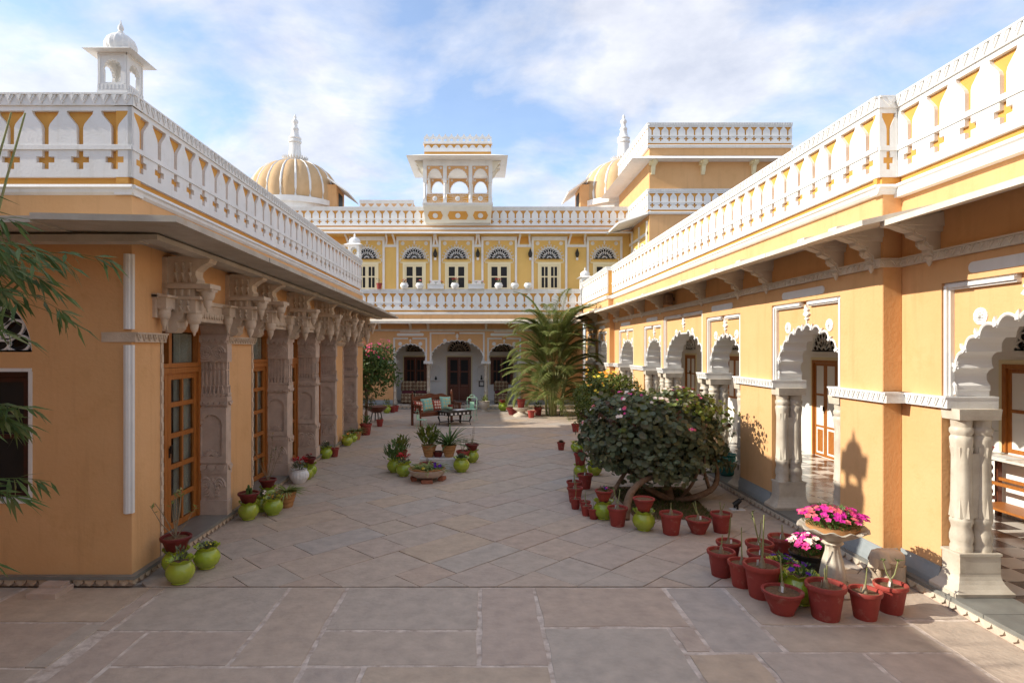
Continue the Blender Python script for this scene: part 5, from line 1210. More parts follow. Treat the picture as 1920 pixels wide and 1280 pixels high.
# ================================================================== plants: small builders, z = 0 at the soil
def V(*a): return Vector(a)
def rdir(up=0.5):
    a = rng.uniform(0, 2 * PI); e = rng.uniform(up * 0.3, 1.0) * PI / 2 * up + 0.05
    return V(math.cos(a) * math.cos(e), math.sin(a) * math.cos(e), math.sin(e))
def flower(mb, p, n, r, mi, k=5):
    n = n.normalized(); t = n.cross(V(0.3, 0.2, 0.9)).normalized(); b = n.cross(t)
    for i in range(k):
        a = 2 * PI * i / k; d = t * math.cos(a) + b * math.sin(a); s = t * -math.sin(a) + b * math.cos(a)
        mb.add([p, p + d * r * 0.6 + s * r * 0.42 + n * r * 0.2, p + d * r + n * r * 0.12, p + d * r * 0.6 - s * r * 0.42 + n * r * 0.2], [(0, 1, 2, 3)], mi)
def adenium(n=1, h=0.16, leafy=0):
    h *= 1.35
    mb = MB(); mb.lathe([(0.030, -0.01), (0.026, 0.02), (0.014, 0.055), (0.010, 0.08)], n=8, mi=0); lf = []
    for i in range(n):
        a = rng.uniform(0, 6.28); t = 0.25 if n > 1 else 0.06
        q = [V(0, 0, 0.06), V(math.cos(a) * t * h * 0.6, math.sin(a) * t * h * 0.6, h * 0.55), V(math.cos(a) * t * h * 1.1, math.sin(a) * t * h * 1.1, h * rng.uniform(0.9, 1.15))]
        mb.tube(q, 0.0075, 6, 1, r1=0.0045); lf.append(q[-1])
    mb.add([(0.012, -0.024, 0.01), (0.034, -0.020, 0.01), (0.034, -0.016, 0.055), (0.012, -0.020, 0.055)], [(0, 1, 2, 3)], 2)
    parts = [('stem', mb, ['twig', 'stem_green', 'tag_white'], 60)]
    if leafy:
        m2 = MB()
        for p in lf:
            for _ in range(leafy): m2.leaf(p - V(0, 0, rng.uniform(0, 0.03)), rdir(0.7), V(0, 0, 1), rng.uniform(0.03, 0.055), 0.022)
        parts.append(('leaves', m2, ['leaf_mid'], None))
    return parts
def leafy(n=60, r=0.10, h=0.12, L=0.05, W=0.028, m='leaf_mid', fl=None, nf=0, fr=0.025):
    mb = MB(); fm = MB()
    for _ in range(n):
        d = rdir(0.9); a = math.atan2(d.y, d.x); q = rng.random() ** 0.5; p = V(math.cos(a) * r * q * 0.85, math.sin(a) * r * q * 0.85, h * rng.uniform(0.05, 1.0) * (1 - 0.4 * q * q)); mb.leaf(p, (d + V(0, 0, 0.25)), V(0, 0, 1), L * rng.uniform(0.6, 1.2), W)
    for _ in range(max(4, n // 12)):
        d = rdir(0.9); mb.tube([V(0, 0, 0), V(d.x * r * 0.5, d.y * r * 0.5, h * 0.8)], 0.004, 4)
    out_ = [('leaves', mb, [m], None)]
    if fl:
        for i in range(nf):
            d = rdir(0.9); a = math.atan2(d.y, d.x); q = rng.random() ** 0.5; flower(fm, V(math.cos(a) * r * q, math.sin(a) * r * q, h * rng.uniform(0.85, 1.12) * (1 - 0.35 * q * q)), d + V(0, -0.3, 0.6), fr * rng.uniform(0.8, 1.2), rng.randrange(len(fl)))
        out_.append(('flowers', fm, fl, None))
    return out_
def strap(n=28, L=0.28, W=0.018, m='leaf_variegated', up=0.8):
    mb = MB()
    for _ in range(n):
        a = rng.uniform(0, 6.28); e = rng.uniform(0.35, 1.0) * up; l = L * rng.uniform(0.65, 1.15); c, s_ = math.cos(a), math.sin(a)
        pts = [V(c, s_, 0) * (l * (k / 4) * math.cos(e) * (1 + 0.25 * k / 4)) + V(0, 0, l * math.sin(e) * (k / 4) - l * 0.5 * (k / 4) ** 2.2 * (1.25 - e * 0.7)) for k in range(5)]
        sd = V(-s_, c, 0); vs = []
        for k, p in enumerate(pts):
            ww = W * (0.55, 0.9, 1.0, 0.75, 0.08)[k] / 2; vs += [p + sd * ww, p - V(0, 0, ww * 0.5), p - sd * ww]
        mb.add(vs, [(3 * k + j, 3 * k + j + 1, 3 * k + j + 4, 3 * k + j + 3) for k in range(4) for j in range(2)])
    return [('leaves', mb, [m], None)]
def twiggy(h=0.4, n=7, m='leaf_mid', nl=14, L=0.04, lean=0.5):
    mb = MB(); lf = MB()
    for _ in range(n):
        a = rng.uniform(0, 6.28); t = rng.uniform(0.1, lean); hh = h * rng.uniform(0.5, 1.0); p = V(0, 0, 0); pts = [p]
        for k in range(4):
            p = p + V(math.cos(a) * t * hh / 4, math.sin(a) * t * hh / 4, hh / 4) + V(rng.uniform(-1, 1), rng.uniform(-1, 1), 0) * hh * 0.04; pts.append(p)
        mb.tube(pts, 0.006, 5, r1=0.002)
        for _ in range(nl // n + 1): lf.leaf(pts[-1] - (pts[-1] - pts[-2]) * rng.random(), rdir(0.6), V(0, 0, 1), L * rng.uniform(0.7, 1.3), L * 0.45)
    return [('twigs', mb, ['twig'], None), ('leaves', lf, [m], None)]
def poinsettia(m='petal_red'):
    a = leafy(30, 0.10, 0.12, 0.07, 0.035, 'leaf_dark'); mb = MB()
    for _ in range(34):
        d = rdir(0.5); p = V(d.x * 0.07, d.y * 0.07, 0.13 + rng.uniform(-0.02, 0.03)); mb.leaf(p, d, V(0, 0, 1), 0.075, 0.034, 0, 0.2)
    a.append(('bracts', mb, [m], None)); return a
def succulent(m='leaf_dark', n=26, r=0.05, s=0.05):
    mb = MB()
    for i in range(n):
        a = i * 2.4; e = 0.25 + 1.2 * i / n; d = V(math.cos(a) * math.cos(e), math.sin(a) * math.cos(e), math.sin(e)); mb.tube([d * 0.01, d * s * 0.7, d * s * 1.5], [0.008, 0.013, 0.002], 5)
    return [('rosette_leaves', mb, [m], 60)]
def cactus():
    mb = MB(); 
    for x, y, h in ((0, 0, 0.13), (0.03, 0.01, 0.09), (-0.03, 0.015, 0.08), (0.0, -0.03, 0.06)): mb.lathe([(0.012, 0), (0.015, h * 0.5), (0.013, h * 0.9), (0.004, h)], x, y, 0, n=10, rib=0.25, nr=5)
    return [('cactus_stems', mb, ['leaf_mid'], None)]
# ---- pot bodies
def lathe_mesh(name, prof, mt, n=28, **k):
    mb = MB(); mb.lathe(prof, n=n, cap=False, **k); return mb.mesh(name, mt, smooth=50)
RIM = [(0.118, 0.250), (0.133, 0.256), (0.128, 0.247)]
POT = {
 'red': ([lathe_mesh('pot', [(0.0, 0.0), (0.088, 0.0), (0.092, 0.01), (0.122, 0.215), (0.136, 0.218), (0.140, 0.245), (0.134, 0.255), (0.120, 0.252), (0.114, 0.215), (0.02, 0.212)], 'red_pot')], 0.222, 0.116),
 'redwide': ([lathe_mesh('pot', [(0.0, 0.0), (0.075, 0.0), (0.085, 0.008), (0.088, 0.03), (0.122, 0.10), (0.138, 0.150), (0.150, 0.155), (0.153, 0.175), (0.142, 0.180), (0.130, 0.176), (0.124, 0.15), (0.02, 0.147)], 'red_pot')], 0.158, 0.126),
 'maroon': ([lathe_mesh('pot', [(0.0, 0.0), (0.088, 0.0), (0.126, 0.10), (0.142, 0.103), (0.146, 0.128), (0.138, 0.135), (0.122, 0.13), (0.118, 0.10), (0.02, 0.098)], 'maroon_pot')], 0.108, 0.12),
 'green': ([lathe_mesh('pot', [(0.0, 0.0), (0.070, 0.0), (0.082, 0.008), (0.080, 0.02), (0.118, 0.055), (0.136, 0.105), (0.130, 0.150), (0.106, 0.185), (0.096, 0.200), (0.104, 0.218), (0.128, 0.238), (0.132, 0.243), (0.122, 0.243), (0.094, 0.220), (0.086, 0.200), (0.02, 0.197)], 'green_glaze', n=36, wav=({(0.128, 0.238), (0.132, 0.243), (0.122, 0.243)}, 0.009, 9))], 0.205, 0.09),
 'tan': ([lathe_mesh('pot', [(0.0, 0.0), (0.082, 0.0), (0.092, 0.03), (0.098, 0.04), (0.094, 0.05), (0.108, 0.085), (0.115, 0.095), (0.110, 0.105), (0.124, 0.14), (0.131, 0.15), (0.126, 0.16), (0.138, 0.195), (0.148, 0.205), (0.150, 0.228), (0.138, 0.230), (0.126, 0.205), (0.02, 0.20)], 'terracotta')], 0.21, 0.128),
 'white': ([lathe_mesh('pot', [(0.0, 0.0), (0.072, 0.0), (0.085, 0.02), (0.122, 0.08), (0.128, 0.12), (0.110, 0.165), (0.092, 0.18), (0.105, 0.198), (0.098, 0.202), (0.082, 0.18), (0.02, 0.175)], 'white', n=64, rib=0.09, nr=18)], 0.182, 0.088),
 'urn': ([lathe_mesh('pot', [(0.0, 0.0), (0.10, 0.0), (0.10, 0.02), (0.06, 0.05), (0.10, 0.10), (0.155, 0.18), (0.165, 0.25), (0.150, 0.28), (0.170, 0.30), (0.172, 0.32), (0.155, 0.32), (0.14, 0.28), (0.02, 0.28)], 'marble')], 0.285, 0.14),
 'teal': ([lathe_mesh('pot', [(0.0, 0.0), (0.10, 0.0), (0.13, 0.03), (0.185, 0.16), (0.19, 0.25), (0.165, 0.33), (0.155, 0.345), (0.172, 0.365), (0.176, 0.385), (0.16, 0.39), (0.145, 0.35), (0.02, 0.34)], 'teal_glaze', n=36)], 0.35, 0.145),
 'brass': ([lathe_mesh('pot', [(0.0, 0.0), (0.14, 0.0), (0.165, 0.04), (0.172, 0.10), (0.185, 0.16), (0.178, 0.175), (0.182, 0.185), (0.175, 0.20), (0.192, 0.225), (0.198, 0.25), (0.185, 0.255), (0.17, 0.23), (0.02, 0.22)], 'iron', n=36)], 0.235, 0.175),
}
SOIL = {}
def soil_mesh(r):
    if r not in SOIL:
        mb = MB(); n = 18; vs = [(0, 0, 0.008)]
        for k, rr in ((1, 0.5), (2, 1.0)):
            for i in range(n): vs.append((r * rr * math.cos(2 * PI * i / n), r * rr * math.sin(2 * PI * i / n), rng.uniform(-0.002, 0.010) if k == 1 else 0.0))
        mb.add(vs, [(0, 1 + i, 1 + (i + 1) % n) for i in range(n)] + [(1 + i, 1 + n + i, 1 + n + (i + 1) % n, 1 + (i + 1) % n) for i in range(n)])
        SOIL[r] = mb.mesh('soil', 'soil', smooth=80)
    return SOIL[r]
def potted(loc, kind, plant, label, s=1.0, group=None, cat='flower pot', rz=None):
    meshes, zs, rs = POT[kind]
    t = thing('flower_pot', label, cat, loc, rng.uniform(0, 6.28) if rz is None else rz, group); t.scale = (s, s, s)
    link('pot', meshes[0], t, local=True); link('soil', soil_mesh(rs), t, (0, 0, zs), local=True)
    for nm, mb, ms, sm in (plant or []):
        if mb.v: link(nm, mb.mesh(nm, ms, smooth=sm, recalc=False), t, (0, 0, zs), local=True)
    return t
def stacked(px, py, under, over, plant, lab_u, lab_o, s=1.0, s2=1.0, group=None, go=None):
    p = at(px, py); potted(p, under, None, lab_u, s, group)
    zz_ = {'green': 0.232, 'red': 0.245}[under] * s
    potted(p + V(0, 0, zz_), over, plant, lab_o, s2, go)
# ---------------- left row, along the shaded wing
potted(at(338, 1092), 'green', leafy(50, 0.08, 0.15, 0.045, 0.022, 'leaf_dark'), 'lime green glazed pot with a dark leafy sprig, foremost by the wing corner', 1.05)
potted(at(388, 1064), 'green', leafy(60, 0.09, 0.06, 0.04, 0.022, 'leaf_dark', ['petal_yellow'], 3, 0.015), 'lime green glazed pot with low dark plant and tiny yellow flower', 1.03)
stacked(330, 1072, 'green', 'maroon', twiggy(0.5, 8, 'leaf_variegated', 34, 0.055, 0.9), 'lime green glazed pot under the maroon pot of straggly twigs by the wing corner', 'maroon bowl pot of straggly bare twigs with a few pale leaves', 1.05, 1.1)
stacked(466, 973, 'green', 'maroon', cactus(), 'lime green glazed pot under the maroon bowl of finger cactus', 'maroon bowl pot holding a clump of finger cactus', 1.05, 1.02)
potted(at(490, 958), 'green', leafy(40, 0.08, 0.10, 0.05, 0.03, 'leaf_dark', ['petal_white'], 2, 0.03), 'lime green glazed pot with a dark plant and one pale bloom, beside the finger cactus', 1.0)
potted(at(512, 964), 'green', leafy(50, 0.09, 0.07, 0.04, 0.02, 'leaf_dark', ['petal_orange', 'petal_yellow'], 4, 0.02), 'lime green glazed pot with small marigolds in front of the ribbed tan pot', 1.05)
potted(at(537, 950), 'tan', strap(60, 0.30, 0.022), 'ribbed tan terracotta pot with a bushy striped spider plant beside the marigold pot', 1.05)
stacked(502, 940, 'green', 'maroon', twiggy(0.75, 6, 'leaf_yellow', 40, 0.045, 0.55), 'lime green glazed pot under the maroon pot of tall dry stems', 'maroon pot with tall dry stems and yellowing leaf tufts', 1.0, 0.95)
potted(at(561, 905), 'white', poinsettia(), 'white ribbed round pot with a red poinsettia on the courtyard floor', 1.25)
stacked(580, 893, 'green', 'maroon', leafy(30, 0.07, 0.12, 0.05, 0.02, 'leaf_bronze', ['petal_red'], 5, 0.03), 'lime green glazed pot under the maroon pot next to the white poinsettia pot', 'maroon pot with dark red flowers next to the white poinsettia pot', 1.05, 0.85)
potted(at(575, 898), 'green', leafy(30, 0.07, 0.16, 0.05, 0.02, 'leaf_yellow'), 'lime green glazed pot squeezed behind the white poinsettia pot', 0.9)
potted(at(611, 859), 'green', leafy(70, 0.09, 0.16, 0.05, 0.03, 'leaf_dark', ['petal_white'], 3, 0.03), 'lime green glazed pot with a dense dark plant and white bloom', 1.05)
potted(at(627, 856), 'red', twiggy(0.4, 4, 'leaf_dark', 16, 0.035, 0.25), 'small red pot with upright thin twigs next to the white-flowered green pot', 0.78)
potted(at(651, 835), 'green', leafy(30, 0.07, 0.12, 0.05, 0.02, 'leaf_mid', ['petal_orange'], 6, 0.025), 'lime green glazed pot with orange marigold stalks by the carved pillar', 1.05)
potted(at(662, 828), 'green', leafy(20, 0.06, 0.08, 0.04, 0.02, 'leaf_mid'), 'smaller lime green glazed pot tucked behind the marigold pot', 0.85)
potted(at(668, 824), 'tan', strap(50, 0.30, 0.022, 'leaf_variegated'), 'ribbed tan terracotta pot with a spider plant at the far end of the wing', 1.0)
potted(at(686, 815), 'red', leafy(60, 0.14, 0.22, 0.07, 0.03, 'leaf_mid'), 'red pot with a leafy green plant at the far end of the wing', 1.25)
# ---------------- centre group
potted(at(740, 885), 'green', leafy(110, 0.20, 0.32, 0.11, 0.05, 'leaf_mid'), 'lime green glazed pot with a dark leafy shrub in the centre group', 1.12)
potted(at(757, 892), 'green', poinsettia(), 'lime green glazed pot with a red poinsettia in the centre group', 1.1)
potted(at(865, 884), 'green', succulent('leaf_dark', 40, 0.06, 0.07), 'lime green glazed pot with a grey-green succulent in the centre group', 1.2)
stacked(885, 866, 'green', 'maroon', twiggy(0.42, 5, 'leaf_bronze', 10, 0.03, 0.25), 'lime green glazed pot under the maroon pot of thin sticks in the centre group', 'maroon pot of thin bare sticks at the edge of the centre group', 1.1, 1.0)
potted(at(868, 868), 'red', twiggy(0.40, 5, 'leaf_bronze', 12, 0.03, 0.3), 'dull red pot of thin sticks behind the grey-green succulent', 1.05)
potted(at(752, 866), 'red', leafy(70, 0.20, 0.34, 0.13, 0.06, 'leaf_yellow'), 'dull red pot behind the yellow-leaved croton in the centre group', 1.0)
mp_ = at(822, 880)
mb = MB(); mb.box(-0.36, 0.36, -0.16, 0.16, 0.0, 0.20); mb.taper(0, 0, 0.20, 0.23, 0.38, 0.18, 0.37, 0.17)
for k in range(5): mb.box(-0.30 + k * 0.13, -0.24 + k * 0.13, -0.17, -0.16, 0.04, 0.17)
t = thing('marble_block', 'carved white marble block carrying plant pots in the centre group', 'stone block', (mp_.x, mp_.y + 0.15, 0)); mb.build('block', 'white', t, local=True)
for x, pl, lb in ((-0.20, leafy(70, 0.24, 0.34, 0.17, 0.08, 'leaf_yellow'), 'tan pot with a yellow-green croton standing on the marble block'), (0.20, strap(60, 0.6, 0.034, 'leaf_mid', 1.15), 'tan pot with a tall strap-leaved plant standing on the marble block')):
    potted((mp_.x + x, mp_.y + 0.15, 0.23), 'tan', pl, lb, 1.05)
potted((mp_.x - 0.02, mp_.y + 0.15, 0.23), 'maroon', None, 'empty dark red bowl between the two tan pots on the marble block', 0.8)
potted(at(802, 886), 'redwide', twiggy(0.16, 4, 'leaf_mid', 4, 0.03), 'red clay bowl pot in front of the marble block', 1.1)
bp = at(801, 900)
bowl = thing('stone_bowl', 'low grey stone bowl of spider plants and pansies resting on bricks', 'planter', (bp.x, bp.y, 0.062))
mb = MB(); mb.lathe([(0.0, 0.0), (0.20, 0.0), (0.30, 0.05), (0.345, 0.13), (0.35, 0.15), (0.325, 0.15), (0.29, 0.12), (0.0, 0.115)], n=36, cap=False); mb.build('bowl', 'greystone', bowl, smooth=50, local=True)
mb = MB(); mb.lathe([(0.30, 0.12), (0.325, 0.175), (0.315, 0.18), (0.28, 0.13)], n=40, cap=False, wav=({(0.325, 0.175), (0.315, 0.18)}, 0.012, 6)); mb.build('clay_liner', 'terracotta', bowl, local=True)
mb = MB(); mb.lathe([(0.29, 0.125), (0.001, 0.135)], n=20, cap=False); mb.build('soil', 'soil', bowl, local=True)
for x, y in ((-0.14, -0.05), (0.06, -0.16), (0.0, 0.1), (0.16, 0.02)):
    for nm, m_, ms, sm in strap(48, 0.30, 0.022): link('spider_plant', m_.mesh(nm, ms, recalc=False), bowl, (x, y, 0.14), local=True)
mb = MB()
for _ in range(5): flower(mb, V(0.2 + rng.uniform(-0.05, 0.05), -0.12 + rng.uniform(-0.05, 0.05), 0.24 + rng.uniform(-0.03, 0.04)), V(0, -1, 0.5), 0.035, 0)
for _ in range(3): flower(mb, V(-0.07 + rng.uniform(-0.04, 0.04), -0.24, 0.2), V(0, -1, 0.5), 0.03, 1)
mb.build('pansies', ['petal_purple', 'petal_yellow'], bowl, recalc=False, local=True)
for i, (x, y, r) in enumerate(((0.02, -0.27, 0.2), (0.27, 0.02, 1.3), (-0.25, 0.0, 1.8), (0.0, 0.22, 0.1))):
    mb = MB(); rbox(mb, 0, 0, 0.031, 0.20, 0.10, 0.062, 0.008, 1); o = mb.build('brick', 'brick', None); o.location = (bp.x + x, bp.y + y, 0); o.rotation_euler = (0, 0, r); tag(o, 'rough red brick propping up the low stone bowl', 'brick', 'bricks under the stone bowl')
# ---------------- right side, round the big bush
potted(at(1052, 843), 'red', succulent('leaf_bronze', 30, 0.06, 0.08), 'small red pot with a spiky bronze succulent standing alone', 0.72)
potted(at(1080, 846), 'green', succulent('leaf_dark', 20, 0.05, 0.05), 'lime green pot of succulents, behind its twin near the lone red pot', 0.95)
potted(at(1087, 850), 'green', succulent('leaf_dark', 20, 0.05, 0.05), 'lime green pot of succulents in front of its twin near the lone red pot', 1.0)
potted(at(1108, 840), 'red', None, 'plain red pot half behind the big bush near the twin green pots', 0.9)
potted(at(1079, 809), 'red', leafy(30, 0.08, 0.12, 0.05, 0.03, 'leaf_mid'), 'red pot with a leafy plant beyond the orange-flowered bush', 0.9)
potted(at(1097, 915), 'red', adenium(1, 0.12), 'red pot with one pale stem below the bronze-leaved pots', 0.98)
t = potted(at(1088, 893), 'green', None, 'lime green pot hidden behind the bronze-leaved rosettes', 0.95)
potted(at(1088, 893) + V(0, 0, 0.21), 'red', succulent('leaf_red', 22, 0.06, 0.09), 'red pot of big bronze rosettes raised on a green pot', 0.9)
potted(at(1115, 890), 'green', succulent('leaf_yellow', 24, 0.08, 0.09), 'lime green pot with a yellow-green rosette against the bush', 1.05)
potted(at(1078, 941), 'red', adenium(1, 0.22), 'red pot with a tall pale stem, lower of the two nested rims', 0.92)
potted(at(1077, 929), 'red', adenium(1, 0.14), 'red pot with a pale stem behind the nested rims', 0.95)
potted(at(1079, 953), 'red', adenium(1, 0.30), 'small terracotta red pot with a tall pale stem in the row by the bush', 0.62, 'small red pots in the row by the bush')
for x, y in ((1097, 958), (1099, 966), (1113, 972)):
    potted(at(x, y), 'red', adenium(1, 0.20), 'small terracotta red pot with a tall pale stem in the row by the bush', 0.60, 'small red pots in the row by the bush')
stacked(1132, 972, 'green', 'redwide', leafy(60, 0.11, 0.07, 0.05, 0.02, 'leaf_mid', ['petal_magenta', 'petal_purple'], 7, 0.03), 'lime green glazed pot under the red bowl of purple petunias', 'red bowl of purple and magenta petunias on a green pot', 1.1, 0.85)
potted(at(1158, 985), 'red', adenium(2, 0.2, 3), 'red pot with forked pale stems beside the purple petunia pots', 1.0)
stacked(1207, 993, 'green', 'redwide', None, 'lime green glazed pot under the empty red bowl by the leaning trunk', 'red bowl pot filled with bare soil on a green pot', 1.1, 0.95)
potted(at(1258, 1000), 'red', adenium(1, 0.10), 'red pot with a thin grey stem by the grass bed next to the soil bowl', 1.08)
potted(at(1309, 999), 'redwide', adenium(2, 0.16), 'wide-bellied red pot with a forked pale stem between two straight red pots', 1.08)
potted(at(1352, 997), 'red', adenium(2, 0.12), 'red pot with short forked stems ending the row by the grass bed', 1.0)
potted((3.98 + 0.42, at(1377, 903).y, 0.12), 'teal', twiggy(0.75, 12, 'leaf_dark', 160, 0.075, 0.45), 'dark teal glazed jar with a leafy shrub standing on the arcade platform', 1.0)
# ---------------- cluster by the pedestal bowl
CL = [(1352, 1078, 'red', 1.05, (1, 0.13), 'red pot with a short dark stem at the outer corner of the pedestal cluster'),
      (1366, 1055, 'red', 0.98, (2, 0.25), 'red pot with a tall forked stem behind the outer corner pot of the pedestal cluster'),
      (1391, 1098, 'red', 1.0, (1, 0.26), 'red pot with one long straight stem beside the largest red pot'),
      (1424, 1062, 'red', 1.08, (1, 0.18), 'red pot in the back row of the pedestal cluster with a thin stem'),
      (1427, 1080, 'red', 1.02, (2, 0.30), 'red pot with leafy-tipped tall stems directly behind the largest red pot'),
      (1429, 1118, 'red', 1.28, (1, 0.30), 'largest tall red pot of the pedestal cluster'),
      (1467, 1148, 'redwide', 1.18, (1, 0.22), 'low wide red pot with a tagged stem in front of the green pansy pots'),
      (1467, 1052, 'red', 1.12, (1, 0.12), 'red pot with a stubby tagged stem next to the pink petunia tub'),
      (1548, 1158, 'red', 1.22, (2, 0.12), 'big red pot with a thick-based stem in front of the pedestal bowl'),
      (1622, 1158, 'red', 1.0, (1, 0.17), 'red pot with a tagged twig, between the big red pot and the sunlit one'),
      (1670, 1146, 'red', 1.02, (2, 0.16), 'red pot with yellow-green shoots catching the sun by the stone elephant')]
for px, py, k, s, (n, h), lb in CL: potted(at(px, py), k, adenium(n, h, 4 if 'leafy' in lb or 'shoots' in lb else 0), lb, s)
potted(at(1466, 1100), 'green', leafy(50, 0.10, 0.09, 0.045, 0.02, 'leaf_mid', ['petal_purple'], 8, 0.03), 'lime green pot of blue-purple pansies behind its neighbour in the pedestal cluster', 1.12)
potted(at(1501, 1130), 'green', leafy(60, 0.11, 0.10, 0.045, 0.02, 'leaf_mid', ['petal_purple', 'petal_magenta'], 8, 0.03), 'lime green pot of mixed purple pansies in front in the pedestal cluster', 1.2)
t = potted(at(1519, 1082), 'brass', leafy(420, 0.21, 0.18, 0.05, 0.022, 'leaf_mid', ['petal_pink', 'petal_magenta', 'petal_white'], 60, 0.038), 'dark metal tub with ring handles overflowing with pink petunias', 1.05)
for a in (0.2, 3.3):
    mb = MB(); mb.tube([(0.20 + 0.012, 0.03 * math.cos(k), 0.15 + 0.03 * math.sin(k)) for k in [2 * PI * j / 10 for j in range(11)]], 0.006, 5); o = mb.build('ring_handle', 'iron', t, local=True); o.rotation_euler = (0, 0, a)
pp = at(1561, 1112)
pd = thing('pedestal_bowl', 'carved pale stone pedestal bowl heaped with magenta and pink petunias', 'planter', (pp.x, pp.y, 0))
mb = MB(); mb.lathe([(0.0, 0.0), (0.15, 0.0), (0.16, 0.02), (0.13, 0.045), (0.08, 0.06), (0.075, 0.09), (0.10, 0.12), (0.105, 0.20), (0.085, 0.32), (0.06, 0.42), (0.058, 0.47), (0.09, 0.50), (0.07, 0.53)], n=40, rib=0.12, nr=8, cap=False); mb.build('pedestal', 'marble', pd, smooth=50, local=True)
mb = MB(); mb.lathe([(0.07, 0.52), (0.14, 0.56), (0.22, 0.60), (0.285, 0.645), (0.30, 0.66), (0.285, 0.665), (0.20, 0.63), (0.0, 0.61)], n=64, rib=0.07, nr=12, cap=False, wav=({(0.30, 0.66), (0.285, 0.665)}, 0.012, 12)); mb.build('bowl', 'marble', pd, smooth=50, local=True)
mb = MB(); mb.lathe([(0.225, 0.625), (0.238, 0.675), (0.225, 0.678), (0.0, 0.66)], n=32, cap=False); mb.build('clay_dish', 'terracotta', pd, smooth=50, local=True)
for nm, m_, ms, sm in leafy(900, 0.29, 0.17, 0.055, 0.022, 'leaf_mid', ['petal_magenta', 'petal_pink', 'petal_magenta', 'petal_rose'], 110, 0.036): link(nm, m_.mesh(nm, ms, recalc=False), pd, (0, 0, 0.665), local=True)
# ---------------- far end
potted(at(908, 771), 'urn', leafy(30, 0.12, 0.22, 0.10, 0.04, 'leaf_yellow'), 'grey stone urn with a yellow-green plant beside the verandah', 1.25)
potted(at(943, 770), 'green', None, 'lime green glazed pot under a dark pot by the third armchair', 1.35)
potted(at(943, 770) + V(0, 0, 0.30), 'maroon', leafy(24, 0.09, 0.06, 0.05, 0.02, 'leaf_dark'), 'dark red pot sitting on a green pot by the third armchair', 1.0)
sp_ = at(977, 780)
sd = thing('stone_pedestal', 'white round stone pedestal with waisted foot near the palm', 'pedestal', sp_); mb = MB(); mb.lathe([(0.0, 0), (0.28, 0.0), (0.28, 0.05), (0.15, 0.13), (0.14, 0.17), (0.29, 0.27), (0.30, 0.31), (0.0, 0.31)], n=32, cap=False); mb.build('stone', 'marble', sd, smooth=40, local=True)
potted(sp_ + V(0, 0, 0.31), 'red', twiggy(0.55, 8, 'leaf_bronze', 10, 0.03, 0.6), 'bright red pot of bare twigs on the white stone pedestal', 1.2)
potted(at(963, 777), 'maroon', None, 'dark red pot leaning against the white stone pedestal', 1.9)
potted(at(996, 783), 'red', None, 'plain red pot in front of the palm by the stone pedestal', 1.0)
potted(at(1009, 778), 'red', leafy(40, 0.15, 0.18, 0.09, 0.04, 'leaf_mid'), 'red pot with a leafy plant at the foot of the palm', 1.15)
potted(at(712, 799), 'red', leafy(20, 0.08, 0.12, 0.05, 0.02, 'leaf_mid'), 'little red pot alone on the paving beyond the left wing', 0.85)
potted(at(736, 773), 'red', leafy(14, 0.06, 0.08, 0.05, 0.02, 'leaf_mid'), 'little red pot by the back verandah step, nearer the leafy green pot', 0.9)
potted(at(742, 771), 'red', leafy(14, 0.06, 0.08, 0.05, 0.02, 'leaf_mid'), 'little red pot by the back verandah step, at the arch foot', 0.9)
potted(at(725, 774), 'green', leafy(30, 0.12, 0.22, 0.10, 0.04, 'leaf_yellow'), 'lime green pot with bright leaves by the back verandah step', 1.2)
# rubber plant on the console
potted((6.93, 8.22, 0.965), 'redwide', [], 'small terracotta pot with a rubber plant on the console table', 0.55)
rp_ = bpy.data.objects['flower_pot'] if False else [o for o in COL.objects if o.get('label', '').startswith('small terracotta pot with a rubber')][0]
mb = MB(); mb.tube([V(0, 0, 0), V(0.02, 0, 0.25), V(0.05, 0.0, 0.5)], 0.012, 6, r1=0.006); link('stem', mb.mesh('stem', 'twig'), rp_, (0, 0, 0.158), local=True)
mb = MB()
for a, z, l in ((0.3, 0.52, 0.32), (2.6, 0.48, 0.34), (4.2, 0.40, 0.26), (5.4, 0.36, 0.22), (1.5, 0.45, 0.25)): mb.leaf(V(0.04, 0, z), V(math.cos(a), math.sin(a), 0.25), V(0, 0, 1), l, 0.16)
link('leaves', mb.mesh('leaves', 'leaf_dark', recalc=False), rp_, (0, 0, 0.158), local=True)
# ---------------- planters on the back terrace parapet
FTP = YB - 0.1
for px, pl, lb, k in ((758, leafy(20, 0.08, 0.14, 0.05, 0.02, 'leaf_red', ['petal_red'], 12, 0.03), 'white ribbed pot with a wide red-flowered bowl on the terrace parapet', 'white'), (787, leafy(20, 0.07, 0.12, 0.04, 0.02, 'leaf_mid', ['petal_rose'], 6, 0.03), 'white ribbed pot with rosy flowers on the terrace parapet', 'white'),
                     (853, poinsettia(), 'white ribbed pot with a red poinsettia before the middle fan window', 'white'), (935, poinsettia(), 'white ribbed pot with a tall red poinsettia right of the middle fan window', 'white'),
                     (965, leafy(16, 0.07, 0.08, 0.04, 0.02, 'leaf_bronze'), 'white ribbed pot with low bronze plant on the terrace parapet', 'white'), (990, leafy(14, 0.06, 0.05, 0.04, 0.02, 'leaf_yellow'), 'white ribbed pot with a few yellow sprigs, end of the parapet row', 'white'),
                     (711, twiggy(0.3, 5, 'leaf_dark', 24, 0.06), 'small red pot with a dark leafy plant on the terrace parapet', 'red')):
    X = (px - 906) * FTP / 1120; potted((X, FTP, 4.80), k, pl, lb, 1.2 if k == 'white' else 0.9)
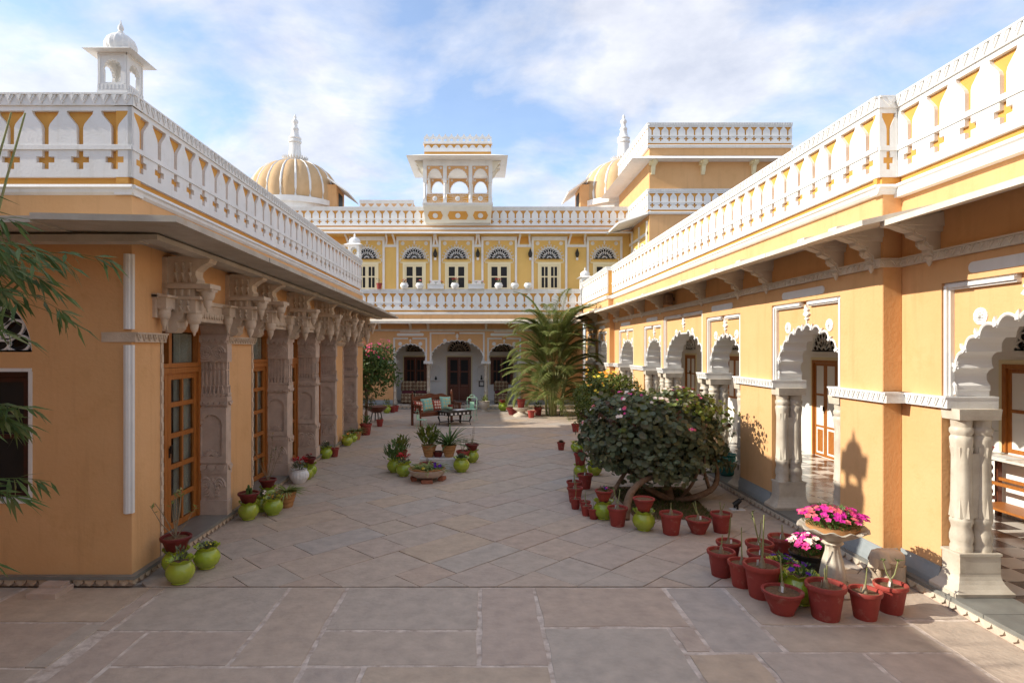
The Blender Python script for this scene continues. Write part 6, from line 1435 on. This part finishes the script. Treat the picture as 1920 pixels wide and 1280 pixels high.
for px in (817, 893):
    X = (px - 906) * FTP / 1120; t = thing('flower_trough', 'long white trough with sparse red flowers on the terrace parapet', 'planter', (X, FTP, 4.80), 0, 'white troughs on the terrace parapet')
    mb = MB(); mb.box(-0.32, 0.32, -0.09, 0.09, 0, 0.16); mb.box(-0.34, 0.34, -0.11, 0.11, 0.16, 0.19); mb.build('trough', 'white', t, local=True)
    mb = MB(); mb.box(-0.3, 0.3, -0.07, 0.07, 0.19, 0.197); mb.build('soil', 'soil', t, local=True)
    for x in (-0.25, 0.0, 0.24):
        for nm, m_, ms, sm in leafy(14, 0.07, 0.12, 0.04, 0.02, 'leaf_mid', ['petal_red'], 4, 0.03): link(nm, m_.mesh(nm, ms, recalc=False), t, (x, 0, 0.195), local=True)

# ================================================================== bushes, trees
def crown(mb, c, rad, n, L, kind, squash=0.75, flowers=None, fm=None, nf=0, lump=0.18):
    """leaves through the shell of a lumpy mound; flowers gather on the sunny top"""
    ph = [rng.uniform(0, 6.28) for _ in range(6)]
    def surf(d):
        k = 1 + lump * (math.sin(3 * d.x + ph[0]) * math.sin(3.4 * d.y + ph[1]) + 0.6 * math.sin(6 * d.z + ph[2] + 4 * d.x) + 0.4 * math.sin(9 * d.x + ph[3]) * math.sin(8 * d.y + 7 * d.z + ph[4]))
        e = 2.6
        q = (abs(d.x) ** e + abs(d.y) ** e + abs(d.z) ** e) ** (-1 / e)
        return V(d.x * rad[0], d.y * rad[1], d.z * rad[2]) * k * q
    for i in range(n):
        d = V(rng.gauss(0, 1), rng.gauss(0, 1), rng.gauss(0, 1)).normalized()
        if d.z < -0.6 and rng.random() < 0.7: continue
        p = c + surf(d) * (rng.random() ** 0.30)
        nr = (d + V(rng.gauss(0, 0.5), rng.gauss(0, 0.5), rng.gauss(0, 0.5) + 0.25)).normalized()
        l = L * rng.uniform(0.55, 1.3)
        if kind == 'round': mb.disc(p, nr, l, 0, squash, 7)
        else:
            t = nr.cross(V(rng.gauss(0, 1), rng.gauss(0, 1), rng.gauss(0, 1))).normalized()
            if kind == 'droop': t = (t + V(0, 0, -0.8)).normalized()
            mb.leaf(p, t, nr, l, l * squash)
    for i in range(nf):
        d = V(rng.gauss(0, 0.8), rng.gauss(-0.3, 0.6), abs(rng.gauss(0.9, 0.35))).normalized(); p = c + surf(d) * 1.03
        for _ in range(rng.randrange(1, 5)): flower(flowers, p + V(rng.uniform(-1, 1), rng.uniform(-1, 1), rng.uniform(-0.5, 1)) * 0.06, d + V(rng.uniform(-.5, .5), -0.3, 0.4), rng.uniform(0.022, 0.04), rng.randrange(len(fm)))
bx = V(2.86, 9.75, 0)
bu = thing('flowering_bush', 'big dark round-leaved bush with pink and cream blooms on twisted trunks', 'bush', bx)
mb = MB(); fb = MB(); FMs = ['petal_white', 'petal_white', 'petal_rose', 'petal_white', 'petal_pink']
crown(mb, V(-0.08, 0, 0.99), (1.08, 0.95, 0.70), 6400, 0.05, 'round', 0.85, fb, FMs, 38, 0.15)
mb.build('crown', 'leaf_dark', bu, recalc=False, local=True); fb.build('blossom', FMs, bu, recalc=False, local=True)
mb = MB(); crown(mb, V(0.1, 0, 1.50), (0.92, 0.8, 0.26), 800, 0.035, 'point', 0.5); mb.build('young_shoots', 'leaf_bronze', bu, recalc=False, local=True)
mb = MB(); crown(mb, V(0.1, -0.1, 1.46), (0.95, 0.85, 0.28), 900, 0.04, 'round', 0.8); mb.build('upper_leaves', 'leaf_yellow', bu, recalc=False, local=True)
mb = MB(); crown(mb, V(-0.08, 0, 0.99), (1.09, 0.96, 0.70), 2400, 0.046, 'round', 0.8, lump=0.17); mb.build('crown', 'leaf_olive', bu, recalc=False, local=True)
mb = MB(); crown(mb, V(-0.05, -0.05, 0.62), (1.0, 0.86, 0.26), 1500, 0.048, 'round', 0.8, lump=0.22); mb.build('crown', 'leaf_dark', bu, recalc=False, local=True)
for i in range(70):       # uneven shoots standing out of the mass
    d = V(rng.gauss(0, 1), rng.gauss(0, 1), abs(rng.gauss(0.35, 0.7))).normalized(); p0 = V(-0.08 + d.x * 1.02, d.y * 0.9, 0.99 + d.z * 0.66); L_ = rng.uniform(0.10, 0.30)
    dd = (d + V(rng.uniform(-.4, .4), rng.uniform(-.4, .4), 0.5)).normalized(); mb = MB(); mb.tube([p0 - dd * 0.15, p0 + dd * L_ * 0.5, p0 + dd * L_], 0.005, 4, r1=0.002)
    for k in range(rng.randrange(6, 13)):
        q = p0 + dd * L_ * rng.random(); mb.disc(q + V(rng.uniform(-.03, .03), rng.uniform(-.03, .03), rng.uniform(-.03, .03)), (d + V(rng.gauss(0, .6), rng.gauss(0, .6), rng.gauss(0, .6))), rng.uniform(0.022, 0.045), 0, 0.8)
    mb.build('shoot', rng.choice(('leaf_olive', 'leaf_bronze', 'leaf_dark', 'leaf_yellow')), bu, recalc=False, local=True)
def limb(pts, r0, r1, parent, nm='trunk', mt='bark'):
    P_ = [V(*p) for p in pts]; fine = []
    for i in range(len(P_) - 1):
        for k in range(4):
            t = k / 4; a = P_[max(0, i - 1)]; b = P_[i]; c = P_[i + 1]; d = P_[min(len(P_) - 1, i + 2)]
            fine.append(0.5 * ((2 * b) + (c - a) * t + (2 * a - 5 * b + 4 * c - d) * t * t + (3 * b - a - 3 * c + d) * t ** 3))
    fine.append(P_[-1])
    m = MB(); m.tube(fine, [r0 + (r1 - r0) * i / (len(fine) - 1) for i in range(len(fine))], 8); return m.build(nm, mt, parent, smooth=70, local=True)
for pts, r0, r1 in (([(-0.86, -1.35, 0), (-0.75, -1.15, 0.30), (-0.45, -0.85, 0.46), (-0.1, -0.6, 0.50), (0.1, -0.3, 0.8)], 0.060, 0.035), ([(0.14, -0.25, 0), (-0.15, -0.35, 0.14), (-0.5, -0.4, 0.40), (-0.6, -0.2, 0.8)], 0.06, 0.03),
                    ([(0.2, -0.3, 0), (0.45, -0.45, 0.10), (0.75, -0.4, 0.24), (0.85, -0.25, 0.5), (0.7, -0.1, 0.9)], 0.055, 0.03), ([(0.15, -0.15, 0), (0.1, 0.0, 0.5), (0.2, 0.1, 1.1)], 0.07, 0.03), ([(-1.0, -0.65, 0.0), (-0.75, -0.5, 0.35), (-0.4, -0.2, 0.7)], 0.04, 0.025), ([(0.25, -0.3, 0.02), (0.35, -0.6, 0.35), (0.45, -0.7, 0.7)], 0.03, 0.018), ([(0.7, -0.35, 0.2), (0.55, -0.55, 0.5), (0.5, -0.7, 0.8)], 0.03, 0.015)):
    limb(pts, r0, r1, bu)
for i in range(16):
    a = rng.uniform(0, 6.28); limb([(0.15, -0.1, 0.35), (0.5 * math.cos(a), 0.5 * math.sin(a), 0.6), (0.8 * math.cos(a), 0.75 * math.sin(a), 0.95)], 0.016, 0.006, bu, 'branch')
gbed = MB(); gbed.add([(2.15, 8.40, 0.006), (3.28, 8.40, 0.006), (3.50, 10.4, 0.006), (2.15, 10.4, 0.006)], [(0, 1, 2, 3)]); o = gbed.build('planting_bed', 'soil'); o['kind'] = 'structure'
gr = MB()
for _ in range(5200):
    x, y = rng.uniform(2.18, 3.36), rng.uniform(8.42, 10.3); h = rng.uniform(0.02, 0.06); a = rng.uniform(0, 6.28)
    gr.add([(x - 0.004 * math.cos(a), y - 0.004 * math.sin(a), 0.006), (x + 0.004 * math.cos(a), y + 0.004 * math.sin(a), 0.006), (x + rng.uniform(-0.02, 0.02), y + rng.uniform(-0.02, 0.02), h)], [(0, 1, 2)])
o = gr.build('grass', 'grass', recalc=False); o['kind'] = 'stuff'
lb_ = thing('flowering_bush', 'rounded yellow-green bush dotted with orange flowers behind the dark one', 'bush', (2.72, 13.0, 0))
mb = MB(); fb = MB(); crown(mb, V(0, 0, 1.16), (0.72, 0.70, 0.74), 9000, 0.075, 'point', 0.6, fb, ['petal_orange', 'petal_yellow'], 22, 0.10)
mb.build('crown', 'leaf_yellow', lb_, recalc=False, local=True); fb.build('blossom', ['petal_orange', 'petal_yellow'], lb_, recalc=False, local=True)
for a in (0, 1.5, 3.0, 4.6): limb([(0.05 * math.cos(a), 0.05 * math.sin(a), 0), (0.2 * math.cos(a), 0.2 * math.sin(a), 0.4), (0.4 * math.cos(a), 0.4 * math.sin(a), 0.9)], 0.03, 0.012, lb_)
# flowering tree beyond the left wing, in a bowl on a stand
ft = thing('flowering_tree', 'small tree with drooping leaves and rose-red blooms beyond the left wing', 'tree', (-3.72, 18.9, 0))
mb = MB(); fb = MB(); crown(mb, V(0.15, 0, 1.78), (0.76, 0.66, 0.80), 3400, 0.15, 'droop', 0.38, fb, ['petal_rose', 'petal_pink'], 60, 0.20)
mb.build('crown', 'leaf_mid', ft, recalc=False, local=True); fb.build('blossom', ['petal_rose', 'petal_pink'], ft, recalc=False, local=True)
for dx, dy in ((0.3, 0.1), (-0.2, 0.2), (0.1, -0.3), (0.45, -0.1)): limb([(0, 0, 0), (0.03, 0.02, 0.8), (dx * 0.5, dy * 0.5, 1.4), (dx, dy, 2.0)], 0.05, 0.015, ft)
mb = MB(); crown(mb, V(0.05, -0.1, 0.75), (0.28, 0.3, 0.35), 260, 0.09, 'droop', 0.4); mb.build('low_foliage', 'leaf_dark', ft, recalc=False, local=True)
bs = thing('bowl_on_stand', 'dark iron bowl on a low stand below the rose-red tree', 'planter', at(706, 790)); mb = MB(); mb.lathe([(0.0, 0.30), (0.15, 0.30), (0.30, 0.40), (0.36, 0.50), (0.34, 0.50), (0.26, 0.42), (0.0, 0.40)], n=28, cap=False); mb.build('bowl', 'wood_dark', bs, smooth=50, local=True)
mb = MB()
for a in (0.4, 2.0, 3.6, 5.2): mb.tube([(0.14 * math.cos(a), 0.14 * math.sin(a), 0.31), (0.2 * math.cos(a), 0.2 * math.sin(a), 0.0)], 0.018, 6)
mb.build('stand', 'iron', bs, local=True)
# areca palm
pm = thing('areca_palm', 'tall clump of feathery areca palm in the back corner', 'palm', (2.55, 21.7, 0))
for i in range(13):
    a = rng.uniform(0, 6.28); r = rng.uniform(0.05, 0.35); x, y = r * math.cos(a), r * math.sin(a); l = rng.uniform(0.1, 0.45)
    limb([(x, y, 0), (x * 1.3, y * 1.3, 0.8), (x * 1.3 + l * math.cos(a), y * 1.3 + l * math.sin(a), 1.8)], 0.045, 0.03, pm, 'cane', 'stem_green')
for i in range(96):
    a = i * 2.39996 + rng.uniform(-0.3, 0.3); lvl = i / 95; base = V(0.3 * math.cos(a), 0.3 * math.sin(a), 0.4 + 2.5 * lvl); L = rng.uniform(1.6, 2.3) * (0.9 + 0.1 * lvl)
    e = 0.45 + 1.0 * lvl + rng.uniform(-0.15, 0.15); hd = V(math.cos(a), math.sin(a), 0); p = base.copy(); pts = [p.copy()]; ang = min(e, 1.45); st = L / 14; drp = rng.uniform(0.08, 0.15)
    for k in range(14):
        p = p + (hd * math.cos(ang) + V(0, 0, math.sin(ang))) * st; pts.append(p.copy()); ang -= drp * (0.5 + k / 10)
    mb = MB(); mb.tube(pts, 0.012, 5, r1=0.003); sd = V(-math.sin(a), math.cos(a), 0)
    for k in range(3, 15):
        for q in range(4):
            f = (k - 1 + q / 4) / 13.0
            pos = pts[k - 1].lerp(pts[k], q / 4) if k < 15 else pts[-1]; dr = (pts[k] - pts[k - 1]).normalized(); ll = 0.50 * math.sin(PI * min(0.98, 0.15 + f * 0.82)) + 0.08
            for sg in (-1, 1):
                d = (sd * sg * 0.85 + dr * 0.65 + V(0, 0, 0.25)).normalized(); mb.leaf(pos, d, V(0, 0, 1), ll * rng.uniform(0.85, 1.1), 0.042, 0, 0.32, 0.3)
    mb.build('frond', 'leaf_palm', pm, recalc=False, local=True)
# bamboo at the left edge
bb = thing('bamboo', 'bamboo clump leaning its leafy twigs over the shaded end wall', 'bamboo', (-3.75, 3.9, 0))
for i in range(9):
    x, y = rng.uniform(-0.5, 0.1), rng.uniform(-0.5, 0.5); limb([(x, y, 0), (x * 1.1, y * 1.1, 1.6), (x * 1.0 + 0.1, y * 1.2, 3.0), (x + 0.35, y * 1.3, 4.1)], 0.018, 0.006, bb, 'culm', 'stem_green')
def bamboo_twig(p, d, L, nl):
    mb = MB(); pts = [p.copy()]; dd = d.normalized()
    for k in range(7):
        p = p + dd * L / 7; dd = (dd + V(0, 0, -0.07)).normalized(); pts.append(p.copy())
    mb.tube(pts, 0.004, 4, r1=0.0015); 
    for _ in range(nl):
        k = rng.randrange(2, 8); q = pts[k].lerp(pts[k - 1], rng.random()); dr = (pts[k] - pts[k - 1]).normalized()
        v = (dr * rng.uniform(0.3, 1.0) + V(rng.gauss(0, 0.4), rng.gauss(0, 0.4), rng.uniform(-0.9, 0.15))).normalized()
        mb.leaf(q, v, V(rng.gauss(0, 0.5), rng.gauss(-0.5, 0.5), 1), rng.uniform(0.13, 0.23), rng.uniform(0.018, 0.030), 0, 0.12, 0.1)
    mb.build('leafy_twig', 'leaf_bamboo', bb, recalc=False, local=True)
for z, n, reach in ((3.42, 4, 0.9), (3.22, 7, 0.9), (3.05, 9, 1.05), (2.88, 9, 1.0), (2.72, 6, 0.85), (2.25, 4, 0.52), (1.95, 5, 0.58), (1.35, 4, 0.5), (0.95, 4, 0.5)):
    for _ in range(n):
        p = V(rng.uniform(-0.15, 0.15), rng.uniform(-0.35, 0.35), z + rng.uniform(-0.08, 0.14)); bamboo_twig(p, V(1.0, rng.uniform(-0.5, 0.35), rng.uniform(-0.22, 0.25)), reach * rng.uniform(0.6, 1.12), rng.randrange(18, 32))

# ================================================================== furniture
def place(name, label, cat, loc, rz, group=None): return thing(name, label, cat, loc, rz, group)
th = math.atan2(0.64, 0.77)
bn = place('wooden_settee', 'carved brown wooden settee with scrolled back set out on the courtyard', 'bench', (-2.27, 18.8, 0), th)
Lb, Db = 1.6, 0.5          # local: x along the back, -y towards the sitter
def bpart(nm, f, mt='wood_dark', sm=None): m = MB(); f(m); return m.build(nm, mt, bn, smooth=sm, local=True)
for x in (0.0, Lb - 0.06):
    bpart('leg', lambda m: m.box(x, x + 0.06, -0.05, 0.01, 0, 0.98)); bpart('leg', lambda m: m.lathe([(0.022, 0), (0.03, 0.05), (0.022, 0.1), (0.034, 0.25), (0.026, 0.34), (0.034, 0.40), (0.034, 0.62)], x + 0.03, -Db + 0.02, 0, n=10))
    bpart('arm', lambda m: (m.box(x - 0.005, x + 0.065, -Db - 0.02, -0.05, 0.62, 0.66), [m.box(x + 0.015, x + 0.045, -Db + 0.08 + k * 0.09, -Db + 0.11 + k * 0.09, 0.43, 0.62) for k in range(4)]))
bpart('seat', lambda m: (m.box(0.0, Lb, -Db, -0.04, 0.38, 0.42), m.box(0.06, Lb - 0.06, -Db + 0.005, -Db + 0.03, 0.30, 0.38)))
def backf(m):
    n = 24; top = [(0.06 + (Lb - 0.12) * k / n, 0.86 + 0.10 * math.sin(PI * k / n) + 0.02 * math.sin(6 * PI * k / n)) for k in range(n + 1)]
    q = [(0.06, 0.76), (Lb - 0.06, 0.76)] + top[::-1]
    m.prism([(x, -0.04, z) for x, z in q], [(x, 0.0, z) for x, z in q])
    m.box(0.06, Lb - 0.06, -0.035, -0.005, 0.50, 0.54)
    for k in range(17): m.lathe([(0.010, 0.54), (0.016, 0.6), (0.009, 0.65), (0.016, 0.71), (0.010, 0.76)], 0.12 + k * (Lb - 0.24) / 16, -0.02, 0, n=6)
bpart('backrest', backf)
for x in (0.03, Lb - 0.03): bpart('finial', lambda m: m.lathe([(0.02, 0.98), (0.032, 1.01), (0.02, 1.04), (0.006, 1.07)], x, -0.02, 0, n=8))
RM = Matrix.Rotation(th, 4, 'Z'); B0 = V(-2.27, 18.8, 0)
for x, tilt, mt, lb, s in ((0.16, 0.25, 'cushion_red', 'cushion with red and cream pattern at the near end of the settee', 0.34), (0.50, -0.1, 'cushion_mint', 'mint green cushion with golden motif next to the red patterned one', 0.42), (0.86, 0.05, 'cushion_red', 'deep red cushion with cream medallion between two mint cushions', 0.34), (1.22, 0.12, 'cushion_mint', 'mint green striped cushion at the far end of the settee', 0.44)):
    mb = MB(); n = 10; vs = []
    for sd_ in (-1, 1):
        for i in range(n + 1):
            for j in range(n + 1):
                u, v_ = i / n * 2 - 1, j / n * 2 - 1; puff = ((1 - u ** 4) * (1 - v_ ** 4)) ** 0.5; pin = 1 - 0.07 * (1 - abs(u)) * abs(v_) ** 3 - 0.07 * (1 - abs(v_)) * abs(u) ** 3
                vs.append((u * s / 2 * pin, sd_ * (0.075 * puff + 0.004), v_ * s / 2 * pin))
    m_ = (n + 1) ** 2; fs = [(b + i * (n + 1) + j, b + (i + 1) * (n + 1) + j, b + (i + 1) * (n + 1) + j + 1, b + i * (n + 1) + j + 1) for b in (0, m_) for i in range(n) for j in range(n)]
    mb.add(vs, fs); o = mb.build('cushion', mt, None, smooth=60); p = RM @ V(x, -0.16, 0.425 + s / 2 * 0.96); o.location = B0 + p; o.rotation_euler = (R(-16), tilt * 0.6, th); tag(o, lb, 'cushion')
tb = place('coffee_table', 'low black carved coffee table with bone inlay beside the settee', 'table', (-0.90, 18.9, 0), th)
def tpart(nm, f, mt='black_wood', sm=None): m = MB(); f(m); return m.build(nm, mt, tb, smooth=sm, local=True)
tpart('tabletop', lambda m: rbox(m, 0, 0, 0.45, 0.98, 0.60, 0.03, 0.008, 1))
tpart('apron', lambda m: (m.box(-0.45, 0.45, -0.27, -0.25, 0.33, 0.434), m.box(-0.45, 0.45, 0.25, 0.27, 0.33, 0.434), m.box(-0.45, -0.43, -0.25, 0.25, 0.33, 0.434), m.box(0.43, 0.45, -0.25, 0.25, 0.33, 0.434)))
for k in range(5): tpart('inlay', lambda m: m.box(-0.36 + k * 0.16, -0.28 + k * 0.16, -0.274, -0.271, 0.35, 0.41), 'tag_white')
for k in range(3): tpart('inlay', lambda m: m.box(-0.454, -0.451, -0.18 + k * 0.14, -0.11 + k * 0.14, 0.35, 0.41), 'tag_white')
for x in (-0.42, 0.42):
    for y in (-0.24, 0.24): tpart('leg', lambda m: m.tube([(x, y, 0.34), (x * 1.07, y * 1.1, 0.26), (x * 0.98, y * 0.97, 0.12), (x * 1.03, y * 1.05, 0.0)], [0.035, 0.032, 0.018, 0.022], 8), sm=60)
tpart('stretcher', lambda m: (m.tube([(-0.41, -0.23, 0.1), (0, 0, 0.14), (0.41, 0.23, 0.1)], 0.014, 6), m.tube([(-0.41, 0.23, 0.1), (0, 0, 0.142), (0.41, -0.23, 0.1)], 0.013, 6)))
c0 = V(-0.90, 18.9, 0.466)
mb = MB(); mb.box(-0.2, 0.2, -0.14, 0.14, 0.0, 0.012); o = mb.build('tray', 'tag_white', None); o.location = c0 + V(0.15, 0.08, 0); o.rotation_euler = (0, 0, th); tag(o, 'flat white tray lying on the black coffee table', 'tray')
mb = MB(); mb.lathe([(0.0, 0), (0.04, 0), (0.075, 0.04), (0.09, 0.085), (0.085, 0.085), (0.0, 0.02)], n=20, cap=False); o = mb.build('bowl', 'mint', None, smooth=50); o.location = c0 + V(-0.16, 0.0, 0); tag(o, 'pale mint bowl on the black coffee table', 'bowl')
potted(c0 + V(-0.15, 0.22, 0), 'red', succulent('leaf_mid', 20, 0.05, 0.05), 'little terracotta pot with a succulent on the black coffee table', 0.62)
def wire_chair(loc, rz, s, label):
    t = place('metal_chair', label, 'chair', loc, rz); t.scale = (s, s, s)
    def cp(nm, f): m = MB(); f(m); m.build(nm, 'mint', t, smooth=60, local=True)
    cp('seat', lambda m: rbox(m, 0, 0, 0.45, 0.42, 0.42, 0.03, 0.012, 2))
    for x in (-0.19, 0.19):
        for y in (-0.19, 0.19): cp('leg', lambda m: m.tube([(x, y, 0.44), (x * 1.0, y * 1.0, 0.30), (x * 1.15, y * 1.15, 0.0)], 0.011, 6))
    cp('backrest', lambda m: (m.tube([(-0.19, 0.2, 0.45), (-0.2, 0.25, 0.80), (-0.19, 0.26, 0.88), (0.19, 0.26, 0.88), (0.2, 0.25, 0.80), (0.19, 0.2, 0.45)], 0.011, 6), m.tube([(-0.11, 0.26, 0.88), (-0.09, 0.265, 0.96), (0, 0.268, 1.0), (0.09, 0.265, 0.96), (0.11, 0.26, 0.88)], 0.009, 6), m.box(-0.09, 0.09, 0.225, 0.235, 0.47, 0.72)))
    cp('stretcher', lambda m: (m.tube([(-0.2, -0.2, 0.2), (0.2, -0.2, 0.2)], 0.007, 5), m.tube([(-0.2, 0.2, 0.2), (0.2, 0.2, 0.2)], 0.007, 5)))
wire_chair((-0.43, 20.0, 0), R(-15), 0.86, 'mint green wire chair with looped back beyond the coffee table')
wire_chair((-1.86, 18.1, 0), R(75), 0.58, 'low mint green metal chair with small seat in front of the settee')
def armchair(x, label):
    t = place('armchair', label, 'armchair', (x, 25.0, 0.152), rng.uniform(-0.1, 0.1))
    def cp(nm, f, mt='damask'): m = MB(); f(m); m.build(nm, mt, t, smooth=50, local=True)
    cp('skirt', lambda m: rbox(m, 0, 0, 0.21, 0.54, 0.58, 0.40, 0.03, 2)); cp('backrest', lambda m: rbox(m, 0, 0.22, 0.62, 0.54, 0.16, 0.56, 0.06, 3)); cp('cushion', lambda m: rbox(m, 0, -0.06, 0.45, 0.50, 0.46, 0.10, 0.04, 3), 'maroon_cloth')
    for sg in (-1, 1): cp('wing', lambda m: rbox(m, sg * 0.27, 0.14, 0.66, 0.07, 0.26, 0.36, 0.03, 2))
armchair(-3.14, 'high-backed patterned armchair at the outer side of the left arch'); armchair(-2.56, 'high-backed patterned armchair next to the slim verandah column'); armchair(0.74, 'high-backed patterned armchair alone under the right-hand window')
# stone elephant at the step of the arcade, garden light on the paving
el = thing('stone_elephant', 'weathered carved stone elephant head at the step of the arcade wall', 'statue', (4.14, 6.10, 0.0))
mb = MB(); rbox(mb, 0.0, 0.0, 0.27, 0.26, 0.20, 0.17, 0.06, 3); mb.lathe([(0.0, 0.17), (0.09, 0.19), (0.11, 0.26), (0.08, 0.34), (0.0, 0.36)], -0.10, -0.02, 0, n=14, cap=False)
mb.tube([(-0.17, -0.05, 0.27), (-0.21, -0.07, 0.20), (-0.19, -0.07, 0.10), (-0.15, -0.07, 0.0)], [0.05, 0.045, 0.038, 0.035], 10)
for sg in (-1, 1): mb.lathe([(0.0, -0.01), (0.055, 0.0), (0.06, 0.012), (0.0, 0.02)], -0.03, sg * 0.10, 0.25, n=10, cap=False); mb.tube([(-0.06, sg * 0.06, 0.18), (-0.06, sg * 0.06, 0.0)], 0.04, 8)
mb.tube([(0.08, 0, 0.2), (0.08, 0, 0.0)], 0.085, 8); mb.build('stone', 'sandstone', el, smooth=60, local=True)
lt = thing('garden_light', 'small black spotlight tilted on a white base on the paving', 'light', at(1382, 955)); mb = MB(); mb.box(-0.10, 0.10, -0.06, 0.06, 0, 0.016); mb.build('base', 'tag_white', lt, local=True)
mb = MB(); mb.tube([(-0.04, 0, 0.07), (0.05, 0.0, 0.15)], 0.045, 10, r1=0.03); mb.tube([(0.05, 0, 0.15), (0.10, 0, 0.165)], 0.012, 6); mb.box(-0.03, 0.0, -0.055, -0.045, 0.016, 0.09); mb.box(-0.03, 0.0, 0.045, 0.055, 0.016, 0.09); mb.build('lamp_head', 'iron', lt, local=True)

for o in COL.objects:      # masses of leaves, petals and twigs that nobody could count
    if o.parent and o.name.split('.')[0] in ('crown', 'blossom', 'young_shoots', 'upper_leaves', 'leaves', 'flowers', 'twigs', 'shoot', 'bracts', 'rosette_leaves', 'low_foliage', 'pansies', 'spider_plant', 'cactus_stems'): o['kind'] = 'stuff'
